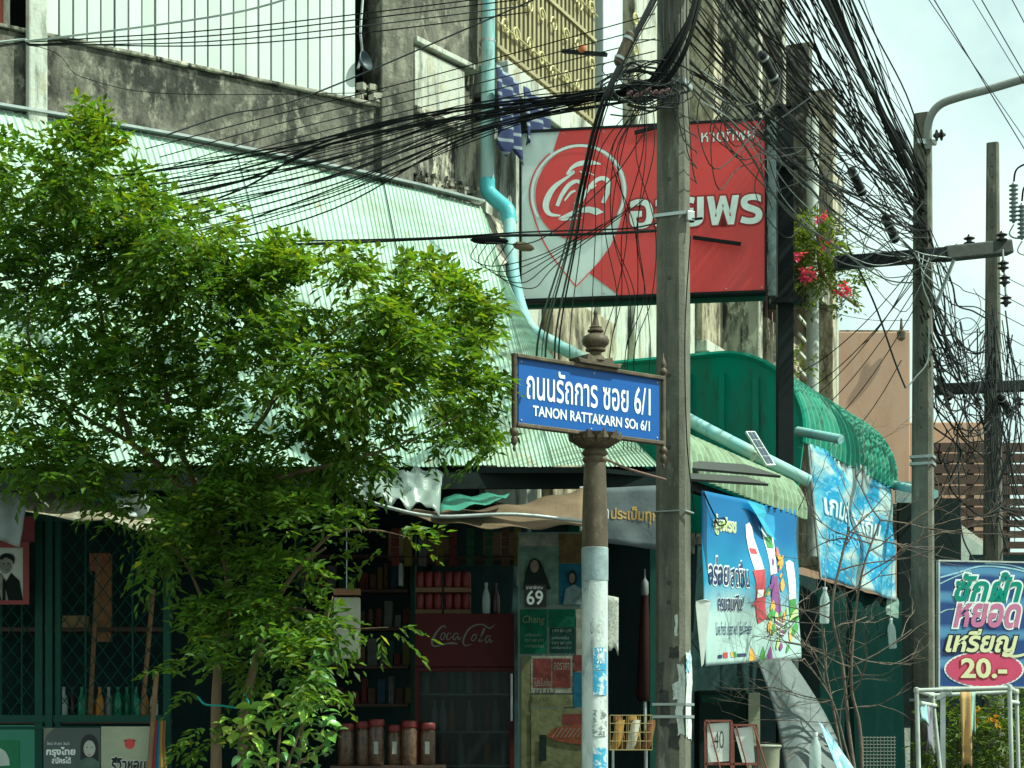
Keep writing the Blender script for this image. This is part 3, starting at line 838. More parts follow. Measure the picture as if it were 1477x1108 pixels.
lt = thing('tiled_lean_to', P(1390, 1050, 24), 'low lean-to roof with a ragged tile edge under the slatted wall', 'roof')
Y = 24
pa, pb = P(1345, 733, Y), P(1424, 790, Y + 3)
dirr = pb - pa
MB().add([pa + V((0, 0, -.05)), pb + V((0, 0, -.05)), pb + V((.0, .1, -.45)), pa + V((0, .1, -.55))], [(0, 1, 2, 3)]).build('fascia', pm('grey_green_board', (0.25, 0.29, 0.25), .7), lt, solid=.03)
tm_ = MB().tube([V((0, 0, 0)), V((-.3, .5, .06))], .055, 7).mesh('tile', conc_light)
for k in range(22):
    link_mesh('tile', tm_, lt, loc=pa + dirr * (k / 21))
MB().add([pa, pb, pb + V((-1.2, 1.5, .3)), pa + V((-1.2, 1.5, .3))], [(0, 1, 2, 3)]).build('roof_deck', conc_mid, lt, solid=.04)
MB().par(P(1350, 800, Y + 2), (3.0, 0, 0), (0, 2, 0), (0, 0, -2.4)).build('back_wall', dark_wall, lt)
for px in (1362, 1420):
    a = P(px, 775, Y + 1.2)
    MB().par((a.x, a.y, 0), (.08, 0, 0), (0, .08, 0), (0, 0, a.z)).build('post', brown_wood, lt)
# ------------------------------------------------------------------ billboard
bb = thing('billboard', P(930, 1050, 16.4), 'red shop billboard with round white script logo behind the concrete pole', 'sign')
bl, br_, tl = P(752, 432, 16.6), P(1103, 432, 16.25), P(752, 192, 16.6)
BW, BH = (V((br_.x, br_.y, 0)) - V((bl.x, bl.y, 0))).length, (tl.z - bl.z)
ub = V((br_.x - bl.x, br_.y - bl.y, 0)).normalized()
SBf = frame(bl, ub, (0, 0, 1))
def SB(x, y, l=0.0):        # board coordinates as read off an enlarged view: x 120..1400, y 80 (top)..965 (bottom)
    return SBf((x - 120) / 1280 * BW, (965 - y) / 885 * BH, l)
bn = ub.cross(V((0, 0, 1)))
MB().par(SBf(-.012, -.012, -.02), ub * (BW + .024), V((0, 0, BH + .024)), -bn * 0.16).build('cabinet', black_steel, bb, bevel=.004)
rim = MB()
for a, b, w, h in ((-.02, -.02, BW + .04, .022), (-.02, BH, BW + .04, .022), (-.02, .0, .022, BH), (BW, .0, .022, BH)):
    rim.par(SBf(a, b, -.019), ub * w, V((0, 0, h)), bn * 0.03)
rim.build('rim', black_steel, bb)
MB().par(SBf(0, -.06, -.10), ub * BW, V((0, 0, .034)), -bn * .06).build('bottom_rail', green_paint, bb)
MB().par(SBf(BW + .03, -.02, -.10), ub * .07, V((0, 0, BH + .05)), -bn * .05).build('side_frame', pm('blue_grey_steel', (0.30, 0.40, 0.40), .5, dirt=((.08, .09, .08), .55, 5, 3, .08)), bb)
face_ = put_poly([(120, 965), (1400, 965), (1400, 80), (120, 80)], SB, print_mint, bb, 'face', -0.012)
cxr, cyr = 425, 410
red = [(325, 80), (1400, 80), (1400, 965), (645, 965), (480, 838), (540, 775), (595, 700), (635, 610), (662, 520)]
red += arc(cxr, cyr, 258, 258, 20, -118, 30)          # y grows downward on the board
red += [(290, 185), (305, 140)]
put_poly(red, SB, print_red, face_, 'red_field', 0.0)
put_poly([arc(cxr, cyr + 6, 230, 245, 0, 360, 48)[:-1]], SB, print_red, face_, 'logo_disc', 0.0)
o_, i_ = arc(cxr, cyr, 254, 254, 30, -210, 50), arc(cxr, cyr, 240, 240, -210, 30, 50)
put_poly(o_ + i_, SB, print_white, face_, 'logo_ring', 0.005)
ln = MB()
stroke_mb(ln, [(*p, 7) for p in arc(cxr, cyr, 262, 262, -125, -200, 14)] + [(185, 520, 7), (215, 610, 7), (270, 720, 7), (345, 825, 7), (412, 908, 7)], SB, 0.002, 2)
stroke_mb(ln, [(412, 908, 6), (450, 872, 6), (480, 838, 6)], SB, 0.002)
ln.build('logo_pin_line', print_red, face_, fix=False)
lg = MB()
L = 0.008
stroke_mb(lg, [(545, 268, 4), (500, 258, 22), (440, 258, 26), (395, 276, 18), (362, 312, 8)], SB, L)
stroke_mb(lg, [(362, 312, 8), (400, 302, 16), (372, 325, 14), (300, 375, 26), (262, 432, 34), (252, 482, 32), (275, 520, 20), (330, 530, 8)], SB, L + .0006)
stroke_mb(lg, [(312, 478, 20), (338, 420, 22), (378, 368, 24), (420, 352, 18), (442, 378, 18), (432, 430, 24), (412, 476, 22)], SB, L)
stroke_mb(lg, [(352, 452, 8), (385, 412, 14), (410, 402, 10)], SB, L + .0006)
stroke_mb(lg, [(434, 300, 6), (468, 318, 16), (470, 306, 6), (512, 326, 4)], SB, L)
stroke_mb(lg, [(436, 474, 18), (462, 420, 18), (505, 365, 20), (548, 342, 22), (582, 360, 24), (582, 410, 26), (556, 474, 22)], SB, L)
stroke_mb(lg, [(470, 395, 6), (500, 388, 14), (520, 376, 6)], SB, L + .0006)
lg.build('logo_script', print_mint, face_, fix=False)
put_poly([(315, 545), (365, 520), (420, 497), (480, 488), (530, 500), (560, 522), (520, 536), (480, 520), (440, 520), (400, 532), (350, 545)], SB, print_mint, face_, 'logo_swoosh', L)
put_poly([(318, 550), (390, 541), (452, 546), (400, 556), (340, 557)], SB, print_mint, face_, 'logo_swoosh', L)
seam = MB()
for x in (548, 975):
    seam.add([SB(x, 82, .0015), SB(x + 2, 82, .0015), SB(x + 2, 963, .0015), SB(x, 963, .0015)], [(0, 1, 2, 3)])
seam.build('sheet_joint', print_dred, face_, fix=False)
for x in (140, 345, 560, 780, 1000, 1200, 1385):
    for y in (96, 950):
        MB().lathe([(.008, 0), (.007, .004), (.001, .006)], SB(x, y, .0), 8, axis=bn).build('screw', galv, bb)
put_text('อวยพร', SB, 702, 612, 1382, 468, print_mint, face_, 'shop_name', 0.004, bold=0.025, outline=(0.062, print_dred))
put_text('หาดทิพย์', SB, 1072, 180, 1352, 112, print_white, face_, 'owner_name', 0.003, bold=0.002, outline=(0.022, print_black))
MB().bar(SB(725, 122, 0.06), SB(850, 95, 0.06), .03, .03).build('lamp_arm', black_steel, bb)
MB().bar(SB(1030, 682, 0.05), SB(1278, 732, 0.08), .03, .03).build('lamp_arm', black_steel, bb)
# steel post of the billboard
pp = MB(); a = P(1132, 160, 16.9)
pp.par((a.x - .075, a.y - .07, 0.01), (.15, 0, 0), (0, .14, 0), (0, 0, a.z))
st = thing('billboard_post', (a.x, a.y, 0.01), 'square black steel post right of the red billboard', 'post')
pp.build('shaft', black_steel, st, bevel=.006)
for py in (240, 436):
    q = P(1112, py, 16.75)
    MB().par(q, (.28, 0, 0), (0, .10, 0), (0, 0, .05)).build('bracket', black_steel, st)
MB().par((a.x - .10, a.y - .09, a.z + .012), (.2, 0, 0), (0, .18, 0), (0, 0, .02)).build('cap_plate', black_steel, st)

# ------------------------------------------------------------------ street name sign on its post
ss = thing('street_sign', P(858, 1108, 10.3) * V((1, 1, 0)) if False else V(((858 - CX) / F * 10.34, 10.34, 0)), 'ornate blue street name sign with white Thai lettering on a brown and white post', 'street sign')
A, B = P(748, 611, 10.0), P(951, 636, 10.63)
us = V((B.x - A.x, B.y - A.y, 0)); SW = us.length; us.normalize()
A.z = (A.z + B.z) / 2
ztop_ = (P(748, 517, 10.0).z + P(951, 548, 10.63).z) / 2
SHh = ztop_ - A.z
SSf = frame(A, us, (0, 0, 1)); sn = us.cross(V((0, 0, 1)))
plate_ = MB().par(SSf(0, 0, -.012), us * SW, V((0, 0, SHh)), sn * .012).build('name_plate', sign_blue, ss)
fr = MB()
w = .022
for x, y, a_, b_ in ((-w, -w, SW + 2 * w, w), (-w, SHh, SW + 2 * w, w)):
    fr.par(SSf(x, y, -.022), us * a_, V((0, 0, b_)), sn * .045)
fr.build('frame', bronze, ss, bevel=.004)
cx_ = ((us * 1).dot(V(((858 - CX) / F * 10.34, 10.34, 0)) - V((A.x, A.y, 0))))
for x in (-w - .008, SW + w + .008):
    q = SSf(x, 0, 0)
    pf = [(.004, -.16), (.010, -.145), (.006, -.13), (.016, -.115), (.020, -.09), (.012, -.075), (.024, -.06), (.024, -.045), (.013, -.03), (.016, 0), (.016, SHh), (.013, SHh + .03), (.024, SHh + .045), (.024, SHh + .06), (.012, SHh + .075), (.020, SHh + .095), (.013, SHh + .115), (.006, SHh + .135), (.002, SHh + .165)]
    if x < 0: pf = [p for p in pf if p[1] <= SHh] + [(.02, SHh + .02), (.004, SHh + .024)]
    MB().lathe(pf, q, 12).build('spindle', bronze, ss, smooth=40)
zc = SHh + w
q = SSf(cx_, zc, 0)
roofp = MB()
roofp.prism([(cx_ - .15, zc), (cx_ + .15, zc), (cx_ + .165, zc + .028), (cx_ + .10, zc + .02), (cx_ + .09, zc + .055), (cx_ + .02, zc + .04), (cx_, zc + .07), (cx_ - .02, zc + .04), (cx_ - .09, zc + .055), (cx_ - .10, zc + .02), (cx_ - .165, zc + .028)], lambda x, y, l: SSf(x, y, l - .045), .09)
roofp.build('pediment', bronze, ss, bevel=.003)
MB().lathe([(.055, .03), (.050, .05), (.036, .06), (.034, .08), (.058, .088), (.058, .098), (.052, .104), (.074, .125), (.080, .145), (.070, .168), (.045, .182), (.030, .19), (.046, .198), (.046, .206), (.034, .212), (.036, .224), (.022, .232), (.016, .262), (.010, .292), (.014, .300), (.012, .312), (.003, .335)], q, 20).build('finial', bronze, ss, smooth=40)
put_text('ถนนรัถการ ซอย 6/1', SSf, .055, SHh * .40, SW * .93, SHh * .88, print_white, plate_, 'thai_lettering', .003, bold=.012)
put_text('TANON RATTAKARN SOı 6/1', SSf, .10, SHh * .145, SW * .925, SHh * .30, print_white, plate_, 'latin_lettering', .003, bold=.022)
for x, y in ((.018, .018), (SW - .018, .018), (.018, SHh - .018), (SW - .018, SHh - .018), (SW * .5, .02), (SW * .52, SHh - .02)):
    MB().lathe([(.006, 0), (.005, .004), (.001, .005)], SSf(x, y, 0), 8, axis=sn).build('rivet', galv, plate_)
PX, PY = (858 - CX) / F * 10.34, 10.34
zs = lambda py: P(858, py, PY).z
rb, rt = .076, .062
MB().lathe([(rb, 0), (rb - .002, zs(790))], (PX, PY, 0.0), 24).build('painted_shaft', pm('chalky_white_post_paint', (0.62, 0.66, 0.63), .75, var=.1, vs=6, dirt=((.20, .24, .25), .58, 9, 2.5, .08), dirt2=((.42, .47, .47), .55, 4, 4, .1), bump=(.4, 60), bd=.006), ss, smooth=40)
MB().lathe([(rb + .001, zs(838)), (rb + .0015, zs(791))], (PX, PY, 0.0), 24).build('grey_band', pm('blue_grey_post_paint', (0.26, 0.32, 0.33), .75, var=.25, vs=16, bump=(.4, 60), bd=.006), ss, smooth=40)
MB().lathe([(rb - .001, zs(790) + .001), (rb - .004, zs(740)), (rt, zs(668)), (rt - .004, zs(662))], (PX, PY, 0.0), 24).build('brown_shaft', bronze, ss, smooth=40)
cap0 = zs(662) - .03
MB().lathe([(.062, 0), (.070, .012), (.074, .022), (.066, .034), (.060, .040), (.072, .050), (.076, .062), (.064, .074), (.060, .082), (.075, .095), (.100, .115), (.125, .140), (.140, .165), (.115, .160), (.06, .15)], (PX, PY, cap0 + .004), 24).build('capital', bronze, ss, smooth=40)
pet = MB()
for k in range(10):
    a_ = 2 * math.pi * k / 10
    d = V((math.cos(a_), math.sin(a_), 0)); sd = V((-d.y, d.x, 0)); c0 = V((PX, PY, cap0 + .10))
    pet.add([c0 + d * .08 - sd * .03, c0 + d * .08 + sd * .03, c0 + d * .128 + sd * .034 + V((0, 0, .04)), c0 + d * .150 + V((0, 0, .085)), c0 + d * .128 - sd * .034 + V((0, 0, .04)), c0 + d * .145 + V((0, 0, .035))], [(0, 1, 5), (1, 2, 5), (2, 3, 5), (3, 4, 5), (4, 0, 5)])
pet.build('lotus_petals', bronze, ss, solid=.01)
# stencilled stickers wrapped on the post
def wrap(parent, a0, a1, z0, z1, r, mat, name='sticker', n=8, rag=.0):
    mb = MB(); rr = random.Random(int(z0 * 1000))
    vs = []
    for j in range(5):
        for i in range(n + 1):
            a = R(a0 + (a1 - a0) * i / n); z = z0 + (z1 - z0) * j / 4
            if rag: z += rr.uniform(-rag, rag) * (1 if j in (0, 4) else 0); a += rr.uniform(-rag, rag) * (1.5 if i in (0, n) else 0)
            vs.append(V((PX + r * math.cos(a), PY + r * math.sin(a), z)))
    mb.add(vs, [(j * (n + 1) + i, j * (n + 1) + i + 1, (j + 1) * (n + 1) + i + 1, (j + 1) * (n + 1) + i) for j in range(4) for i in range(n)])
    return mb.build(name, mat, parent, smooth=60)
def blot(name, ca, cb, sc, th):
    return pm(name, ca, .7, var=.05, dirt=(cb, th, sc, 1.0, .04), bump=(.1, 40))
bl_m = blot('blue_stencil', (0.62, 0.66, 0.63), (0.06, 0.32, 0.52), 26, .47)
gr_m = blot('grey_stencil', (0.62, 0.66, 0.63), (0.16, 0.17, 0.17), 30, .5)
for (py0, py1, m) in ((967, 935, bl_m), (1003, 968, bl_m), (1062, 1024, gr_m), (1108, 1078, bl_m)):
    wrap(ss, -100, -35, zs(py0), zs(py1), rb + .0035, m)
SPf = lambda x, y, l=0.0: V((PX + (rb + .0035 + l) * math.sin(x), PY - (rb + .0035 + l) * math.cos(x), y))
put_text('ปลาก', SPf, -.35, zs(915), .45, zs(893), MATS['grey_stencil'], ss, 'stencil_lettering', .001)
put_text('วลก', SPf, .1, zs(958), .75, zs(936), print_white, ss, 'stencil_lettering', .001)

# ------------------------------------------------------------------ utility poles
def pole(name, c, w0, d0, w1, d1, z1, ang, label, group=None, holes=()):
    t = thing(name, (c.x, c.y, 0), label, 'utility pole', group)
    ca, sa_ = math.cos(R(ang)), math.sin(R(ang))
    ex, ey = V((ca, -sa_, 0)), V((sa_, ca, 0))     # right side turned towards the camera
    mb = MB(); n = 10
    vs, fs = [], []
    ch = .16
    for k in range(n + 1):
        f = k / n; w = w0 + (w1 - w0) * f; d = d0 + (d1 - d0) * f
        for (x, y) in ((-.5 + ch, -.5), (.5 - ch, -.5), (.5, -.5 + ch), (.5, .5 - ch), (.5 - ch, .5), (-.5 + ch, .5), (-.5, .5 - ch), (-.5, -.5 + ch)):
            p = V((c.x, c.y, 0)) + ex * x * w + ey * y * d
            p.z = z1 * f
            vs.append(p)
    for k in range(n):
        for i in range(8):
            i2 = (i + 1) % 8
            fs.append((k * 8 + i, k * 8 + i2, (k + 1) * 8 + i2, (k + 1) * 8 + i))
    fs.append(tuple(range(7, -1, -1))); fs.append(tuple(n * 8 + i for i in range(8)))
    mb.add(vs, fs).build('shaft', pole_conc, t)
    for z in holes:
        f = z / z1; d = d0 + (d1 - d0) * f
        q = V((c.x, c.y, z)) - ey * (d / 2 - .006)
        MB().lathe([(.012, 0), (.012, .008), (.009, .009), (.008, .002)], q, 10, axis=-ey).build('painted_hole', print_black, t)  # black disc: the hole's inner darkness is put into the colour
    def S(x, y, l=0.0):      # broad face: x across from centre, y height
        f = y / z1
        return V((c.x, c.y, y)) - ey * ((d0 + (d1 - d0) * f) / 2 + l) + ex * x
    def SR(x, y, l=0.0):     # right face
        f = y / z1
        return V((c.x, c.y, y)) + ex * ((w0 + (w1 - w0) * f) / 2 + l) + ey * x
    return t, S, SR, ex, ey
C1 = V(((971 - CX) / F * 11.3, 11.3, 0))
z1_ = lambda py: P(971, py, 11.3).z
mp, S1, S1R, ex1, ey1 = pole('utility_pole', C1, .205, .165, .165, .135, 8.6, 24, 'thick concrete utility pole in front of the red billboard', holes=[z1_(y) for y in (263, 405, 545, 648, 842, 870)])
def strap(t, c, ex, ey, z, w, d, m=galv, h=.02):
    mb = MB()
    for s in (-1, 1):
        mb.par(V((c.x, c.y, z)) + ex * (-w / 2) + ey * (s * (d / 2 + .004) - .003), ex * w, ey * .006, V((0, 0, h)))
        mb.par(V((c.x, c.y, z)) + ey * (-d / 2) + ex * (s * (w / 2 + .004) - .003), ey * d, ex * .006, V((0, 0, h)))
    return mb.build('strap', m, t)
strap(mp, C1, ex1, ey1, z1_(316), .192, .157)
strap(mp, C1, ex1, ey1, z1_(740), .204, .166, h=.008)
strap(mp, C1, ex1, ey1, z1_(1018), .208, .17, h=.016)
strap(mp, C1, ex1, ey1, z1_(1036), .208, .17, h=.018)
strap(mp, C1, ex1, ey1, z1_(128), .19, .155, h=.03)
bk = S1R(-.04, z1_(318), .01)
MB().box(bk + ex1 * .02, (.05, .04, .06), .4).build('clamp', galv, mp, bevel=.004)
MB().lathe([(.012, 0), (.02, .01), (.02, .03), (.008, .04), (.008, .09)], S1R(-.03, z1_(322), .02), 10, axis=ex1).build('eye_bolt', black_steel, mp)
paper_old = pm('torn_white_paper', (0.60, 0.64, 0.60), .85, var=.1, vs=10, dirt=((.30, .33, .32), .56, 18, 2, .06), bump=(.5, 30))
paper_blue = blot('torn_blue_print', (.52, .60, .60), (.10, .36, .48), 20, .52)
glue = pm('black_glue_residue', (.045, .047, .042), .8, var=.4, vs=20, bump=(.6, 40))
def ragged(x0, y0, x1, y1, n, j, seed):
    rr = random.Random(seed); pts = []
    for (a, b) in (((x0, y0), (x1, y0)), ((x1, y0), (x1, y1)), ((x1, y1), (x0, y1)), ((x0, y1), (x0, y0))):
        for k in range(n):
            t = k / n
            pts.append((a[0] + (b[0] - a[0]) * t + rr.uniform(-j, j), a[1] + (b[1] - a[1]) * t + rr.uniform(-j, j)))
    return pts
put_poly(ragged(-.055, z1_(1048), .0, z1_(995), 4, .012, 1), S1, glue, mp, 'glue_patch', .002)
put_poly(ragged(-.08, z1_(1000), -.04, z1_(955), 4, .012, 2), S1, glue, mp, 'glue_patch', .002)
put_poly(ragged(.0, z1_(950), .06, z1_(934), 4, .008, 3), S1, glue, mp, 'glue_patch', .002)
put_poly(ragged(.0, z1_(1080), .07, z1_(1045), 4, .014, 9), S1, glue, mp, 'glue_patch', .002)
def poster(SF, x0, y0, x1, y1, seed, m, lift=.006, j=.014, nm='torn_poster'):
    pts = ragged(x0, y0, x1, y1, 6, j, seed)
    rr = random.Random(seed)
    return put_poly(pts, lambda x, y, l: SF(x, y, l + .006 * noise.noise(V((x * 30, y * 30, seed)))), m, mp, nm, lift)
poster(S1R, -.06, z1_(1066), .05, z1_(945), 5, paper_old)
poster(S1, .055, z1_(1060), .098, z1_(960), 6, paper_old, .007)
poster(S1R, -.07, z1_(968), .02, z1_(940), 7, paper_blue, .012)
poster(S1, .04, z1_(918), .062, z1_(888), 8, paper_old, .006, .006)
poster(S1, .03, z1_(1010), .07, z1_(985), 12, paper_old, .014, .01)
# hanging white paper cone on the right of the pole
def SW_(x, y, l=0.0): return V(P(1004, 962, 11.8)) + V((x, .06 * x, y)) + V((0, -l, 0))
wp = put_poly([(.035, 0), (.05, .02), (.092, .40), (.10, .43), (.06, .44), (.0, .43), (-.002, .40)], lambda x, y, l: SW_(x, y, l + .008 * math.sin(x * 40)), pm('plain_white_paper', (.70, .73, .68), .8, bump=(.1, 20)), None, 'hanging_paper', 0)
m_ = wp.modifiers.new('solid', 'SOLIDIFY'); m_.thickness = .004
tag(wp, 'long tapering white paper hanging between the concrete pole and the juice banner', 'paper')

# second pole with lamp arm, third pole
C2 = V(((1331 - CX) / F * 19.0, 19.0, 0)); z2_ = lambda py: P(1331, py, 19.0).z
p2, S2, S2R, ex2, ey2 = pole('utility_pole', C2, .25, .19, .175, .14, z2_(165), 24, 'concrete utility pole carrying the curved street lamp arm', holes=[z2_(y) for y in (215, 240, 300, 565, 590, 618, 760, 905)])
C3 = V(((1432 - CX) / F * 24.0, 24.0, 0)); z3_ = lambda py: P(1431, py, 24.0).z
p3, S3, S3R, ex3, ey3 = pole('utility_pole', C3, .30, .22, .155, .13, z3_(207), 22, 'thin concrete utility pole at the far right without a lamp arm', holes=[z3_(y) for y in (225, 242, 258, 275, 300, 330, 365, 400)])
for py in (662, 672, 1012):
    strap(p2, C2, ex2, ey2, z2_(py), .232, .178, h=.03)
la = thing('street_lamp_arm', P(1331, 170, 19.0), 'curved grey street lamp arm reaching out of the top right', 'street lamp')
MB().tube(crom([P(1338, 215, 18.9), P(1340, 175, 18.85), P(1355, 152, 18.8), P(1385, 140, 18.7), P(1430, 128, 18.6), P(1500, 108, 18.4), P(1580, 92, 18.2)], 6), .042, 12).build('arm', pm('dull_grey_arm', (.24, .25, .23), .6), la, smooth=50)
MB().lathe([(.03, 0), (.14, .05), (.16, .12), (.10, .5), (.04, .62)], P(1580, 92, 18.2), 14, axis=(1, -.1, -.1)).build('lamp_head', galv, la, smooth=50)
MB().box(P(1336, 205, 18.88), (.22, .05, .05), .2).build('clamp', galv, la)
def insul(c, r=.055, n=4, h=.07, axis=None):
    pr = [(.012, 0)]
    for k in range(n):
        z = .02 + k * h
        pr += [(r * .45, z), (r, z + h * .25), (r, z + h * .4), (r * .45, z + h * .65)]
    pr += [(.012, .03 + n * h)]
    return MB().lathe(pr, c, 12, axis)
porc = pm('dark_brown_porcelain', (.035, .03, .028), .3, var=.2)
porc_g = pm('grey_porcelain', (.20, .24, .24), .35, var=.2)
i1 = insul(P(1346, 196, 18.8), .06, 2, .05, axis=(1, 0, .1)); i1.build('insulator', porc, p2)
# cross arms
ca = thing('cross_arm', P(1330, 380, 18.8), 'dark square cross arm on the lamp pole with insulators at its right end', 'cross arm')
MB().bar(P(1205, 380, 18.6), P(1360, 367, 18.8), .13, .13).build('beam', black_steel, ca, bevel=.01)
MB().bar(P(1360, 367, 18.8), P(1457, 357, 19.0), .15, .15).build('beam_end', pm('dark_weathered_timber', (.05, .055, .05), .85, var=.4, vs=10), ca, bevel=.02)
MB().bar(P(1376, 375, 18.75), P(1350, 440, 18.85), .03, .03).build('brace', galv, ca)
for px, py, ax in ((1398, 356, (0, 0, 1)), (1445, 351, (0, 0, 1)), (1447, 375, (0, 0, -1)), (1449, 396, (0, 0, -1)), (1451, 425, (0, 0, -1))):
    insul(P(px, py, 18.9), .06, 2, .05, axis=ax).build('insulator', porc, ca)
MB().tube([P(1446, 360, 18.9), P(1452, 442, 18.9)], .012, 6).build('insulator_rod', galv, ca)
cb = thing('cross_arm', P(1430, 560, 23.7), 'lower dark cross arm bolted across the far right thin pole', 'cross arm')
MB().bar(P(1352, 562, 23.6), P(1492, 556, 23.8), .14, .14).build('beam', black_steel, cb, bevel=.01)
for px in (1366, 1410, 1470):
    insul(P(px, 572, 23.6), .06, 2, .06, axis=(0, 0, -1)).build('insulator', porc, cb)
for k, (px, py, n_) in enumerate(((1462, 322, 9), (1474, 346, 8))):
    t_ = thing('insulator_stack', P(px, py, 21), 'ribbed grey insulator stack at the right edge, ' + ('upper left one of two' if k == 0 else 'lower right one of two'), 'insulator', 'ribbed insulator stacks at the right edge')
    insul(P(px, py, 21), .055, n_, .05).build('sheds', porc_g, t_)
    MB().tube(crom([P(px, py - 56, 21), P(px + 3, py - 75, 21), P(px + 14, py - 84, 21), P(px + 40, py - 92, 21)]), .012, 6).build('lead', black_rubber, t_)
    MB().tube(crom([P(px, py + 2, 21), P(px - 6, py + 16, 21), P(px + 6, py + 22, 21), P(px + 30, py + 18, 21)]), .010, 6).build('lead', grey_rubber, t_)

# ------------------------------------------------------------------ laundry sign
lsn = thing('laundry_sign', P(1420, 988, 17.0), 'blue coin laundry sign with green, pink and cream Thai lettering and price', 'sign')
l0, l1 = P(1355, 990, 17.0), P(1496, 990, 17.2)
ul = V((l1.x - l0.x, l1.y - l0.y, 0)); LW = ul.length; ul.normalize()
LH = P(1355, 810, 17).z - l0.z
SLf = frame(l0, ul, (0, 0, 1))
def SL(px, py, l=0.0):
    return SLf((px - 1355) / 141 * LW, (990 - py) / 180 * LH, l)
wavem = bpy.data.materials.new('blue_wave_print'); wavem.use_nodes = True
_n, _l = wavem.node_tree.nodes, wavem.node_tree.links
_t = _n.new('ShaderNodeTexCoord'); _w = _n.new('ShaderNodeTexWave'); _w.wave_type = 'RINGS'; _w.inputs['Scale'].default_value = 1.1; _w.inputs['Distortion'].default_value = 3.0; _w.inputs['Detail'].default_value = 1.0
_mp = _n.new('ShaderNodeMapping'); _mp.inputs['Location'].default_value = (-4.2, -17.0, -1.2)
_r = _n.new('ShaderNodeValToRGB'); _r.color_ramp.elements[0].color = (0.012, 0.05, 0.20, 1); _r.color_ramp.elements[0].position = .55; _r.color_ramp.elements[1].color = (0.10, 0.25, 0.44, 1); _r.color_ramp.elements[1].position = .95
_l.new(_t.outputs['Object'], _mp.inputs['Vector']); _l.new(_mp.outputs['Vector'], _w.inputs['Vector']); _l.new(_w.outputs['Color'], _r.inputs['Fac']); _l.new(_r.outputs['Color'], _n['Principled BSDF'].inputs['Base Color']); _n['Principled BSDF'].inputs['Roughness'].default_value = .4
lboard = MB().par(SLf(0, 0, -.03), ul * LW, V((0, 0, LH)), V((ul.y, -ul.x, 0)) * .03).build('board', wavem, lsn)
rimm = MB()
for x, y, a_, b_ in ((-.015, -.015, LW + .03, .015), (-.015, LH, LW + .03, .015), (-.015, 0, .015, LH)):
    rimm.par(SLf(x, y, -.04), ul * a_, V((0, 0, b_)), V((ul.y, -ul.x, 0)) * .055)
rimm.build('rim', pvc_grey, lsn)
MB().par((l0.x + .02, l0.y + .05, 0), (.05, 0, 0), (0, .05, 0), (0, 0, l0.z + LH)).build('post', galv, lsn)
MB().par((l1.x - .05, l1.y + .05, 0), (.05, 0, 0), (0, .05, 0), (0, 0, l0.z + LH)).build('post', galv, lsn)
for k, (pts, wd) in enumerate((([(1356, 833), (1380, 826), (1420, 815), (1477, 822), (1494, 835)], 2.4), ([(1356, 842), (1372, 834), (1400, 822)], 1.6), ([(1356, 884), (1364, 880), (1376, 878)], 1.6), ([(1420, 811), (1460, 814), (1494, 824)], 2.0))):
    mb = MB(); stroke_mb(mb, [(x, y, wd) for x, y in pts], SL, .003); mb.build('wave_line', pm('pale_blue_print_%d' % k, (.35, .55, .65), .4), lboard, fix=False)
tgreen = flat('teal_print', (.01, .24, .17), .4); tpink = flat('pink_print', (.52, .16, .30), .4); tcream = flat('cream_print', (.72, .70, .42), .4); trose = flat('rose_print', (.55, .06, .14), .4)
put_text('ซักผ้า', SL, 1377, 866, 1472, 825, tgreen, lboard, 'lettering_line', .005, bold=.03, shear=.28, outline=(.085, print_white))
put_text('หยอด', SL, 1376, 903, 1471, 871, tpink, lboard, 'lettering_line', .006, bold=.03, shear=.28, outline=(.085, print_white))
put_text('เหรียญ', SL, 1364, 946, 1466, 908, tcream, lboard, 'lettering_line', .010, bold=.03, shear=.28, outline=(.08, print_black))
sw = MB(); stroke_mb(sw, [(1446, 940, 3), (1462, 946, 4), (1494, 938, 3)], SL, .012); sw.build('lettering_swash', tcream, lboard, fix=False)
ell = [(1419 + (54 + (1.6 if i % 2 else 0)) * math.cos(2 * math.pi * i / 72), 965 + (24 + (1.4 if i % 2 else 0)) * math.sin(2 * math.pi * i / 72)) for i in range(72)]
ell2 = [(1419 + 57.5 * math.cos(2 * math.pi * i / 72), 965 + 26.5 * math.sin(2 * math.pi * i / 72)) for i in range(72)]
put_poly(ell2, SL, print_white, lboard, 'price_badge_edge', .004)
put_poly(ell, SL, trose, lboard, 'price_badge', .007)
put_text('20.-', SL, 1386, 977, 1450, 950, tcream, lboard, 'price', .012, bold=.03, outline=(.07, print_dred))

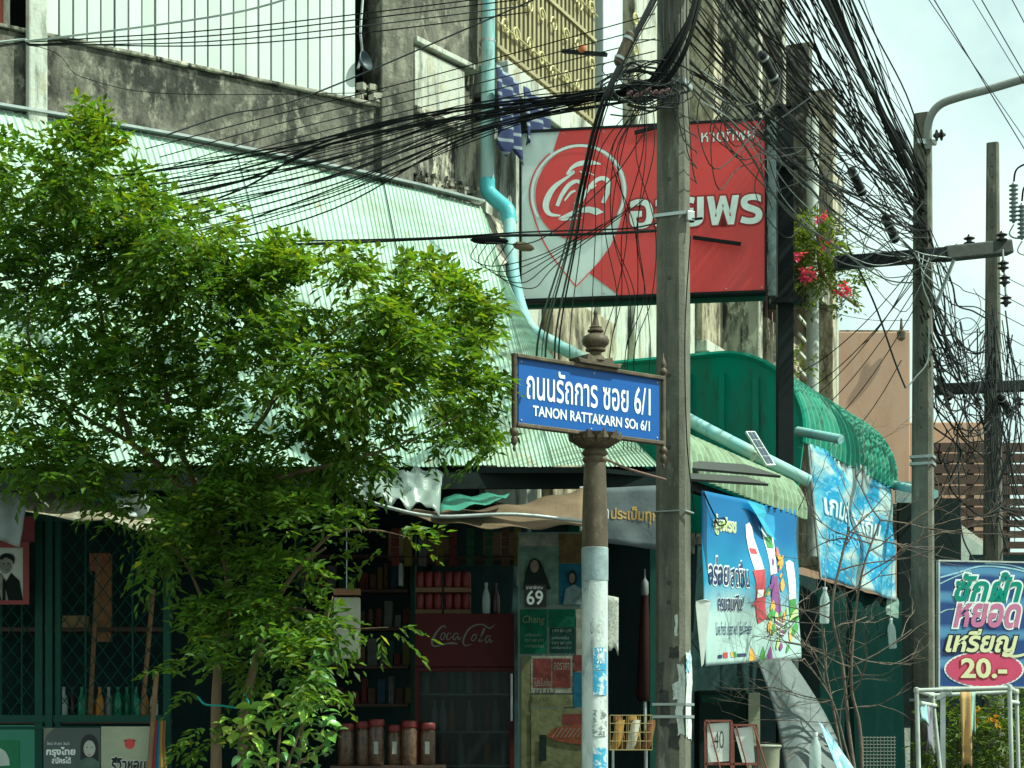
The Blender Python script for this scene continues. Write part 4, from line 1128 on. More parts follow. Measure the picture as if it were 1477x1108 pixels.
# ------------------------------------------------------------------ hanging vinyl banners
def vinyl(name, colfn):
    m = bpy.data.materials.new(name); m.use_nodes = True
    n, l = m.node_tree.nodes, m.node_tree.links
    b = n['Principled BSDF']; b.inputs['Roughness'].default_value = .5
    src = colfn(n, l)
    l.new(src, b.inputs['Base Color'])
    tr = n.new('ShaderNodeBsdfTranslucent'); l.new(src, tr.inputs['Color'])
    ms = n.new('ShaderNodeMixShader'); ms.inputs['Fac'].default_value = .3
    l.new(b.outputs['BSDF'], ms.inputs[1]); l.new(tr.outputs['BSDF'], ms.inputs[2]); l.new(ms.outputs['Shader'], n['Material Output'].inputs['Surface'])
    return m
def b1col(n, l):
    uv = n.new('ShaderNodeUVMap'); sp_ = n.new('ShaderNodeSeparateXYZ'); l.new(uv.outputs['UV'], sp_.inputs['Vector'])
    nz = n.new('ShaderNodeTexNoise'); nz.inputs['Scale'].default_value = 4; l.new(uv.outputs['UV'], nz.inputs['Vector'])
    ad = n.new('ShaderNodeMath'); ad.operation = 'MULTIPLY_ADD'; ad.inputs[1].default_value = .25; l.new(nz.outputs['Fac'], ad.inputs[0]); l.new(sp_.outputs['Y'], ad.inputs[2])
    r = n.new('ShaderNodeValToRGB'); e = r.color_ramp.elements
    e[0].position = .42; e[0].color = (.56, .72, .70, 1); e[1].position = .62; e[1].color = (.05, .38, .62, 1)
    x = e.new(.95); x.color = (.015, .20, .50, 1)
    l.new(ad.outputs[0], r.inputs['Fac'])
    return r.outputs['Color']
b1m = vinyl('juice_banner_vinyl', b1col)
def b2col(n, l):
    uv = n.new('ShaderNodeUVMap')
    nz = n.new('ShaderNodeTexNoise'); nz.inputs['Scale'].default_value = 3.2; nz.inputs['Detail'].default_value = 5; nz.inputs['Distortion'].default_value = .6; l.new(uv.outputs['UV'], nz.inputs['Vector'])
    r = n.new('ShaderNodeValToRGB'); e = r.color_ramp.elements
    e[0].position = .44; e[0].color = (.03, .34, .62, 1); e[1].position = .56; e[1].color = (.62, .72, .70, 1)
    x = e.new(.50); x.color = (.16, .52, .70, 1)
    l.new(nz.outputs['Fac'], r.inputs['Fac'])
    n2 = n.new('ShaderNodeTexNoise'); n2.inputs['Scale'].default_value = 26; n2.inputs['Detail'].default_value = 4; l.new(uv.outputs['UV'], n2.inputs['Vector'])
    r2 = n.new('ShaderNodeValToRGB'); r2.color_ramp.elements[0].position = .55; r2.color_ramp.elements[0].color = (0, 0, 0, 1); r2.color_ramp.elements[1].position = .62; r2.color_ramp.elements[1].color = (1, 1, 1, 1)
    l.new(n2.outputs['Fac'], r2.inputs['Fac'])
    mx = n.new('ShaderNodeMix'); mx.data_type = 'RGBA'; l.new(r2.outputs['Color'], mx.inputs['Factor']); l.new(r.outputs['Color'], mx.inputs['A']); mx.inputs['B'].default_value = (.30, .58, .74, 1)
    return mx.outputs['Result']
b2m = vinyl('flaking_banner_vinyl', b2col)
def banner(corners, wr, seed):
    tlc, trc, brc, blc = [V(c) for c in corners]
    nn = (trc - tlc).cross(blc - tlc).normalized()
    if nn.y > 0: nn = -nn
    def S(x, y, l=0.0):       # x 0..1 left to right, y 0..1 bottom to top
        p = blc.lerp(brc, x).lerp(tlc.lerp(trc, x), y)
        w = wr * (math.sin(x * 9 + y * 4 + seed) * .5 + math.sin((x - y) * 13 + seed * 2) * .3 + noise.noise(V((x * 3, y * 3, seed))) * 1.0)
        w *= 0.4 + 0.6 * math.sin(math.pi * min(1, max(0, x)))
        return p + nn * (w + l)
    return S
juice = thing('juice_banner', P(1080, 960, 14.6), 'sky blue juice banner with Thai lettering tied under the lime awning', 'banner')
JS = banner((P(1012, 707, 13.55), P(1148, 737, 16.0), P(1156, 950, 16.05), P(1016, 961, 13.6)), .035, 1.0)
jsheet = MB().grid(JS, 0, 1, 0, 1, 40, 40).build('vinyl_sheet', b1m, juice, smooth=60, solid=.003)
# banner coordinates as read off an enlarged view (x 85..670 , y 40..1070), near edge on the left
def J(x, y, l=0.0):
    return JS((x - 85) / 570.0, 1 - (y - 45) / 1005.0, l)
navy = flat('navy_print', (.012, .02, .10), .45); lime = flat('lime_print', (.55, .66, .25), .45); dgreen = flat('leaf_print', (.07, .30, .06), .45); redp = flat('carton_red_print', (.50, .05, .07), .45); purp = flat('purple_print', (.22, .05, .22), .45); orng = flat('orange_print', (.75, .38, .06), .45); pinkr = flat('salmon_print', (.55, .18, .16), .45)
put_text('อู่เฟรช', J, 150, 285, 258, 170, lime, jsheet, 'lettering', .006, bold=.02, outline=(.06, print_white))
put_text('อร่อย', J, 112, 575, 222, 420, navy, jsheet, 'lettering', .006, bold=.02, outline=(.075, print_white))
put_text('สดชื่น', J, 232, 585, 312, 430, navy, jsheet, 'lettering', .006, bold=.01, outline=(.05, print_white))
put_text('ครบจบฟิน!', J, 165, 730, 290, 635, navy, jsheet, 'lettering', .006, bold=.015, outline=(.05, print_white))
put_text('Live fresh, digest well, feel fresh', J, 142, 900, 352, 795, navy, jsheet, 'lettering', .006, shear=.3, bold=-.002)
mb = MB(); stroke_mb(mb, [(290, 888, 2), (320, 855, 6), (358, 842, 2)], J, .006); mb.build('swash', navy, jsheet, fix=False)
def carton(x0, y0, x1, y1, tilt, wm, name):
    put_poly([(x0, y0), (x0 + 34, y0 - 18), (x1, y0), (x1 + tilt, y1), (x0 + tilt, y1 + 10)], J, wm, jsheet, name, .006, fine=2)
put_poly([(318, 200), (350, 180), (374, 205), (398, 470), (345, 482)], J, print_white, jsheet, 'carton_print', .006, fine=2)
put_poly([(334, 480), (400, 465), (424, 775), (380, 810), (352, 640)], J, redp, jsheet, 'carton_print', .007, fine=2)
put_poly([(335, 340), (372, 340), (375, 372), (340, 375)], J, redp, jsheet, 'carton_print', .010, fine=2)
put_poly([(352, 600), (392, 596), (394, 640), (356, 650)], J, print_white, jsheet, 'carton_print', .010, fine=2)
put_poly([(440, 192), (468, 165), (502, 175), (512, 480), (450, 500)], J, print_white, jsheet, 'carton_print', .006, fine=2)
put_poly([(452, 250), (494, 250), (494, 320), (454, 322)], J, dgreen, jsheet, 'carton_print', .010, fine=2)
put_poly([(450, 520), (512, 498), (524, 780), (468, 760)], J, purp, jsheet, 'carton_print', .007, fine=2)
put_poly([(576, 402), (600, 384), (622, 400), (632, 640), (586, 652)], J, print_white, jsheet, 'carton_print', .006, fine=2)
put_poly([(585, 650), (632, 645), (640, 800), (600, 800)], J, dgreen, jsheet, 'carton_print', .007, fine=2)
rr = random.Random(5)
frm = [redp, purp, orng, dgreen, lime, pinkr]
for k in range(46):        # fruit and leaves printed around the cartons
    cl = rr.choice(((355, 560, 40, 170, (redp, pinkr)), (470, 600, 55, 150, (purp, purp, orng, dgreen)), (520, 860, 60, 130, (purp, orng, lime, dgreen)), (600, 760, 45, 170, (dgreen, lime)), (455, 800, 30, 100, (orng, dgreen)), (520, 420, 40, 120, (pinkr, orng))))
    x, y = cl[0] + rr.gauss(0, .5) * cl[2], cl[1] + rr.gauss(0, .5) * cl[3]
    a_ = rr.uniform(0, 180); rx_, ry_ = rr.uniform(8, 16), rr.uniform(16, 46)
    pts = []
    for i in range(14):
        t = 2 * math.pi * i / 14
        ex_, ey_ = rx_ * math.cos(t), ry_ * math.sin(t) * (1 - .3 * math.cos(t))
        pts.append((x + ex_ * math.cos(R(a_ / 5)) - ey_ * math.sin(R(a_ / 5)), min(1040, y + ex_ * math.sin(R(a_ / 5)) + ey_ * math.cos(R(a_ / 5)))))
    put_poly(pts, J, rr.choice(cl[4]), jsheet, 'fruit_print', .008 + .00015 * k, fine=2)
for k in range(6):
    mb = MB(); stroke_mb(mb, [(465, 770 + 17 * k, 5), (500, 790 + 17 * k, 7), (540, 800 + 17 * k, 5)], J, .016); mb.build('stripe_print', print_white if k % 2 else purp, jsheet, fix=False)
for k, (x, m_) in enumerate(((345, orng), (400, dgreen), (440, purp))):
    put_poly([(x - 16, 1040), (x - 8, 985), (x + 2, 950), (x + 12, 990), (x + 22, 1040)], J, m_, jsheet, 'fruit_print', .006, fine=2)
for k, (x0, x1, m_) in enumerate(((148, 175, navy), (182, 212, redp), (232, 248, orng), (250, 266, dgreen), (270, 318, navy))):
    put_poly([(x0, 1010), (x1, 1010), (x1, 990 if k in (0, 4) else 978), (x0, 990 if k in (0, 4) else 978)], J, m_, jsheet, 'logo_print', .006, fine=2)
# folded-over corner of the banner
put_poly([(290, 58), (420, 62), (440, 100), (430, 150), (490, 270), (440, 235), (360, 130)], J, pm('banner_back_blue', (.06, .42, .60), .5), juice, 'folded_flap', .05)
put_poly([(430, 150), (440, 105), (500, 110), (505, 190), (490, 265)], J, pm('banner_shadow_blue', (.03, .25, .50), .5), juice, 'folded_flap', .03)  # darker blue face: shade of the fold put into the colour
for k, (x, y, dx) in enumerate(((85, 45, -.4), (655, 60, .2), (92, 1040, -.3))):
    q = J(x, y, .0); MB().tube([q, q + V((dx * .4, -.02, .18))], .004, 5).build('tie_string', black_rubber, juice)
MB().tube(crom([J(92, 60, .01), J(118, 130, .02), J(150, 195, .03), J(185, 185, .03), J(195, 215, .03), J(160, 235, .03), J(140, 200, .03), J(138, 245, .03)], 5), .006, 5).build('tie_string', black_rubber, juice)

fl_ = thing('faded_banner', P(1230, 860, 19), 'sun bleached blue and white banner flaking under the green barrel awning', 'banner')
BS = banner((P(1167, 640, 17.6), P(1283, 690, 20.8), P(1294, 866, 20.9), P(1183, 832, 17.7)), .06, 3.0)
fsheet = MB().grid(BS, 0, 1, 0, 1, 30, 30).build('vinyl_sheet', b2m, fl_, smooth=60, solid=.003)
fadew = flat('faded_white_print', (.60, .68, .66), .6); fadeb = flat('faded_blue_print', (.10, .38, .62), .6)
put_text('เกมส์', BS, .10, .50, .42, .66, fadew, fsheet, 'lettering', .008, bold=.02, outline=(.05, fadeb))
put_text('น้ำดื่ม', BS, .46, .46, .80, .62, fadew, fsheet, 'lettering', .008, bold=.02, outline=(.05, fadeb))
put_text('เครื่องดื่ม', BS, .12, .30, .60, .42, fadeb, fsheet, 'lettering', .008, bold=.01)
# white strip under the banner
MB().grid(banner((P(1278, 840, 20.8), P(1296, 866, 20.9), P(1296, 892, 20.9), P(1258, 880, 20.6)), .02, 2), 0, 1, 0, 1, 8, 4).build('lower_strip', pm('grey_green_vinyl', (.22, .32, .27), .6), fl_, solid=.003)
MB().tube([P(1165, 640, 17.58), P(1184, 836, 17.68)], .014, 8).build('edge_pole', galv, fl_)
# ------------------------------------------------------------------ things under the awning
flat_red = pm('cooler_red', (.062, .009, .012), .5, var=.1, spec=.15)
YC = 13.4
cl = thing('drinks_cooler', P(670, 1108, YC) * V((1, 1, 0)) + V((0, 0, .012)), 'tall red glass door drinks cooler with white script logo on top', 'cooler')
c0, c1 = P(598, 885, YC), P(742, 885, YC)
cw = c1.x - c0.x; ct = c0.z
zC = lambda py: P(670, py, YC).z
MB().par((c0.x, YC + .03, .02), (.04, 0, 0), (0, .62, 0), (0, 0, ct - .02)).build('side_panel', flat_red, cl)
MB().par((c1.x - .04, YC + .03, .02), (.04, 0, 0), (0, .62, 0), (0, 0, ct - .02)).build('side_panel', flat_red, cl)
MB().par((c0.x + .04, YC + .6, .02), (cw - .08, 0, 0), (0, .05, 0), (0, 0, ct - .02)).build('back_panel', pm('cooler_liner', (.12, .14, .14), .5), cl)
MB().par((c0.x, YC, zC(962)), (cw, 0, 0), (0, .03, 0), (0, 0, ct - zC(962))).build('header', flat_red, cl, bevel=.006)
MB().par((c0.x + .04, YC + .03, ct - .04), (cw - .08, 0, 0), (0, .57, 0), (0, 0, .03)).build('top_panel', flat_red, cl)
MB().par((c0.x + .04, YC + .03, .02), (cw - .08, 0, 0), (0, .57, 0), (0, 0, .15)).build('base', flat_red, cl)
SCf = lambda x, y, l=0.0: P(x, y, YC - .004 - l)
cola = MB()
def ks(pts, s=1.0):      # from an enlarged view of columns 580..850, rows 760..960 (5.47 per pixel)
    stroke_mb(cola, [(580 + x / 5.47, 760 + y / 5.47, w / 5.47) for x, y, w in pts], SCf, .002 + .0004 * len(cola.v) / 100)
ks([(345, 800, 6), (330, 780, 10), (290, 810, 14), (255, 860, 16), (235, 915, 16), (260, 942, 12), (330, 925, 8), (395, 918, 14), (440, 925, 6)])
ks([(300, 880, 7), (315, 845, 8), (335, 838, 8), (338, 862, 8), (318, 890, 8), (300, 880, 7)])
ks([(390, 845, 6), (365, 840, 8), (352, 870, 9), (362, 892, 8), (395, 868, 6)])
ks([(448, 845, 6), (418, 842, 8), (402, 872, 9), (414, 892, 8), (440, 860, 6), (446, 890, 8), (470, 870, 5)])
ks([(735, 770, 4), (690, 800, 10), (640, 772, 9), (580, 775, 9), (530, 805, 12), (495, 860, 14), (482, 910, 14), (500, 938, 10), (545, 925, 5)])
ks([(545, 890, 7), (560, 855, 8), (582, 850, 8), (584, 875, 8), (562, 900, 8), (545, 890, 7)])
ks([(600, 905, 6), (620, 870, 8), (650, 815, 8), (645, 800, 6), (625, 850, 8), (612, 905, 8), (640, 890, 5)])
ks([(700, 865, 6), (672, 862, 8), (656, 892, 9), (668, 915, 8), (692, 880, 6), (696, 912, 8), (715, 895, 5)])
cola.build('logo_script', pm('dull_white_print', (.15, .155, .145), .7), cl, fix=False)
dr = MB()
z0, z1 = .17, zC(962) - .004
for x, w_ in ((c0.x, .035), (c1.x - .035, .035)):
    dr.par((x, YC, z0), (w_, 0, 0), (0, .03, 0), (0, 0, z1 - z0))
dr.par((c0.x + .035, YC, z1 - .03), (cw - .07, 0, 0), (0, .03, 0), (0, 0, .03)); dr.par((c0.x + .035, YC, z0), (cw - .07, 0, 0), (0, .03, 0), (0, 0, .05))
door = dr.build('door', flat_red, cl)
MB().par((c0.x + .036, YC + .010, z0 + .05), (cw - .072, 0, 0), (0, .006, 0), (0, 0, z1 - z0 - .08)).build('pane', glassy('cooler_glass', (.10, .14, .14), .88), door)
MB().par((c1.x - .028, YC - .03, zC(1040)), (.015, 0, 0), (0, .028, 0), (0, 0, .35)).build('handle', galv, door)
for py in (1000, 1055, 1104):
    MB().par((c0.x + .042, YC + .06, zC(py) - .012), (cw - .084, 0, 0), (0, .5, 0), (0, 0, .012)).build('shelf', galv, cl)
botp = [(.001, 0), (.028, .004), (.031, .02), (.031, .12), (.026, .15), (.012, .19), (.011, .215), (.014, .217), (.014, .235), (.001, .236)]
bcols = {'red': (.30, .02, .02), 'green': (.01, .20, .10), 'clear': (.35, .42, .42), 'dark': (.05, .02, .02), 'orange': (.5, .2, .02)}
bmesh_ = {k: MB().lathe(botp, (0, 0, 0), 10).mesh('drink_bottle', pm('bottle_' + k, c, .2, var=.1), 40) for k, c in bcols.items()}
rows = ((1000, ['clear', 'dark', 'red', 'green', 'green', 'clear', 'red', 'dark', 'clear', 'green']), (1055, ['dark', 'clear', 'clear', 'orange', 'dark', 'clear', 'dark', 'red', 'clear', 'dark']), (1104, ['dark', 'dark', 'red', 'dark', 'clear', 'dark', 'dark', 'orange', 'dark', 'clear']))
for ri, (py, cols_) in enumerate(rows):
    for i, k in enumerate(cols_):
        o = link_mesh('drink_bottle', bmesh_[k], None, loc=(c0.x + .075 + i * (cw - .15) / 9, YC + .13 + .02 * (i % 2), zC(py) + .001))
        lev = ('top', 'middle', 'lowest visible')[ri]
        tag(o, '%s drink bottle in a row on the %s shelf inside the red cooler' % ({'clear': 'clear', 'dark': 'dark cola', 'red': 'red', 'green': 'green', 'orange': 'orange'}[k], lev), 'bottle', '%s bottles on the %s cooler shelf' % (k, lev))
# trays of red cans on the cooler
canm = MB().lathe([(.001, 0), (.026, .002), (.032, .012), (.032, .105), (.026, .12), (.001, .121)], (0, 0, 0), 12).mesh('can', pm('red_can', (.17, .024, .024), .4, .2, var=.3, vs=12), 40)
tray_m = pm('brown_tray', (.16, .10, .06), .8)
for lv_ in range(2):
    for k in range(2):
        x = c0.x + .10 + k * .215; z = ct + .003 + lv_ * .165
        t_ = thing('can_pack', (x, YC + .2, z), '%s %s pack of red drink cans on top of the cooler' % (('lower', 'upper')[lv_], ('left', 'right')[k]), 'cans', 'packs of red cans on the cooler')
        MB().par((x - .10, YC + .12, z), (.20, 0, 0), (0, .22, 0), (0, 0, .035)).build('tray', tray_m, t_)
        for i in range(3):
            for j in range(2):
                link_mesh('can', canm, t_, loc=(x - .066 + i * .066, YC + .165 + j * .07, z + .037))
gsh = thing('back_shelf', P(520, 1108, 14.6) * V((1, 1, 0)) + V((0, 0, .012)), 'dim shelving unit full of goods left of the red cooler', 'shelf')
for py in (800, 850, 905, 960, 1015):
    MB().par(P(425, py, 14.6), (.92, 0, 0), (0, .3, 0), (0, 0, -.025)).build('board', brown_wood, gsh)
for px in (425, 592):
    MB().par(V((P(px, 0, 14.6).x, 14.6, .012)), (.035, 0, 0), (0, .3, 0), (0, 0, 2.9)).build('upright', green_paint, gsh)
rg = random.Random(6)
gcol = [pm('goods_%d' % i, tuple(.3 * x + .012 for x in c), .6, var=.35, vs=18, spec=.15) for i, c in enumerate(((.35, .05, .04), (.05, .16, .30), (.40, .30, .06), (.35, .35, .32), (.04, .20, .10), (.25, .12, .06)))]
gname = ('red', 'blue', 'yellow', 'white', 'green', 'brown')
for ri, py in enumerate((850, 905, 960, 1015)):
    x = 432
    while x < 586:
        w_ = rg.uniform(6, 14); h_ = rg.uniform(.09, .23); k = rg.randrange(6); q = P(x, py, 14.66)
        t_ = MB().par(q + V((0, 0, .001)), (w_ / F * 14.66, 0, 0), (0, .14, 0), (0, 0, h_)).build('goods_box', gcol[k], bevel=.006)
        tag(t_, '%s goods packet on the %s board of the dim shelf left of the cooler' % (gname[k], ('top', 'second', 'third', 'lowest')[ri]), 'packet', '%s packets on the %s board of the back shelf' % (gname[k], ('top', 'second', 'third', 'lowest')[ri]))
        x += w_ + rg.uniform(1, 5)
for i in range(9):      # strips of sachets hanging under the soffit
    px = 560 + 23 * i + rg.uniform(-5, 5); k = rg.randrange(6)
    t_ = thing('sachet_strip', P(px, 775, 13.9), '%s sachet strip hanging from the shop ceiling, %s from the left' % (gname[k], ('first', 'second', 'third', 'fourth', 'fifth', 'sixth', 'seventh', 'eighth', 'ninth')[i]), 'sachets', 'sachet strips hanging in the shop')
    for j in range(4):
        MB().par(P(px, 762 + 14 * j, 13.9), (.06, 0, 0), (0, .012, 0), (0, 0, -.068)).build('sachet', gcol[k], t_, bevel=.004)
t_ = link_mesh('drink_bottle', bmesh_['clear'], None, loc=(c0.x + .53, YC + .12, ct + .003)); tag(t_, 'single clear bottle standing right of the can packs on the cooler', 'bottle')
t_ = link_mesh('drink_bottle', bmesh_['dark'], None, loc=(c0.x + .60, YC + .16, ct + .003)); tag(t_, 'single dark bottle standing at the right end of the cooler top', 'bottle')

# shelf with cartons above
shf = thing('wall_shelf', P(680, 805, 14.4), 'dark wooden wall shelf above the cooler holding cartons', 'shelf')
MB().par(P(560, 803, 14.3), (1.15, 0, 0), (0, .35, 0), (0, 0, -.03)).build('board', brown_wood, shf)
for px in (575, 745):
    MB().par(P(px, 812, 14.4), (.03, 0, 0), (0, .25, 0), (0, 0, -.18)).build('bracket', galv, shf)
cardm = pm('cardboard', (.20, .14, .085), .85, var=.15)
for i, (px, w_, h_, lab) in enumerate(((697, .30, .19, 'wide cardboard carton on the shelf above the right side of the cooler'), (610, .22, .14, 'small cardboard carton on the shelf above the cans'), (560, .18, .20, 'tall cardboard carton at the left end of the shelf'))):
    q = P(px, 802, 14.38)
    t_ = thing('carton', q, lab, 'box', 'cartons on the wall shelf')
    MB().par(q, (w_, 0, 0), (0, .24, 0), (0, 0, h_)).build('box', cardm, t_, bevel=.004)
    MB().par(q + V((w_ * .45, -.002, .0)), (.04, 0, 0), (0, .002, 0), (0, 0, h_)).build('tape', pm('tan_tape_%d' % i, (.32, .25, .14), .4), t_)

# notice board full of posters
nb = thing('poster_panel', P(796, 1108, 13.1) * V((1, 1, 0)) + V((0, 0, .012)), 'tall panel pasted with posters beside the red cooler', 'poster panel')
YN = 13.1
N_ = lambda px, py, l=0.0: P(px, py, YN - l)
q = P(747, 770, YN)
MB().par((q.x, YN, .012), (P(846, 770, YN).x - q.x, 0, 0), (0, .04, 0), (0, 0, q.z)).build('board', pm('grey_green_panel', (.12, .16, .14), .8), nb)
def rect(x0, y0, x1, y1): return [(x0, y1), (x1, y1), (x1, y0), (x0, y0)]
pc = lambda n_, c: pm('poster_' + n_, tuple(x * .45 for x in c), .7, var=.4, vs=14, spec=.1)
m_lg, m_gr, m_dg, m_cr, m_rd, m_bl, m_ye = pc('pale_green', (.22, .34, .28)), pc('green', (.02, .16, .09)), pc('dark_green', (.01, .06, .05)), pc('cream', (.42, .42, .34)), pc('red', (.24, .06, .055)), pc('blue', (.03, .16, .26)), pc('yellow', (.24, .24, .12))
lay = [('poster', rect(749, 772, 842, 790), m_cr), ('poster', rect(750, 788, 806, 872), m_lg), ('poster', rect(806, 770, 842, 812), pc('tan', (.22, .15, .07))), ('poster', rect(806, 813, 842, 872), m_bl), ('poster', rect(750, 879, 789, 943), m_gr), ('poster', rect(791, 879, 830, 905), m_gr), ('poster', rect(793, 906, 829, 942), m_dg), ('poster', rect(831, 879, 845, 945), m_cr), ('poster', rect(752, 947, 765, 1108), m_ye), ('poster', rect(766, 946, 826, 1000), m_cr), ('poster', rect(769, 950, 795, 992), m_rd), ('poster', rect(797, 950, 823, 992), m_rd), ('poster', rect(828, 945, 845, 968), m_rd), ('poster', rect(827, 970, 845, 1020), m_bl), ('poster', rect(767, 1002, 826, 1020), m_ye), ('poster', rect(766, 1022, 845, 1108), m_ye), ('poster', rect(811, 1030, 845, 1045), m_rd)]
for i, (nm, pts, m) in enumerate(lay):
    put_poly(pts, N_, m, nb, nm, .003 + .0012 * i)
fig = pc('figure_dark', (.02, .035, .03)); skin = pc('figure_skin', (.34, .26, .20))
put_poly([(755, 850), (758, 825), (765, 808), (772, 805), (780, 810), (786, 825), (795, 850)], N_, fig, nb, 'figure_print', .026)
put_poly(arc(771, 817, 6, 9, 0, 360, 16)[:-1], N_, skin, nb, 'figure_print', .028)
put_poly([(812, 872), (816, 850), (828, 843), (840, 850), (842, 872)], N_, pc('pale_shirt', (.25, .35, .36)), nb, 'figure_print', .026)
put_poly(arc(826, 833, 6.5, 11, 0, 360, 16)[:-1], N_, fig, nb, 'figure_print', .026)
put_poly(arc(825, 834, 4.2, 7, 0, 360, 16)[:-1], N_, skin, nb, 'figure_print', .028)
put_poly(rect(757, 843, 788, 876), N_, print_black, nb, 'price_card', .030)
put_text('69', N_, 760, 872, 783, 852, print_white, nb, 'price', .033, bold=.015)
put_text('ราคาพิเศษ', N_, 759, 850, 783, 845, print_white, nb, 'lettering', .033)
put_text('Chang', N_, 754, 902, 786, 888, pc('gold', (.30, .32, .18)), nb, 'lettering', .030, shear=.2)
for k, (x0, x1, y) in enumerate(((757, 782, 918), (757, 784, 926), (757, 784, 934), (796, 824, 912), (796, 820, 922), (796, 824, 930), (796, 824, 936))):
    put_text('ราคา ๒๕ บาท' if k % 2 else 'เครื่องดื่ม', N_, x0, y, x1, y - 4.5, pc('line_%d' % k, (.30, .36, .32)), nb, 'lettering', .030)
put_text('โปรโมชั่น', N_, 770, 990, 794, 978, m_cr, nb, 'lettering', .031)
put_text('ลดราคา', N_, 799, 966, 821, 956, m_cr, nb, 'lettering', .031)
put_text('ขนม', N_, 771, 1000, 800, 994.5, print_black, nb, 'lettering', .031)
put_poly([(788, 1062), (800, 1050), (830, 1044), (845, 1046), (845, 1075), (820, 1072), (800, 1068)], N_, pc('snack_red', (.30, .09, .05)), nb, 'snack_print', .030)
mb = MB()
for k in range(8):
    stroke_mb(mb, [(796 + 6 * k, 1064, .8), (806 + 6 * k, 1050, .8)], N_, .032)
mb.build('snack_lines', m_cr, nb, fix=False)
put_poly(rect(778, 1060, 788, 1098), N_, fig, nb, 'bottle_print', .030)

# jars with red lids on a counter
ct_ = thing('counter', P(540, 1108, 12.9) * V((1, 1, 0)) + V((0, 0, .012)), 'low dark counter table under the biscuit jars', 'table')
zt = P(540, 1104, 12.9).z
MB().par((P(476, 0, 12.7).x, 12.7, zt - .03), (.80, 0, 0), (0, .5, 0), (0, 0, .03)).build('top', brown_wood, ct_)
for px in (482, 630):
    for dy in (.03, .42):
        MB().par((P(px, 0, 12.7).x, 12.7 + dy, .012), (.04, 0, 0), (0, .04, 0), (0, 0, zt - .045)).build('leg', brown_wood, ct_)
jarm = pm('biscuit_jar', (.09, .05, .03), .3, var=.7, vs=30); lidm = pm('red_lid', (.15, .016, .016), .5, var=.3, vs=10); labm = pm('jar_label', (.35, .35, .32), .6)
jl = ('leftmost', 'second', 'third', 'fourth', 'fifth', 'rightmost')
for i in range(6):
    px = 500 + i * 23 + (0, 2, -2, 1, -1, 2)[i]; h_ = .27 + (.01, .025, .04, .0, .03, .015)[i]
    q = V((P(px, 0, 12.9).x, 12.85 + .03 * (i % 2), zt + .001))
    t_ = thing('biscuit_jar', q, '%s of six biscuit jars with red lids on the counter' % jl[i] if i in (0, 5) else '%s biscuit jar from the left among six with red lids' % jl[i], 'jar', 'biscuit jars with red lids')
    MB().lathe([(.001, 0), (.052, .004), (.056, .02), (.056, h_ - .06), (.048, h_ - .035), (.046, h_ - .03)], q, 14).build('glass_body', jarm, t_, smooth=40)
    MB().lathe([(.054, h_ - .03), (.056, h_ - .025), (.056, h_ + .01), (.05, h_ + .018), (.001, h_ + .019)], q, 14).build('lid', lidm, t_, smooth=40)
    if i in (2, 3, 5):
        MB().par(q + V((-.016, -.060, .08)), (.032, 0, 0), (0, .003, 0), (0, 0, .09)).build('paper_label', labm, t_)

# hanging carrier bag of goods
hb = thing('hanging_bag', P(500, 950, 11.7), 'pale paper goods bag hanging from the awning behind the tree', 'bag')
MB().par(P(481, 950, 11.7), (.17, 0, 0), (0, .08, 0), (0, 0, .40)).build('bag', pm('pale_paper_bag', (.42, .42, .34), .8, var=.15, vs=10), hb, bevel=.012)
MB().par(P(481, 858, 11.68), (.17, 0, 0), (0, .09, 0), (0, 0, .04)).build('top_fold', pm('brown_fold', (.22, .11, .06), .7), hb)
MB().tube([P(500, 850, 11.74), P(500, 690, 11.74)], .004, 5).build('string', galv, hb)

# wire basket of snack packets
wb = thing('wire_basket', P(910, 1084, 12.2), 'wire basket holding snack packets beside the white post', 'basket')
q0 = P(880, 1082, 12.2); bw, bd_, bh = .285, .16, .235
bsk = MB()
for z in (0, .06, .12, .18, bh):
    for a, b in (((0, 0), (bw, 0)), ((bw, 0), (bw, bd_)), ((bw, bd_), (0, bd_)), ((0, bd_), (0, 0))):
        bsk.tube([q0 + V((a[0], a[1], z)), q0 + V((b[0], b[1], z))], .003, 5)
for k in range(8):
    for y in (0, bd_):
        bsk.tube([q0 + V((bw * k / 7, y, 0)), q0 + V((bw * k / 7, y, bh))], .0025, 5)
bsk.build('wire_frame', pm('gold_wire', (.42, .34, .16), .4, .5), wb)
for px in (884, 932):
    MB().tube([P(px, 1082, 12.28), V((P(px, 0, 12.28).x, 12.28, .012))], .01, 6).build('leg', galv, wb)
snm = [pm('snack_gold', (.42, .22, .05), .35, var=.3, vs=16), pm('snack_brown', (.20, .08, .03), .35, var=.3, vs=16), pm('snack_white', (.55, .52, .42), .4, var=.2, vs=16)]
def packet(q, w_, h_, m, rot):
    def S(x, y, l=0.0):
        bl_ = .018 * math.sin(math.pi * x) * math.sin(math.pi * y)
        return V((q.x + (x - .5) * w_ + rot * y * .04, q.y + l * bl_, q.z + y * h_))
    mb = MB(); mb.grid(S, 0, 1, 0, 1, 6, 6, -1.0); mb.grid(S, 0, 1, 0, 1, 6, 6, 1.0); mb.uvs = None
    return mb.build('snack_packet', m, smooth=60)
plb = ('gold snack packet at the left end of the wire basket', 'brown snack packet second from the left in the wire basket', 'pale snack packet in the middle of the wire basket', 'gold snack packet right of the pale one in the wire basket', 'brown snack packet at the right end of the wire basket')
for i in range(5):
    tag(packet(q0 + V((.035 + .053 * i, .05 + .03 * (i % 2), .004)), .062, .20 + .03 * (i % 2), snm[(0, 1, 2, 0, 1)[i]], (-1) ** i), plb[i], 'snack packet', 'snack packets in the wire basket')
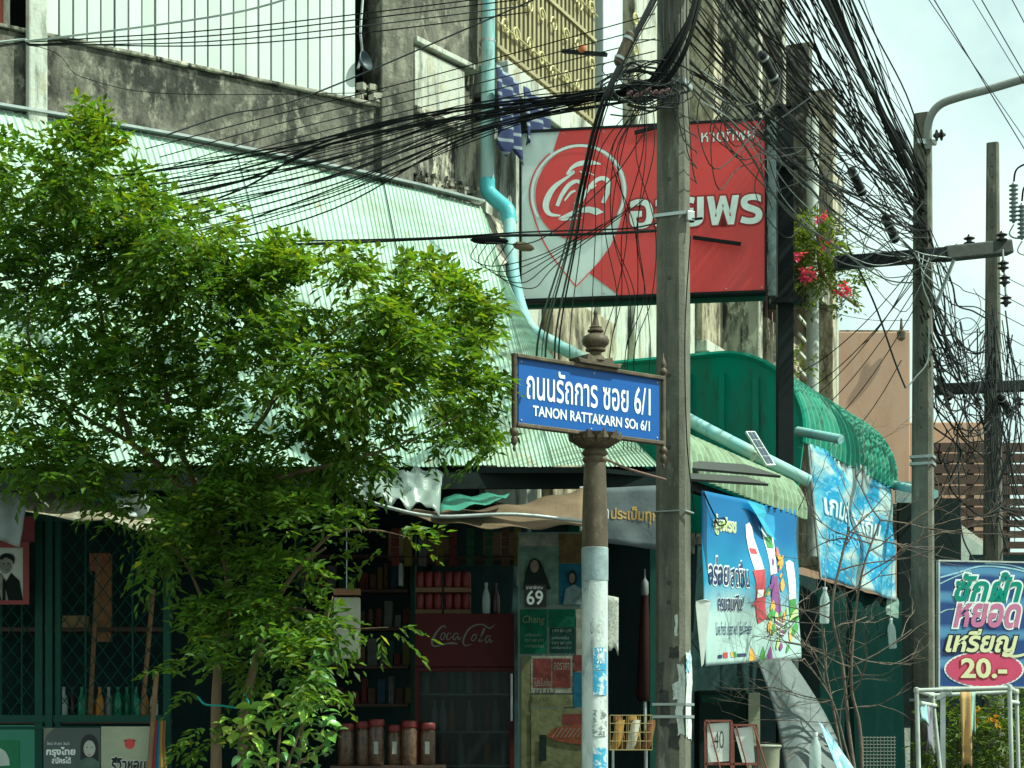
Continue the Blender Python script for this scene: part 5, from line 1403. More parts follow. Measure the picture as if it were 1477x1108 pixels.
# closed umbrella leaning at the right
um = thing('closed_umbrella', P(938, 1045, 13.6), 'closed dark red umbrella standing upright behind the concrete pole', 'umbrella')
uq = P(930, 1012, 13.6)
MB().lathe([(.05, 0), (.065, .05), (.045, .5), (.028, .75), (.03, .80)], uq, 10).build('canopy', pm('dark_red_nylon', (.03, .011, .010), .8, spec=.1), um, smooth=50)
MB().lathe([(.022, .80), (.03, .82), (.028, .90), (.008, .93), (.006, 1.0)], uq, 10).build('tip', pm('grey_plastic_tip', (.16, .18, .18), .5), um, smooth=50)
MB().tube([uq, V((uq.x + .02, uq.y, .012))], .014, 8).build('shaft', galv, um)
# folded newspaper behind the post
nw = hung('newspaper', P(871, 858, 10.75), P(892, 862, 10.75), .35, pm('newsprint', (.42, .43, .38), .9, dirt=((.2, .2, .19), .55, 60, 1, .06)), 'grey newspaper tucked behind the white sign post', 'newspaper', .5, .02, .15, 6, 8)
# dark banner under the eave with ochre lettering
db = thing('dark_banner', P(905, 790, 12.4), 'dark grey cloth banner with ochre Thai lettering under the eave', 'banner')
DS = banner((P(868, 704, 12.5), P(953, 700, 12.6), P(953, 794, 12.6), P(866, 782, 12.5)), .012, 4)
MB().grid(DS, 0, 1, 0, 1, 14, 10).build('cloth', pm('dark_grey_cloth', (.10, .12, .13), .85), db, smooth=60, solid=.003)
put_text('ประเป็นทุก', DS, .16, .38, .95, .66, pm('ochre_print', (.42, .25, .06), .6), db, 'lettering', .006, bold=.02)
put_text('สด', DS, -.02, .44, .12, .62, print_white, db, 'lettering', .006, bold=.01)
# white plastic edge left of the post
hung('white_plastic_strip', P(836, 702, 12.3), P(852, 702, 12.3), .42, cloth('thin_white_plastic', (.62, .66, .64), .4, .3), 'white plastic strip hanging left of the sign post under the eave', 'plastic sheet', .5, .03, .3, 6, 10)
# brown cloth canopy and crumpled plastic under the eave
bc = thing('brown_cloth', P(720, 735, 11.9), 'sagging brown cloth canopy under the mint awning edge', 'cloth')
CS_ = lambda x, y, l=0.0: (P(575, 742, 11.3).lerp(P(842, 757, 11.5), x).lerp(P(600, 736, 12.0).lerp(P(842, 704, 12.2), x), y) + V((0, 0, -.05 * math.sin(math.pi * x) + .012 * math.sin(x * 23 + y * 9))))
MB().grid(CS_, 0, 1, 0, 1, 30, 10).build('cloth', pm('brown_hessian', (.17, .12, .08), .95, spec=.05, var=.2, vs=5, bump=(.3, 80)), bc, smooth=60, solid=.004)
gp = thing('green_sheet', P(690, 725, 11.5), 'translucent green plastic sheet lying along the eave edge', 'plastic sheet')
GS_ = lambda x, y, l=0.0: (P(632, 740, 11.3).lerp(P(722, 722, 11.4), x).lerp(P(640, 716, 11.9).lerp(P(735, 712, 12.0), x), y) + V((0, 0, .012 * math.sin(x * 14 + y * 5))))
MB().grid(GS_, 0, 1, 0, 1, 12, 8).build('sheet', cloth('green_plastic', (.10, .38, .28), .35, .3), gp, smooth=60, solid=.003)
cp = thing('crumpled_plastic', P(575, 725, 11.4), 'crumpled clear plastic heaped on the eave left of the green sheet', 'plastic sheet')
def KS(x, y, l=0.0):
    p = P(480, 706, 11.2).lerp(P(634, 742, 11.25), x).lerp(P(500, 672, 11.7).lerp(P(640, 690, 11.7), x), y)
    return p + V((0, -.02, .09 * noise.noise(V((x * 9, y * 5, 1.3))) + .05 * math.sin(math.pi * y)))
MB().grid(KS, 0, 1, 0, 1, 40, 16).build('sheet', cloth('milky_plastic', (.30, .37, .34), .3, .3), cp, smooth=25, solid=.002)
eb = MB(); eb.tube(crom([P(476, 704, 11.18), P(560, 732, 11.2), P(632, 745, 11.25), P(740, 742, 11.35), P(842, 752, 11.45)], 6), .012, 8)
tag(eb.build('eave_pole', galv, smooth=50), 'thin galvanised pole carrying the brown cloth and plastic under the awning', 'pole')

# ------------------------------------------------------------------ green folding screen on the left
YG = 12.4
gx = lambda px: P(px, 0, YG).x
gz = lambda py: P(0, py, YG).z
gsn = thing('green_screen', (gx(120), YG, .012), 'dark green steel shop screen with diamond mesh left of the tree', 'screen')
for px, w_ in ((50, .055), (66, .05), (79, .04), (236, .05), (-40, .05)):
    MB().par((gx(px), YG - (.02 if w_ == .05 else .0), .012), (w_, 0, 0), (0, .05, 0), (0, 0, gz(735))).build('post', green_paint, gsn, bevel=.004)
for py, h_ in ((1042, .05), (1052, .02)):
    MB().par((gx(-60), YG - .006, gz(py)), (gx(246) - gx(-60), 0, 0), (0, .04, 0), (0, 0, h_)).build('rail', green_paint, gsn)
MB().par((gx(-60), YG - .006, gz(752)), (gx(246) - gx(-60), 0, 0), (0, .04, 0), (0, 0, .05)).build('rail', green_paint, gsn)
mesh_ = MB()
stp = .105
x0_, x1_, zb_, zt_ = gx(-40), gx(238), gz(1040), gz(752)
for k in range(-40, 60):
    for sg in (1, -1):
        a = x0_ + k * stp
        pts = []
        t0 = 0; 
        xa, xb = a, a + sg * (zt_ - zb_) * .75
        # clip to the panel
        ta, tb_ = 0.0, 1.0
        dx = xb - xa
        for lim, s_ in ((x0_, 1), (x1_, -1)):
            fa, fb = (xa - lim) * s_, (xb - lim) * s_
            if fa < 0 and fb < 0: ta = 2
            elif fa < 0: ta = max(ta, fa / (fa - fb))
            elif fb < 0: tb_ = min(tb_, fa / (fa - fb))
        if ta >= tb_: continue
        pA = V((xa + dx * ta, YG + .02 + .004 * sg, zb_ + (zt_ - zb_) * ta)); pB = V((xa + dx * tb_, YG + .02 + .004 * sg, zb_ + (zt_ - zb_) * tb_))
        mesh_.tube([pA, pB], .0035, 4)
tag(mesh_.build('wire_mesh', green_paint, gsn), kind='stuff')
for px in (0, 30, 122, 190):
    MB().tube([V((gx(px), YG + .03, zb_)), V((gx(px), YG + .03, zt_))], .007, 6).build('rod', green_paint, gsn)
MB().par((gx(-60), YG, .03), (gx(50) - gx(-60), 0, 0), (0, .03, 0), (0, 0, gz(1046) - .03)).build('lower_panel', pm('mid_green_panel', (.04, .20, .13), .5, var=.15), gsn)
MB().par((gx(56), YG + .01, .03), (gx(236) - gx(56), 0, 0), (0, .03, 0), (0, 0, gz(1052) - .03)).build('lower_panel', pm('deep_green_panel', (.02, .06, .05), .5), gsn)
# white emblem on the lower left panel
G_ = lambda px, py, l=0.0: P(px, py, YG - l)
put_poly(rect(-10, 1068, 28, 1120), G_, pm('vivid_green_print', (.01, .16, .06), .5), gsn, 'emblem_panel', .004)
put_poly([(-10, 1082)] + [(0, 1079), (8, 1084), (13, 1094), (14, 1104), (-10, 1106)], G_, pm('grey_print', (.5, .55, .52), .5), gsn, 'emblem', .007)
# two advertising boards at the foot of the screen
ad = thing('advert_board', P(110, 1108, 12.3), 'black and white advert board with a woman printed on it at the screen foot', 'advert')
A_ = lambda px, py, l=0.0: P(px, py, 12.33 - l)
put_poly(rect(63, 1050, 145, 1150), A_, pm('charcoal_print', (.07, .09, .09), .5), ad, 'board', 0)
put_poly([(63, 1050), (78, 1050), (66, 1062), (63, 1080)], A_, m_cr, ad, 'corner_print', .003)
put_text('กรุงไทย', A_, 67, 1092, 108, 1078, print_white, ad, 'lettering', .004, bold=.04)
put_text('สมัครได้', A_, 75, 1101, 102, 1092, print_white, ad, 'lettering', .004, bold=.04)
put_text('ใหม่ ล่าสุด วันนี้', A_, 68, 1076, 100, 1070, print_white, ad, 'lettering', .004)
put_poly(arc(129, 1076, 13, 17, 0, 360, 20)[:-1] , A_, print_black, ad, 'figure_print', .004)
put_poly(rect(116, 1074, 142, 1098), A_, print_black, ad, 'figure_print', .0046)
put_poly(arc(129, 1080, 8.5, 12, 0, 360, 20)[:-1], A_, pm('grey_skin_print', (.42, .42, .38), .5), ad, 'figure_print', .007)
put_poly([(110, 1120), (113, 1098), (124, 1093), (134, 1093), (143, 1100), (145, 1120)], A_, m_lg, ad, 'figure_print', .008)
put_poly(arc(125.5, 1078, 1.2, .8, 0, 360, 8)[:-1], A_, print_black, ad, 'figure_print', .009)
put_poly(arc(132.5, 1078, 1.2, .8, 0, 360, 8)[:-1], A_, print_black, ad, 'figure_print', .009)
put_poly([(126, 1087), (129, 1088.5), (132, 1087), (129, 1090)], A_, print_dred, ad, 'figure_print', .009)
ad2 = thing('advert_board', P(180, 1108, 12.3), 'cream advert board with black Thai script and a red badge', 'advert')
put_poly(rect(146, 1048, 216, 1150), A_, pm('pale_olive_print', (.40, .42, .30), .5, var=.2, vs=3), ad2, 'board', 0)
put_poly(arc(187, 1073, 7.5, 7.5, 0, 360, 24)[:-1], A_, print_red, ad2, 'badge', .004)
put_poly([(181, 1066), (177, 1070), (183, 1069)], A_, print_dred, ad2, 'badge_ear', .004); put_poly([(193, 1066), (197, 1070), (191, 1069)], A_, print_dred, ad2, 'badge_ear', .004)
put_text('รีวิวหอม', A_, 160, 1112, 210, 1092, print_black, ad2, 'lettering', .005, bold=.03, shear=.2, outline=(.07, print_white))
for t_ in (ad, ad2):
    for o in t_.children:
        if o.name.startswith('board'):
            mm = o.modifiers.new('s', 'SOLIDIFY'); mm.thickness = .004; mm.offset = 0
# brooms leaning on the screen
for i, (pa_, pb_, m_) in enumerate(((P(226, 970, 12.2), P(214, 1125, 12.15), wood), (P(221, 850, 12.9), P(205, 1030, 12.9), wood), (P(142, 800, 13.0), P(130, 1030, 13.0), wood))):
    o = MB().tube([pa_, pb_], .017, 8).build('wooden_pole' if i else 'broom', m_, smooth=50)
    tag(o, ('wooden broom handle leaning on the green screen by the cream advert', 'bare wooden pole leaning inside the screen near its right post', 'bare wooden pole standing behind the middle of the mesh screen')[i], ('broom', 'pole', 'pole')[i])
for i, (c_, nm) in enumerate((((.30, .04, .04), 'red'), ((.03, .15, .30), 'blue'), ((.42, .26, .05), 'yellow'), ((.30, .12, .04), 'rust'))):
    q = P(222 + 4.2 * i, 1050, 12.22 + .02 * i)
    o = MB().tube([q + V((.012, 0, .05)), q + V((0, 0, -.1)), q + V((-.02 + .014 * i, 0, -.45))], [.01, .017, .024], 7).build('duster', pm('duster_' + nm, c_, .85), smooth=50)
    tag(o, '%s duster bundled upright beside the broom handle' % nm, 'duster', 'coloured dusters by the screen post')
# shelves and goods behind the mesh
bs = thing('goods_shelf', (gx(130), 13.2, .012), 'dim wooden goods shelf behind the green mesh screen', 'shelf')
for py in (1038, 905):
    MB().par(P(-40, py, 13.2), (1.4, 0, 0), (0, .35, 0), (0, 0, -.03)).build('board', brown_wood, bs)
MB().par(P(140, 800, 13.25), (.10, 0, 0), (0, .05, 0), (0, 0, -.64)).build('panel', pm('carved_brown_panel', (.26, .12, .05), .6, var=.4, vs=16), bs)
MB().par(P(129, 798, 13.23), (.145, 0, 0), (0, .05, 0), (0, 0, -.13)).build('panel', pm('rust_panel', (.30, .11, .05), .6, var=.3, vs=14), bs)
MB().par(P(86, 888, 13.2), (.20, 0, 0), (0, .1, 0), (0, 0, -.085)).build('panel', pm('ochre_panel', (.24, .15, .07), .6, var=.3, vs=14), bs)
rr = random.Random(4)
for i in range(11):
    k = rr.choice(('green', 'clear', 'dark', 'orange', 'clear'))
    o = link_mesh('drink_bottle', bmesh_[k], None, loc=P(92 + i * 13, 1037, 13.3 + .06 * (i % 2)))
    tag(o, '%s bottle standing on the shelf behind the green mesh screen' % k, 'bottle', '%s bottles behind the mesh screen' % k)
# framed portrait
fp = thing('framed_portrait', P(10, 868, 12.2), 'red framed black and white portrait of a suited man hung at the left edge', 'picture')
YF = 12.28
F_ = lambda px, py, l=0.0: P(px, py, YF - l)
put_poly([rect(-60, 782, 42, 872), rect(-40, 790, 33, 866)], F_, pm('dark_red_frame', (.22, .03, .03), .5), fp, 'frame', .02)
put_poly(rect(-44, 788, 35, 868), F_, pm('portrait_grey', (.48, .50, .44), .5), fp, 'print', 0)
put_poly([(-30, 866), (-12, 836), (2, 826), (8, 840), (16, 826), (28, 838), (33, 866)], F_, fig, fp, 'jacket_print', .004)
put_poly([(2, 826), (12, 866), (2, 866), (-4, 838)], F_, pc('shirt_white', (.5, .52, .46)), fp, 'shirt_print', .006)
put_poly([(4, 834), (8, 836), (8, 866), (3, 866)], F_, fig, fp, 'tie_print', .008)
put_poly(arc(8, 814, 9, 14, 0, 360, 20)[:-1], F_, pc('face_grey', (.44, .45, .40)), fp, 'face_print', .007)
for ex_ in (5, 12): put_poly(arc(ex_, 813, 1.6, 1.0, 0, 360, 8)[:-1], F_, fig, fp, 'face_print', .009)
put_poly([(6, 821), (9, 822.5), (12, 821), (9, 823.5)], F_, fig, fp, 'face_print', .009)
put_poly([(8, 813), (9.5, 818), (7.5, 818)], F_, pc('face_shade', (.33, .34, .30)), fp, 'face_print', .0095)
put_poly(arc(10, 806, 11, 8, 180, 360, 16) + [(20, 815), (17, 808), (8, 804), (2, 808)], F_, fig, fp, 'hair_print', .009)
put_poly(rect(-60, 745, 50, 782), F_, pm('dim_red_board', (.16, .02, .025), .6), fp, 'red_backing', -.02)
# tarpaulins tucked under the left eave
for i, (cs4, m_, lab) in enumerate((((P(-20, 690, 11.3), P(40, 720, 11.3), P(28, 790, 11.35), P(-20, 772, 11.35)), cloth('grey_tarp', (.30, .34, .34), .6, .15), 'grey tarpaulin flap hanging at the far left eave'), ((P(38, 705, 11.5), P(225, 735, 11.6), P(222, 768, 11.25), P(36, 738, 11.2)), pm('brown_tarp', (.24, .20, .14), .8, dirt=((.45, .45, .38), .56, 8, 1, .05)), 'mottled brown tarpaulin along the left eave behind the leaves'), ((P(108, 672, 11.8), P(165, 678, 11.8), P(170, 735, 11.7), P(112, 728, 11.7)), cloth('blue_plastic_sheet', (.10, .32, .42), .35, .25), 'blue plastic sheet bundled under the awning behind the leaves'), ((P(165, 715, 11.4), P(215, 712, 11.4), P(218, 748, 11.4), P(170, 744, 11.4)), cloth('pale_plastic_bag', (.45, .50, .48), .35, .25), 'pale plastic bag beside the blue plastic sheet under the awning'))):
    bS = banner(cs4, .03, i + 1.5)
    tag(MB().grid(bS, 0, 1, 0, 1, 14, 10).build('tarpaulin' if i < 2 else 'plastic_sheet', m_, smooth=40, solid=.003), lab, 'tarpaulin' if i < 2 else 'plastic sheet')
# red jar shelves behind tree: dark counter back
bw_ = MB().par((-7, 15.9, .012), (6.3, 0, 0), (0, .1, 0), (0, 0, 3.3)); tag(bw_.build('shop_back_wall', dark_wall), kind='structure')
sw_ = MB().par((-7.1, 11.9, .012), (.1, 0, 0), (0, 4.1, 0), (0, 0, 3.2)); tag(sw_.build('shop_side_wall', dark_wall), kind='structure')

# ------------------------------------------------------------------ right forecourt
gt = thing('grey_tarp', P(1155, 1108, 14.4), 'grey tarpaulin stretched down diagonally below the juice banner', 'tarpaulin')
def TS(x, y, l=0.0):
    a = P(1092, 953, 14.9).lerp(P(1138, 948, 15.0), x); b = P(1136, 1150, 14.0).lerp(P(1238, 1150, 14.2), x)
    p = a.lerp(b, y); 
    return p + V((.04 * math.sin(math.pi * y) , -.05 * math.sin(x * 3.1) + .02 * math.sin(x * 8 + y * 3), .05 * math.sin(math.pi * y)))
MB().grid(TS, 0, 1, 0, 1, 16, 24).build('sheet', pm('grey_sheeting', (.11, .13, .13), .6, var=.15, vs=3, dirt=((.16, .11, .08), .64, 2.5, 4, .06)), gt, smooth=60, solid=.004)
bs2 = thing('blue_plastic_strip', P(1200, 1108, 14.1), 'pale blue plastic strip along the lower edge of the grey tarpaulin', 'plastic sheet')
MB().grid(banner((P(1180, 1040, 14.2), P(1192, 1052, 14.2), P(1240, 1120, 14.1), P(1212, 1120, 14.0)), .01, 2), 0, 1, 0, 1, 6, 10).build('sheet', cloth('sky_plastic', (.32, .56, .66), .35, .2), bs2, solid=.003)
# price cards in red frames
for i, (x0, y0, x1, lab) in enumerate(((1017, 1040, 1055, 'red framed white card with the number forty written by hand'), (1057, 1046, 1091, 'red framed blank tilted white card right of the numbered card'))):
    t_ = thing('price_card', P((x0 + x1) / 2, 1108, 12.6), lab, 'card', 'red framed price cards')
    Y_ = 12.6 + .05 * i
    K_ = lambda px, py, l=0.0, Y_=Y_: P(px, py, Y_ - l)
    fr_ = MB()
    for a, b in (((x0, y0), (x0 + 1, 1125)), ((x1, y0), (x1 + 5 * i, 1125)), ((x0, y0), (x1, y0)), ((x0, 1102), (x1 + 3 * i, 1102))):
        fr_.bar(K_(*a), K_(*b), .016, .02, V((0, 1, 0)))
    fr_.build('frame', pm('red_brown_rod_%d' % i, (.22, .07, .05), .6), t_)
    put_poly([(x0 + 3 - 2 * i, y0 + 4 + i), (x1 - 3 - 3 * i, y0 + 2), (x1 - 3 + i, 1098 + 2 * i), (x0 + 4 + 10 * i, 1100)], K_, MATS['plain_white_paper'], t_, 'card', -.004)
    fr2 = MB().tube([K_(x0 + 5, y0 + 2, .012), K_(x0 + 24, 1118, .012)], .006, 6); fr2.build('brace', pm('red_brown_brace_%d' % i, (.20, .06, .04), .6), t_)
    if i == 0: put_text('40', K_, 1030, 1080, 1044, 1054, print_black, t_, 'number', .002, bold=-.01)
    else: MB().tube([K_(x0 + 30, y0 + 2, .012), K_(x0 + 52, 1118, .012)], .006, 6).build('brace', pm('red_brown_brace_2', (.20, .06, .04), .6), t_)
# green cabinet behind the cards
cbn = thing('green_cabinet', P(1050, 1108, 15.2) * V((1, 1, 0)) + V((0, 0, .012)), 'dark green metal cabinet behind the price cards', 'cabinet')
q = P(1008, 998, 15.2); q2 = P(1078, 998, 15.2)
MB().par((q.x, 15.2, .012), (q2.x - q.x, 0, 0), (0, .4, 0), (0, 0, q.z)).build('body', pm('cabinet_green', (.015, .035, .028), .6, spec=.1), cbn, bevel=.008)
MB().par((q.x + .02, 15.19, q.z - .09), (.25, 0, 0), (0, .01, 0), (0, 0, .06)).build('label_plate', green_paint, cbn)
MB().par((q2.x + .003, 15.15, .012), (.10, .02, 0), (0, .4, 0), (0, 0, q.z - .02)).build('side_door', pm('cabinet_beige', (.24, .26, .18), .6), cbn)
# bucket between the cards and the tarp
bk_ = thing('cream_tub', P(1102, 1108, 13.4), 'cream plastic tub behind the tilted card', 'tub')
MB().lathe([(.10, -.3), (.11, .0), (.12, .02), (.11, .02), (.10, -.25)], P(1104, 1082, 13.8), 18).build('tub', pm('cream_plastic', (.30, .30, .22), .6), bk_, smooth=40)
MB().lathe([(.122, .021), (.126, .03), (.12, .04), (.001, .045)], P(1104, 1082, 13.8), 18).build('lid', pm('cream_lid', (.28, .29, .22), .6), bk_, smooth=40)
# plastic bottles
pet_m = glassy('clear_pet_plastic', (.75, .85, .82), .55, .1)
def petb(name, q, sc, lab, tilt, cap=True):
    t_ = thing(name, q, lab, 'bottle', None)
    ax = V((tilt, 0, 1)).normalized()
    pr = [(.001, 0), (.030, .003), (.034, .02), (.031, .05), (.034, .06), (.034, .15), (.030, .18), (.014, .22), (.012, .235)]
    MB().lathe([(r_ * sc, h_ * sc) for r_, h_ in pr], q, 14, ax).build('body', pet_m, t_, smooth=40)
    MB().lathe([(r_ * sc, h_ * sc) for r_, h_ in ((.014, .236), (.015, .24), (.015, .255), (.001, .256))], q, 12, ax).build('cap', print_white, t_, smooth=40)
    if cap: MB().tube([q + ax * .25 * sc, q + ax * .25 * sc + V((0.02, .02, .55))], .004, 5).build('string', galv, t_)
petb('plastic_bottle', P(1189, 900, 15.0), 1.2, 'clear plastic bottle hanging on a string under the faded banner', .02)
petb('plastic_bottle', P(1288, 936, 17.2), 1.15, 'clear plastic bottle hanging beside the grey green awning post', -.08)
petb('plastic_bottle', P(1176, 1122, 13.2), 1.3, 'clear water bottle standing at the foot of the grey tarpaulin', .0, False)
# dark green curtain and wire grid behind the bare shrub
hung('green_curtain', P(1178, 835, 17.9), P(1300, 868, 21.5), 2.4, pm('dark_green_fabric', (.004, .02, .017), .95, spec=.03), 'dark green curtain hanging behind the bare shrub', 'curtain', 5, .06, .03, 50, 8)
wg = thing('wire_grid', P(1270, 1108, 16.8), 'square wire grid panel at the foot of the green curtain', 'grid')
gm = MB()
for k in range(10):
    gm.tube([P(1245 + 5 * k, 1062, 16.9), P(1245 + 5 * k, 1125, 16.9)], .004, 4)
for k in range(12):
    gm.tube([P(1243, 1064 + 5 * k, 16.9), P(1292, 1064 + 5 * k, 16.9)], .004, 4)
gm.build('wires', pm('rusty_grid', (.20, .20, .17), .6), wg)
# side wall, window and dark recess between the curtain and the lamp pole
dw = thing('shop_shutter', P(1325, 1108, 21.6) * V((1, 1, 0)) + V((0, 0, .012)), 'dark steel shutter wall behind the lamp pole', 'shutter')
q = P(1296, 720, 21.6)
MB().par((q.x, 21.6, .012), (.75, 0, 0), (0, .1, 0), (0, 0, q.z)).build('shutter', pm('dark_teal_shutter', (.015, .024, .022), .7, spec=.1), dw)
MB().par(P(1296, 1050, 21.55), (.28, 0, 0), (0, .1, 0), (0, 0, -1.0)).build('pale_base', conc_light, dw)
MB().par(P(1292, 725, 21.4), (.28, 0, 0), (0, .05, 0), (0, 0, .25)).build('clear_panel', glassy('cloudy_panel', (.5, .62, .6), .4), dw)

# ------------------------------------------------------------------ PVC drying frame, cloths
df = thing('drying_frame', P(1390, 1108, 14.0), 'grey plastic pipe drying frame below the laundry sign', 'drying rack')
def pv(*pts, r=.024): return MB().tube([P(*p) for p in pts], r, 10)
for pts in (((1322, 996, 13.6), (1456, 992, 13.6)), ((1322, 996, 13.6), (1326, 1150, 13.6)), ((1456, 992, 13.6), (1460, 1150, 13.6)), ((1345, 1003, 14.6), (1466, 998, 14.6)), ((1466, 998, 14.6), (1470, 1150, 14.6)), ((1345, 1003, 14.6), (1360, 1150, 14.6)), ((1322, 996, 13.6), (1345, 1003, 14.6)), ((1456, 992, 13.6), (1466, 998, 14.6)), ((1326, 1014, 13.6), (1349, 1018, 14.6)), ((1456, 1012, 13.6), (1468, 1014, 14.6))):
    pv(*pts, r=.017 if pts[0][2] < 14 else .016).build('pipe', pvc_grey, df, smooth=50)
for p in ((1322, 996, 13.6), (1456, 992, 13.6), (1345, 1003, 14.6), (1466, 998, 14.6)):
    MB().lathe([(.001, -.026), (.020, -.020), (.024, 0), (.020, .020), (.001, .026)], P(*p), 10).build('corner_joint', pvc_grey, df, smooth=50)
hung('towel', P(1385, 998, 14.0), P(1399, 998, 14.05), .62, cloth('tan_towel', (.50, .33, .14), .9, .2), 'tan towel hanging over the drying frame', 'towel', 1.2, .03, .1, 8, 10)
hung('towel', P(1399, 998, 14.1), P(1407, 998, 14.1), .34, cloth('mint_towel', (.40, .58, .50), .9, .2), 'narrow mint towel hanging right beside the tan towel', 'towel', .8, .02, .1, 6, 8)
hung('rag', P(1326, 1012, 13.7), P(1336, 1014, 13.9), .18, cloth('aqua_rag', (.40, .62, .66), .9, .2), 'small pale aqua rag at the left corner of the drying frame', 'rag', 1, .02, .3, 6, 6)
hung('rag', P(1336, 1018, 14.0), P(1344, 1018, 14.3), .42, cloth('mauve_rag', (.30, .28, .34), .9, .2), 'long grey mauve rag hanging behind the aqua rag', 'rag', 1, .02, .3, 6, 6)
hung('rag', P(1352, 1004, 14.3), P(1370, 992, 14.2), .06, cloth('white_rag', (.65, .68, .64), .9, .2), 'white rag thrown over the back of the drying frame', 'rag', .6, .03, .3, 6, 4)
# ------------------------------------------------------------------ foliage
def leaf_cloud(name, twigs, mat, parent, tint, llen=(.045, .07), wid=.42, nleaf=(7, 11), tw=(.12, .24), droop=.5, seed=1):
    """many separate folded leaves set along short twigs; twigs = list of (origin, outward direction, tint index)"""
    rr = random.Random(seed)
    vs, fs, cols = [], [], []
    sv, sf = [], []
    for (o, d, tn) in twigs:
        L_ = rr.uniform(*tw)
        n = rr.randint(*nleaf)
        d = (d + V((rr.gauss(0, .35), rr.gauss(0, .35), rr.gauss(0, .3)))).normalized()
        side = d.cross(V((0, 0, 1)))
        if side.length < .1: side = V((1, 0, 0))
        side.normalize()
        for k in range(n):
            t = (k + .5) / n
            p = o + d * L_ * t + V((0, 0, -droop * L_ * t * t))
            sg = 1 if k % 2 else -1
            ld = (side * sg * rr.uniform(.5, 1.0) + d * rr.uniform(.2, .9) + V((rr.gauss(0, .2), rr.gauss(0, .2), rr.uniform(-.75, .15)))).normalized()
            if k == n - 1: ld = (d + V((0, 0, -.4))).normalized()
            ln_ = rr.uniform(*llen); w = ln_ * wid * rr.uniform(.8, 1.15)
            up = V((rr.gauss(0, .35), rr.gauss(0, .35), 1)).normalized()
            wv = ld.cross(up)
            if wv.length < .1: continue
            wv.normalize(); nv = wv.cross(ld)
            b = len(vs)
            m_ = p + ld * ln_ * .45
            vs += [p, m_ + wv * w / 2 + nv * .004, p + ld * ln_ + nv * -.008, m_ - wv * w / 2 + nv * .004, m_ - nv * .006]
            fs += [(b, b + 1, b + 4), (b + 1, b + 2, b + 4), (b + 2, b + 3, b + 4), (b + 3, b, b + 4)]
            c = tint(tn, rr)
            cols += [c] * 5
    me = bpy.data.meshes.new(name)
    me.from_pydata([tuple(v) for v in vs], [], fs)
    ca_ = me.color_attributes.new('tint', 'FLOAT_COLOR', 'POINT')
    flatc = []
    for c in cols: flatc += [c[0], c[1], c[2], 1.0]
    ca_.data.foreach_set('color', flatc)
    me.materials.append(mat)
    o = link_mesh(name, me, parent)
    return tag(o, kind='stuff')

leaf_m = leafmat('tree_leaf', (.098, .195, .038), .45)
tr = thing('street_tree', V((P(322, 0, 10.2).x, 10.2, 0)), 'leafy green street tree filling the left side in front of the awning', 'tree')
blobs = [(0, 235, 55, 45, .9, 10.0, .7), (140, 225, 60, 50, .8, 9.95, .9), (330, 350, 60, 40, .8, 9.8, .9), (310, 930, 45, 50, .8, 9.95, .5), (290, 985, 30, 40, .5, 9.95, .4), (350, 880, 70, 45, .8, 9.9, .5), (60, 715, 90, 28, .6, 9.85, .4), (200, 715, 70, 35, .7, 9.85, .5), (330, 700, 90, 40, .8, 9.75, .5), (250, 830, 40, 30, .4, 9.9, .5),  # column, row, half width, half height, number weight, depth, fresh leaf tone with sunlight put into the colour
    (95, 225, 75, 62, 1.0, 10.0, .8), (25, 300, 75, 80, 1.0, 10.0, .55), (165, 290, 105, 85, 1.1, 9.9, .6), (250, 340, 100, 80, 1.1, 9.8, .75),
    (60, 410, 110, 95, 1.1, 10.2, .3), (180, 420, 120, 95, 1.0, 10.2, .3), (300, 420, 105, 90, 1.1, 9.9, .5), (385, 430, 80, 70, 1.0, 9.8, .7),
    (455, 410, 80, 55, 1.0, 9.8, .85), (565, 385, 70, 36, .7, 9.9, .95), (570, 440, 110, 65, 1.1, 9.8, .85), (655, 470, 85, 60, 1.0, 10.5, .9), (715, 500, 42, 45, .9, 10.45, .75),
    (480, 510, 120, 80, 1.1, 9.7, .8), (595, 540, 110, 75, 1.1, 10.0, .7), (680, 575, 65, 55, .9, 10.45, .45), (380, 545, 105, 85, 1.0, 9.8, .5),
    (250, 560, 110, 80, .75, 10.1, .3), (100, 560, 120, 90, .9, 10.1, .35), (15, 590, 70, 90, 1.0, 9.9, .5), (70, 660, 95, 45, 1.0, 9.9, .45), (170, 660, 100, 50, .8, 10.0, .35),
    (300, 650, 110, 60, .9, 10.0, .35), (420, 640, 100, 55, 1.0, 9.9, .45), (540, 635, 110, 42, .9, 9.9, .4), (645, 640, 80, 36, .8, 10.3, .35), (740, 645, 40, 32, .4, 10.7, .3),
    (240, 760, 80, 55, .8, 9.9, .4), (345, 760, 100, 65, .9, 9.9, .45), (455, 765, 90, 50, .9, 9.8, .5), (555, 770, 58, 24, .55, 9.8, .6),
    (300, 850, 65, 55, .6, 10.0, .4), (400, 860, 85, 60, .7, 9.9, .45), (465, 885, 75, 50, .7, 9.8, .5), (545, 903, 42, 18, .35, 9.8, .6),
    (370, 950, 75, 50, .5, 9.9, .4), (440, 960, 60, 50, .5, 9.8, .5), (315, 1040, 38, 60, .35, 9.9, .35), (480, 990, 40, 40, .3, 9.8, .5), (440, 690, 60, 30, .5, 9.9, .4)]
rr = random.Random(21)
twigs = []
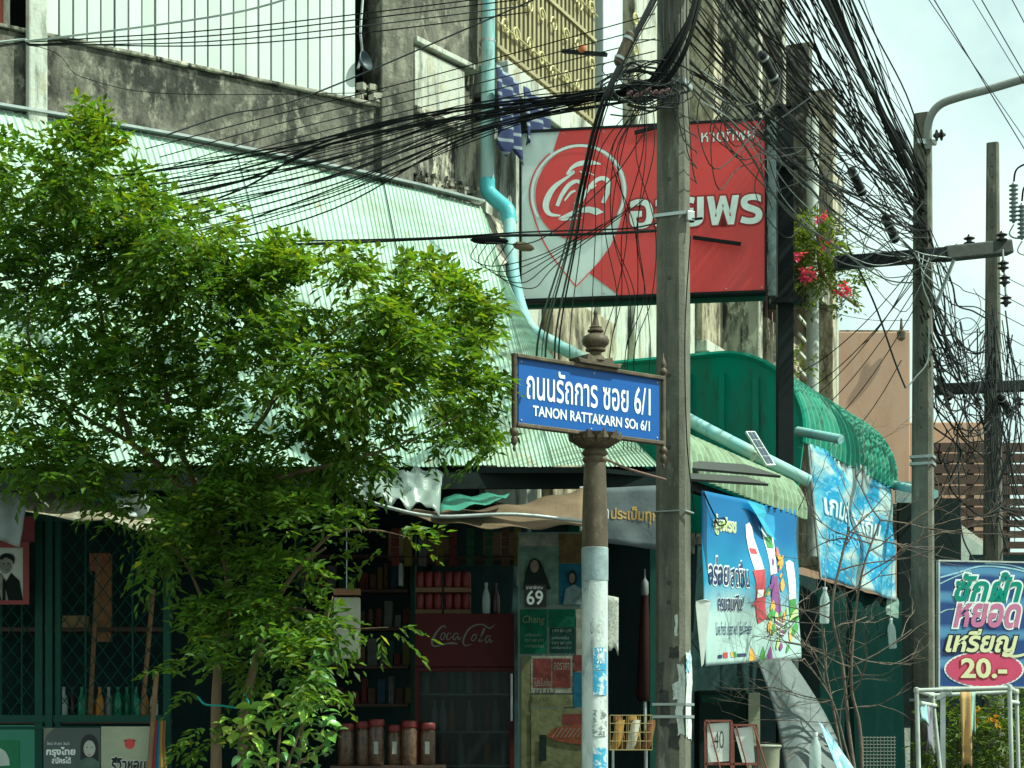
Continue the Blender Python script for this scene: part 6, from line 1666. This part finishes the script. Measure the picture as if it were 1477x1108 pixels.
for (bx_, by_, rx_, ry_, wgt, Y_, fr_) in blobs:
    n = int(rx_ * ry_ * math.pi / 142 * wgt)
    c = P(bx_, by_, Y_)
    # sub-clumps give the crown its light and dark masses
    subs = []
    for k in range(max(3, int(rx_ * ry_ / 900))):
        while True:
            a = V((rr.uniform(-1, 1), rr.uniform(-1, 1), rr.uniform(-1, 1)))
            if a.length < 1: break
        subs.append((a, rr.uniform(.28, .5)))
    for k in range(n):
        a0, rs_ = rr.choice(subs)
        a = a0 * .8 + V((rr.gauss(0, 1), rr.gauss(0, 1), rr.gauss(0, 1))).normalized() * rs_ * rr.uniform(.6, 1.0)
        if a.length > 1.12: a = a.normalized() * 1.12
        p = c + V((a.x * rx_ / F * Y_, a.y * .62, a.z * ry_ / F * Y_))
        d = (a + V((0, -.25, .35))).normalized()
        twigs.append((p, d, fr_))
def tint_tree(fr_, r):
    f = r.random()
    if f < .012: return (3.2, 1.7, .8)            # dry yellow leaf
    g = .50 + .95 * fr_ * r.random() + r.gauss(0, .10)  # sun and shade painted into the leaf tint, blob by blob
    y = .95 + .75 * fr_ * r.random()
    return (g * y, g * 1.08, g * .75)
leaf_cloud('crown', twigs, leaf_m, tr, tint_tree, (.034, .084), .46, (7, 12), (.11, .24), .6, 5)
Ty = 10.15
def limb(name, pts, r0, r1, k=6):
    r1 *= .4
    c = crom([P(*p) for p in pts], k)
    return MB().tube(c, [r0 + (r1 - r0) * i / (len(c) - 1) for i in range(len(c))], 9).build(name, bark, tr, smooth=60)
limb('trunk', [(300, 1400, 10.2), (308, 1200, 10.2), (312, 1108, 10.2), (312, 1010, 10.18), (318, 930, 10.15), (330, 870, 10.1), (322, 800, 10.1), (300, 740, 10.05)], .042, .026)
limb('trunk', [(345, 1400, 10.2), (350, 1108, 10.2), (352, 1030, 10.2), (372, 940, 10.1), (392, 880, 10.0), (430, 820, 9.95), (470, 790, 9.9)], .036, .016)
for pts, r0, r1 in (([(305, 760, 10.05), (298, 700, 10.0), (318, 665, 9.95), (365, 620, 9.9), (392, 580, 9.9), (398, 530, 9.9)], .030, .014),
                    ([(300, 745, 10.05), (250, 690, 10.1), (190, 640, 10.1), (120, 600, 10.1), (60, 560, 10.1)], .028, .010),
                    ([(392, 580, 9.9), (430, 540, 9.85), (480, 480, 9.8), (560, 430, 9.85)], .014, .006),
                    ([(398, 530, 9.9), (380, 450, 9.9), (330, 380, 9.9), (260, 310, 9.9)], .014, .006),
                    ([(190, 640, 10.1), (160, 540, 10.2), (140, 420, 10.2), (110, 300, 10.1), (95, 220, 10.0)], .018, .006),
                    ([(60, 560, 10.1), (40, 480, 10.15), (52, 420, 10.15), (60, 350, 10.1)], .012, .005),
                    ([(300, 735, 10.02), (400, 690, 9.9), (480, 670, 9.85), (580, 640, 9.85), (680, 590, 9.9)], .020, .006),
                    ([(392, 880, 10.0), (440, 880, 9.9), (500, 905, 9.85), (560, 905, 9.8)], .012, .004),
                    ([(430, 820, 9.95), (480, 770, 9.85), (540, 765, 9.8), (590, 775, 9.8)], .012, .004),
                    ([(318, 930, 10.15), (290, 860, 10.1), (260, 800, 10.0), (215, 770, 9.95)], .014, .005),
                    ([(300, 740, 10.05), (250, 620, 10.1), (230, 500, 10.15), (200, 400, 10.1)], .022, .007)):
    limb('limb', pts, r0, r1)
o = MB().tube(crom([P(285, 1005, 10.0), P(296, 1016, 9.95), P(320, 1018, 9.94), P(345, 1021, 9.95), P(358, 1015, 10.0), P(352, 1002, 10.05)], 5), .006, 6).build('green_twine', pm('green_twine', (.03, .30, .25), .7))
tag(o, 'loop of green twine tied around the tree trunk', 'twine')

# young broad-leaved shrub in front of the trunk: each leaf a part
shb = thing('young_shrub', V((P(410, 0, 9.6).x, 9.6, 0)), 'young shrub with broad shiny yellow green leaves at the tree foot', 'shrub')
bl_mats = [pm('broad_leaf_%d' % i, c, .32, var=.12, vs=14, bump=(.05, 50), spec=.5) for i, c in enumerate(((.26, .42, .05), (.14, .29, .05), (.08, .19, .05), (.40, .48, .07)))]
def broad(m, seed):
    r = random.Random(seed); mb = MB(); n = 7
    L_, W_ = 1.0, .56
    vs = []
    for i in range(n + 1):
        t = i / n; w = W_ / 2 * math.sin(math.pi * t ** .8) ** .8
        z = .10 * math.sin(t * math.pi) - .16 * t * t
        vs += [V((-w, t * L_, z + .07)) if 0 < i < n else V((-.001, t * L_, z)), V((0, t * L_, z)), V((w, t * L_, z + .07)) if 0 < i < n else V((.001, t * L_, z))]
    mb.add(vs, [f for i in range(n) for f in ((3 * i, 3 * i + 1, 3 * i + 4, 3 * i + 3), (3 * i + 1, 3 * i + 2, 3 * i + 5, 3 * i + 4))])
    return mb.mesh('leaf', m, 60, fix=False)
blm = [broad(m, i) for i, m in enumerate(bl_mats)]
rr = random.Random(17)
stems = [[(395, 1300, 9.75), (400, 1108, 9.7), (405, 1040, 9.65), (395, 1010, 9.6)], [(400, 1150, 9.7), (430, 1060, 9.65), (450, 1015, 9.6)], [(400, 1150, 9.7), (365, 1070, 9.65), (335, 1045, 9.6)], [(430, 1108, 9.7), (445, 980, 9.7), (470, 900, 9.7), (480, 860, 9.7)], [(405, 1120, 9.7), (460, 1080, 9.6), (482, 1055, 9.55)]]
for st_ in stems:
    c = crom([P(*p) for p in st_], 6)
    MB().tube(c, [.010 - .006 * i / (len(c) - 1) for i in range(len(c))], 6).build('stem', bark, shb, smooth=60)
spots = []
for (bx_, by_, rx_, ry_, n, pal) in ((345, 1048, 26, 18, 22, (0, 3, 0, 3)), (400, 1025, 40, 24, 30, (0, 0, 1, 3)), (440, 1045, 40, 30, 34, (0, 1, 1, 2)), (475, 1060, 22, 22, 16, (0, 1, 2)), (420, 1090, 60, 22, 34, (1, 2, 0)), (370, 1085, 40, 22, 20, (0, 1, 2)), (455, 1015, 28, 18, 16, (0, 1)), (420, 985, 22, 14, 12, (2, 1)), (455, 970, 30, 14, 12, (2, 1)), (470, 930, 26, 26, 14, (2, 1, 2))):
    for k in range(n):
        a = rr.uniform(0, 2 * math.pi); q = math.sqrt(rr.random())
        p = P(bx_ + rx_ * q * math.cos(a), by_ + ry_ * q * math.sin(a), 9.6 + rr.uniform(-.16, .16))
        yaw = rr.uniform(0, 2 * math.pi); pitch = R(rr.uniform(-45, 30)); roll = R(rr.gauss(0, 25)); s_ = rr.uniform(.062, .098)
        M_ = Matrix.Translation(p) @ Matrix.Rotation(yaw, 4, 'Z') @ Matrix.Rotation(pitch, 4, 'X') @ Matrix.Rotation(roll, 4, 'Y') @ Matrix.Scale(s_, 4)
        link_mesh('leaf', blm[rr.choice(pal)], shb, mat4=M_)

# ------------------------------------------------------------------ bare shrub on the right
bsr = thing('bare_shrub', V((P(1230, 0, 14.3).x, 14.3, 0)), 'tangled leafless shrub rising in front of the faded banner', 'shrub')
rr = random.Random(33)
tw_ = MB()
def grow(p, d, L_, r, depth):
    n = 5; pts = [p]
    for k in range(n):
        d = (d + V((rr.gauss(0, .16), rr.gauss(0, .12), rr.gauss(0, .10)))).normalized()
        p = p + d * L_ / n; pts.append(p)
    tw_.tube(pts, [r * (1 - .45 * i / n) for i in range(n + 1)], 5 if depth < 3 else 4, caps=False)
    if depth >= 5: return
    for k in range(2 if depth < 2 else rr.choice((1, 2, 2))):
        nd = (d + V((rr.gauss(0, .55), rr.gauss(0, .35), rr.uniform(-.25, .45)))).normalized()
        grow(pts[rr.choice((3, 4, 5))], nd, L_ * rr.uniform(.58, .85), r * .62, depth + 1)
stemlist = [([(1238, 1150, 14.3), (1225, 1060, 14.3), (1215, 960, 14.3), (1200, 880, 14.2), (1215, 800, 14.2), (1225, 760, 14.2)], .018),
            ([(1245, 1150, 14.3), (1240, 1050, 14.3), (1228, 990, 14.25), (1232, 900, 14.2), (1245, 820, 14.2), (1270, 750, 14.2)], .016),
            ([(1225, 1150, 14.4), (1205, 1040, 14.4), (1190, 960, 14.4), (1185, 900, 14.3)], .014),
            ([(1240, 1150, 14.2), (1220, 1080, 14.2), (1200, 1010, 14.2), (1160, 950, 14.2)], .010)]
for pts, r0 in stemlist:
    c = crom([P(*p) for p in pts], 6)
    MB().tube(c, [r0 * (1 - .55 * i / (len(c) - 1)) for i in range(len(c))], 7).build('stem', twig_m, bsr, smooth=60)
    for k in range(9):
        q = c[rr.randint(len(c) // 4, len(c) - 1)]
        grow(q, V((rr.gauss(0, .7), rr.gauss(0, .3), rr.uniform(-.2, 1))).normalized(), rr.uniform(.35, .6), r0 * .42, 1)
tag(tw_.build('twigs', twig_m, bsr, smooth=60, fix=False), kind='stuff')
c = crom([P(1214, 800, 14.2), P(1225, 770, 14.2), P(1255, 740, 14.2), P(1285, 705, 14.2)], 6); MB().tube(c, [.009 - .006 * i / (len(c) - 1) for i in range(len(c))], 6).build('branch', twig_m, bsr)
c = crom([P(1222, 780, 14.2), P(1222, 740, 14.2), P(1208, 700, 14.2)], 6); MB().tube(c, [.008 - .005 * i / (len(c) - 1) for i in range(len(c))], 6).build('branch', twig_m, bsr)

# ------------------------------------------------------------------ flowering balcony plant, bush behind the drying frame
bleaf = leafmat('balcony_leaf', (.10, .17, .045), .35)
fleaf = leafmat('pink_petal', (.62, .07, .24), .3)
oleaf = leafmat('orange_petal', (.5, .24, .03), .3)
def blob_twigs(lst, depth, per, seed):
    r = random.Random(seed); out = []
    for (bx_, by_, rx_, ry_, Y_, fr_) in lst:
        c = P(bx_, by_, Y_)
        for k in range(int(rx_ * ry_ * math.pi / per)):
            a = V((r.gauss(0, 1), r.gauss(0, 1), r.gauss(0, 1))).normalized() * (r.random() ** .4)
            out.append((c + V((a.x * rx_ / F * Y_, a.y * depth, a.z * ry_ / F * Y_)), (a + V((0, -.2, .4))).normalized(), fr_))
    return out
tg = lambda fr_, r: (lambda g: (g * (1 + .35 * fr_), g * 1.05, g * .8))(.7 + .6 * fr_ * r.random() + r.gauss(0, .12))
bp_ = thing('balcony_plant', P(1190, 440, 24), 'flowering plant with pink blooms spilling from the row house balcony', 'plant')
leaf_cloud('foliage', blob_twigs([(1165, 350, 24, 40, 23.8, .7), (1190, 370, 36, 45, 23.8, .8), (1205, 400, 32, 34, 23.8, .6), (1165, 395, 22, 35, 23.8, .5), (1225, 415, 14, 18, 23.8, .4), (1180, 325, 16, 20, 23.8, .7)], .5, 60, 3), bleaf, bp_, tg, (.07, .12), .42, (6, 9), (.15, .3), .4, 6)
leaf_cloud('foliage', blob_twigs([(1150, 530, 14, 20, 23.0, .4), (1215, 440, 14, 10, 23.8, .4)], .3, 60, 3), bleaf, bp_, tg, (.07, .12), .42, (6, 9), (.15, .3), .4, 6)
for k, (px, py, r_) in enumerate(((1165, 396, 6), (1216, 418, 6), (1149, 370, 4), (1187, 350, 3), (1185, 315, 4))):
    leaf_cloud('flower', blob_twigs([(px, py, r_, r_, 23.3, 1)], .08, 8, k), fleaf, bp_, lambda f, r: (r.uniform(.7, 1.3),) * 3, (.05, .08), .7, (4, 6), (.04, .08), .2, k)
MB().tube(crom([PC.at(PC.s(1190), PC.z(1190, 446), .5), P(1188, 400, 23.8), P(1180, 340, 23.8)]), .03, 7).build('stem', bark, bp_)
bu = thing('flowering_bush', P(1410, 1108, 18.5) * V((1, 1, 0)), 'leafy bush with orange yellow flowers behind the drying frame', 'bush')
leaf_cloud('foliage', blob_twigs([(1375, 1060, 35, 60, 18.2, .4), (1425, 1060, 45, 62, 18.3, .4), (1475, 1060, 35, 65, 18.3, .6), (1470, 1000, 20, 20, 18.3, .6), (1400, 1120, 80, 40, 18.2, .3)], .5, 90, 13), bleaf, bu, tg, (.07, .12), .3, (7, 10), (.15, .3), .4, 16)
for k, (px, py, r_) in enumerate(((1412, 1030, 4), (1430, 1042, 5))):
    leaf_cloud('flower', blob_twigs([(px, py, r_, r_, 17.7, 1)], .1, 16, k + 50), oleaf, bu, lambda f, r: (r.uniform(.7, 1.3),) * 3, (.04, .07), .7, (4, 6), (.04, .08), .2, k)
for px in (1380, 1420, 1470):
    MB().tube([V((P(px, 0, 18.4).x, 18.4, 0)), P(px + 3, 1040, 18.4)], .02, 6).build('stem', bark, bu)

# ------------------------------------------------------------------ overhead cables
loose = MB()
cr = random.Random(2)
def cable(pts, r, label, group, k=8, m=None, n=5, name='cable', joined=False):
    if joined:          # past the three hundred largest: one mass
        loose.tube(crom(pts, k), r * .72, n); return
    m = m or cr.choice((black_rubber, black_rubber, black_faded, black_sheen))
    o = MB().tube(crom(pts, k), r * .64, n).build(name, m or black_rubber, smooth=70, fix=False)
    return tag(o, label, 'cable', group)
def sagline(a, b, sag, n=5, jit=0.0, r=None):
    a, b = V(a), V(b); out = []
    for i in range(n + 1):
        t = i / n
        p = a.lerp(b, t) + V((0, 0, -sag * 4 * t * (1 - t)))
        if r and 0 < i < n: p += V((r.gauss(0, jit), r.gauss(0, jit), r.gauss(0, jit)))
        out.append(p)
    return out
rr = random.Random(77)
# fan of cables leaving the pole to the left, passing behind the tree
for i in range(26):
    t = i / 25
    a = P(940 + rr.uniform(-4, 8), 112 + 34 * rr.random(), 11.15 + rr.uniform(-.05, .05))
    yl = 262 + 190 * t + rr.uniform(-12, 12)
    mid = P(700 + rr.uniform(-15, 15), 148 + 44 * t + rr.uniform(-6, 6), 11.3)
    mid2 = P(480, 200 + 92 * t + rr.uniform(-10, 10), 11.45)
    b = P(-60, yl + 30, 11.9); b2 = P(-900, yl + 40, 10.4)
    cable([a, mid, mid2, P(220, (200 + 92 * t + yl) / 2 + 6, 11.7), b, b2], rr.choice((.005, .006, .006, .008)), 'black cable in the fan running left from the concrete pole behind the tree', 'cables fanning left from the concrete pole')
for i in range(4):      # thick taut strands of the bundle near the pole
    a = P(945, 118 + 3.5 * i, 11.12); b = P(600 - 40 * i, 166 + 14 * i + rr.uniform(-3, 3), 11.4)
    cable([a, P(850, 133 + 4 * i, 11.2), b, P(200, 250 + 20 * i, 11.8), P(-900, 330 + 20 * i, 10.4)], .011, 'thick black cable in the tight bundle left of the concrete pole', 'thick cables bundled left of the pole', m=black_rubber)
# straight thin wires across the white slats
for i, (y0, y1, y2, ylab) in enumerate(((70, 52, 28, 'topmost'), (66, 44, 20, 'second'), (72, 60, 38, 'third'), (70, 66, 48, 'fourth'))):
    cable([P(-900, y0 + 150, 10.6), P(-40, y0 + 2, 12.6), P(60, y0 - 6, 12.6), P(300, y1, 12.7), P(520, y2, 12.8), P(760, y2 - 30, 12.9)], .007, '%s thin wire crossing the white slatted wall' % ylab, 'thin wires across the slatted wall')
cable([P(-900, 190, 10.6), P(-40, 66, 12.5), P(60, 57, 12.5), P(330, 20, 12.55), P(470, -20, 12.6)], .012, 'grey cable at the upper left rising across the slats', None, m=grey_rubber)
cable([P(-900, 120, 10.6), P(-20, 62, 12.4), P(120, 112, 12.4), P(240, 135, 12.4), P(520, 134, 12.5), P(560, 128, 12.6)], .004, 'thin sagging wire hanging in front of the concrete band', None)
cable([P(240, 195, 11.8), P(330, 165, 12.0), P(440, 140, 12.2), P(700, 30, 12.4), P(860, -40, 12.4)], .009, 'single black wire climbing steeply from the awning past the drainpipe', None)
for i in range(5):
    cable([P(210 + 20 * i, 215 + 12 * i, 11.9), P(400, 165 + 14 * i, 12.0), P(620, 110 + 14 * i, 11.8), P(945, 20 + 18 * i, 11.2)], .006, 'thin wire rising to the pole above the main bundle', 'thin wires above the main bundle')
# long horizontal cable under the fan with junction
cable([P(330, 356, 11.3), P(480, 351, 11.35), P(700, 341, 11.4), P(850, 338, 11.45), P(948, 333, 11.3)], .016, 'thick black cable crossing level in front of the billboard logo', None)
cable([P(330, 350, 11.3), P(600, 344, 11.36), P(760, 335, 11.4), P(900, 330, 11.45), P(948, 322, 11.3)], .009, 'thin wire lashed along the level thick cable', None)
jb = thing('cable_joint', P(715, 350, 11.4), 'brown taped cable joint on the level cable beside the drainpipe', 'cable joint')
MB().lathe([(.004, -.12), (.018, -.10), (.026, -.05), (.024, .04), (.016, .10), (.004, .12)], P(706, 347, 11.38), 10, axis=(1, .05, -.02)).build('sleeve', black_rubber, jb, smooth=50)
MB().lathe([(.004, -.07), (.022, -.05), (.03, 0), (.02, .05), (.004, .07)], P(755, 356, 11.38), 9, axis=(1, 0, -.2)).build('taped_end', pm('brown_tape', (.20, .14, .08), .8), jb, smooth=50)
for i in range(5):
    a = P(690 + 14 * i, 350, 11.36)
    cable([a, P(680 + 10 * i, 372 + 6 * i, 11.3), P(712 + 14 * i, 384 + 8 * i, 11.3), P(775 + 8 * i, 370 + 2 * i, 11.3), P(850 + 20 * i, 335 - 12 * i, 11.3)], .005, 'thin wire looping below the taped cable joint', 'wires looping below the cable joint')
# diagonal bundle dropping from the pole top over the billboard
for i in range(9):
    o_ = rr.uniform(-9, 9)
    cable([P(968 + o_, -60, 11.0), P(944 + o_, 0, 10.95), P(905 + o_ * .8, 75, 10.9), P(868 + o_, 160, 10.9), P(842 + o_, 265, 11.2), P(826 + o_ * 1.8, 350, 11.8), P(800 + o_ * 4 - 5, 500, 13.0), P(806 + o_ * 4, 620, 13.6)], rr.choice((.006, .007, .010)), 'black drop cable in the bundle slanting across the billboard logo', 'drop cables slanting across the billboard')
for i in range(10):
    x = rr.uniform(850, 948); x2 = x + rr.uniform(-50, 40)
    cable([P(930 + rr.uniform(-10, 15), 135 + rr.uniform(-20, 20), 11.0), P(x, 220, 11.1), P((x + x2) / 2 + rr.uniform(-20, 20), 330, 11.4), P(x2, 430, 11.8), P(x2 - rr.uniform(-8, 30), 520, 12.3), P(x2 - 10, 660, 12.9)], .005, 'thin wire hanging down over the red billboard', 'thin wires hanging over the billboard')
cable([P(930, 190, 11.0), P(880, 260, 11.1), P(780, 345, 11.3), P(700, 350, 11.35)], .006, 'thin wire sagging from the pole to the cable joint', None)
# loops and tangle at the pole head
for i in range(22):
    c = P(925 + rr.gauss(0, 18), 128 + rr.gauss(0, 16), 11.1); r_ = rr.uniform(.05, .16)
    pts = []
    a0 = rr.uniform(0, 6.28); tl_ = V((rr.gauss(0, .5), rr.gauss(0, .4), 1)).normalized(); u_ = tl_.cross(V((0, 1, 0))).normalized()
    for k in range(9):
        a = a0 + k * .72
        pts.append(c + V((1, 0, 0)) * r_ * math.cos(a) * 1.4 + V((0, rr.uniform(-.3, .3), .7)) * r_ * math.sin(a) + V((rr.gauss(0, .012), 0, rr.gauss(0, .012))))
    cable(pts, rr.choice((.005, .007, .010)), 'coiled cable in the tangle where wires meet the concrete pole', 'coils tangled at the concrete pole', k=4, joined=True)
for i in range(7):
    q = P(908 + 9 * i, 128 + rr.uniform(-8, 10), 11.02)
    tag(MB().lathe([(.003, -.022), (.011, -.015), (.011, .015), (.003, .022)], q, 8, axis=(.6, 0, .5)).build('cable_clip', pm('maroon_clip_%d' % i, (.11, .05, .05), .7)), 'maroon cable clip in the tangle on the pole', 'clip', 'maroon clips on the pole tangle')
for i in range(14):      # dark sweep of cables wrapping round the pole upwards to the right
    o_ = rr.uniform(-10, 10)
    cable([P(938 + o_ * .5, 128 + o_, 11.1), P(962 + o_, 100 + o_, 11.08), P(985 + o_ * .8, 60 + o_, 11.06), P(1003 + o_ * .6, 10, 11.1), P(1015 + o_, -60, 11.2)], rr.choice((.008, .012, .015)), 'black cable sweeping up around the concrete pole face', 'cables sweeping up around the pole')
for i in range(5):
    cable([P(955 + 9 * i, -20, 11.16), P(958 + 8 * i, 90, 11.14), P(966 + 8 * i, 150 + 20 * i, 11.15), P(1004, 175 + 22 * i, 11.3), P(1000, 172 + 22 * i, 11.5), P(960, 150 + 22 * i, 11.55)], .005, 'thin wire wrapped loosely about the pole', 'thin wires about the pole', joined=True)
cable([P(996, 340, 11.15), P(988, 480, 11.12), P(991, 640, 11.12), P(1002, 740, 11.2)], .006, 'thin wire running down the right edge of the concrete pole', None)
cable([P(873, 662, 10.35), P(905, 676, 10.7), P(960, 692, 11.15)], .012, 'rusty stay rod from the sign post to the concrete pole', None, m=pm('rusty_rod', (.16, .09, .07), .7), name='stay_rod')
# great bundle from the first pole to the lamp pole
for i in range(96):
    t = rr.random()
    ya = -640 + 760 * t ** .75 + rr.uniform(-20, 20)
    a = P(985 + rr.uniform(-8, 8), ya, 11.3 + rr.uniform(-.05, .05))
    b = P(1331 + rr.uniform(-6, 8), 225 + 190 * (t * .6 + .4 * rr.random()) + rr.uniform(-20, 15), 18.98 + rr.uniform(-.05, .05))
    cable(sagline(a, b, rr.uniform(-.05, .32) * (.4 + t), 6, .045, rr), rr.choice((.006, .007, .008, .009, .012)), 'black cable in the great bundle strung between the two near poles', 'cables strung between the two near poles', k=6)
for i in range(4):
    a = P(1003, -420 - 60 * i, 11.2); b = P(1332, 250 + 18 * i, 18.8)
    cable(sagline(a, b, .25, 5), .026, 'thick lashed cable in the great bundle between the near poles', 'thick lashed cables between the near poles', k=6)
for i in range(9):      # high wires passing over the lamp pole
    a = P(985, -520 - 75 * i + rr.uniform(-60, 60), 11.3); b = P(1900 + rr.uniform(0, 120), 930 - 28 * i + rr.uniform(-60, 60), 40)
    cable(sagline(a, b, rr.uniform(.0, .5), 5), rr.choice((.006, .008, .012)), 'high wire passing over the lamp pole towards the right edge', 'high wires over the lamp pole', k=6)
for i in range(26):     # slack loops and drops under the bundle
    px = rr.uniform(1010, 1290); t = (px - 1000) / 330
    py = 60 + 290 * t + rr.uniform(-60, 60); Yl = 11.3 + 7.2 * t
    L_ = rr.uniform(40, 150)
    pts = [P(px, py, Yl), P(px + rr.uniform(-30, 15), py + L_ * .5, Yl), P(px + rr.uniform(-10, 30), py + L_, Yl), P(px + rr.uniform(20, 70), py + L_ * .6 + 20, Yl + .5), P(px + rr.uniform(50, 120), py + rr.uniform(30, 90), Yl + 1.3)]
    cable(pts, .006, 'slack wire looping below the great cable bundle', 'slack wires below the great bundle', k=5, joined=True)
for i in range(3):
    cable([P(1010, 100 + 22 * i, 11.4), P(1070, 150 + 20 * i, 12.5), P(1150, 260 + 25 * i, 14.5), P(1250, 340 + 20 * i, 16.5), P(1320, 372, 18.7)], .006, 'pale grey wire among the black cables right of the billboard', 'pale grey wires among the cables', m=grey_rubber)
# service drops from the lamp pole back to the row house
for i, (x0, y0, x1, y1, Ye) in enumerate(((1312, 392, 1150, 540, 22), (1315, 410, 1160, 566, 22.5), (1318, 420, 1175, 600, 23), (1318, 400, 1165, 580, 24), (1322, 440, 1190, 620, 24), (1300, 520, 1210, 640, 25), (1318, 385, 1240, 500, 24))):
    cable(sagline(P(x0, y0, 18.8), P(x1, y1, Ye), .12, 4), .009, 'service wire running down from the lamp pole to the row house', 'service wires from the lamp pole to the row house')
cable([P(1225, 360, 18.5), P(1262, 440, 18.6), P(1290, 520, 18.6), P(1306, 560, 18.6)], .016, 'short thick cable end hanging left of the lamp pole', None)
cable([P(1150, 432, 19), P(1205, 452, 19), P(1260, 462, 19), P(1312, 462, 18.8)], .005, 'thin slack wire above the tan building', None)
# bundle between lamp pole and the far right pole, with the dense hanging tangle
for i in range(44):
    a = P(1334 + rr.uniform(-8, 10), 330 + rr.uniform(0, 200), 18.8); b = P(1428 + rr.uniform(-10, 12), 430 + rr.uniform(0, 220), 23.7)
    cable(sagline(a, b, rr.uniform(0, .8), 6, .03, rr), rr.choice((.007, .009, .012, .016)), 'black cable in the tangle between the lamp pole and the far right pole', 'cables tangled between the right poles', k=5)
for i in range(30):
    px = rr.uniform(1345, 1475); py = rr.uniform(430, 600); Yl = 18.9 + (px - 1340) / 100 * 4
    L_ = rr.uniform(60, 240)
    pts = [P(px, py, Yl), P(px + rr.gauss(0, 14), py + L_ * .4, Yl), P(px + rr.gauss(0, 18), py + L_ * .75, Yl), P(px + rr.gauss(0, 22), py + L_, Yl)]
    cable(pts, rr.choice((.007, .010, .014)), 'loose cable hanging down between the right hand poles', 'loose cables hanging by the right poles', k=5)
for i in range(18):
    c = P(rr.uniform(1345, 1475), rr.uniform(440, 720), 22); r_ = rr.uniform(.08, .28); zsc = rr.uniform(.8, 1.3)
    a0 = rr.uniform(0, 6.28)
    pts = [c + V((r_ * math.cos(a0 + k * .7) * .8, rr.gauss(0, .02), r_ * math.sin(a0 + k * .7) * zsc)) for k in range(rr.randint(5, 9))]
    cable(pts, rr.choice((.006, .008, .011)), 'curled cable loop in the tangle by the far right pole', 'curled loops by the right poles', k=4, joined=True)
for i in range(24):      # dense hanging mass at the right edge
    px = 1452 + rr.gauss(0, 14)
    cable([P(px - 10, 470 + rr.uniform(-30, 30), 22.8), P(px + rr.gauss(0, 8), 560, 22.6), P(px + rr.gauss(0, 10), 640, 22.5), P(px + rr.gauss(0, 14), 720, 22.5), P(px + rr.gauss(0, 22) + 10, 800 + rr.uniform(-60, 20), 22.4)], rr.choice((.008, .011, .015)), 'cable in the dense hanging mass at the right edge', 'dense hanging cables at the right edge', k=5, joined=True)
for i in range(8):
    cable(sagline(P(1440, 395 + 28 * i, 22), P(2100, 640 + 40 * i, 30), .3, 4), .008, 'thin wire leaving the far right pole past the picture edge', 'thin wires leaving at the right edge')
for i, pts in enumerate((((1345, 615, 19), (1385, 650, 20), (1370, 700, 20), (1400, 735, 20), (1420, 748, 21)), ((1356, 640, 19), (1354, 660, 19), (1362, 668, 19.2), (1376, 666, 19.2)), ((1382, 650, 20), (1386, 760, 20), (1400, 800, 20), (1412, 815, 20)), ((1345, 585, 19), (1372, 612, 19.5), (1395, 640, 20), (1420, 660, 21)))):
    cable([P(*p) for p in pts], .016, 'stout black cable curving in front of the slatted wall', 'stout cables before the slatted wall')
for i in range(6):
    cable([P(1300 + 8 * i, 352 + 4 * i, 18.5), P(1330, 366 + 8 * i, 18.4), P(1372 - 6 * i, 372 + 14 * i, 18.5)], .010, 'pale grey wire looped over the cross arm of the lamp pole', 'pale wires looped on the cross arm', m=grey_rubber)
cable([P(1340, 470, 18.6), P(1338, 520, 18.6), P(1320, 545, 18.6), P(1308, 560, 18.6)], .012, 'pale grey cable tail drooping from the lamp pole', None, m=grey_rubber)
tag(loose.build('tangled_wires', black_faded, smooth=70, fix=False), 'mass of small loose wire loops tangled about the poles', 'wires', kind='stuff')
for i, (px, py, Y_, s_) in enumerate(((1108, 98, 12.9, 1.0), (1236, 262, 15.9, 1.1), (1284, 330, 17.4, 1.2), (900, 70, 10.9, .8), (1362, 560, 20.5, 1.3), (1450, 585, 22.6, 1.4))):
    sb_ = thing('splice_box', P(px, py, Y_), ('black splice case on the cables above the billboard corner', 'black splice case on the cables right of the balcony plant', 'black splice case close to the left of the lamp pole', 'pale brown splice clamp on the drop cables beside the pole head', 'black splice case hanging between the right poles', 'black splice case in the dense mass at the right edge')[i], 'splice box')
    mt_ = bronze if i == 3 else black_sheen
    MB().lathe([(.012 * s_, -.14 * s_), (.035 * s_, -.12 * s_), (.038 * s_, .12 * s_), (.012 * s_, .14 * s_)], P(px, py, Y_), 12, axis=(.5, .6, -.6) if i != 3 else (.4, 0, .9)).build('case', mt_, sb_, smooth=40)
    for t in (-.08, .08):
        ax_ = V((.5, .6, -.6) if i != 3 else (.4, 0, .9)).normalized()
        MB().lathe([(.041 * s_, -.008), (.041 * s_, .008)], P(px, py, Y_) + ax_ * t * s_, 12, axis=ax_).build('band', galv, sb_, smooth=40)
# strut with an orange knob near the balcony bars
kn = thing('service_strut', P(845, 78, 14.5), 'small black wall strut with an orange knob in front of the barred balcony', 'bracket')
MB().bar(P(812, 74, 14.6), P(875, 79, 14.4), .03, .03).build('strut', black_steel, kn)
MB().lathe([(.004, 0), (.03, .01), (.034, .035), (.02, .06), (.004, .065)], P(840, 76, 14.48), 10).build('knob', pm('orange_clay', (.42, .11, .04), .7), kn, smooth=50)
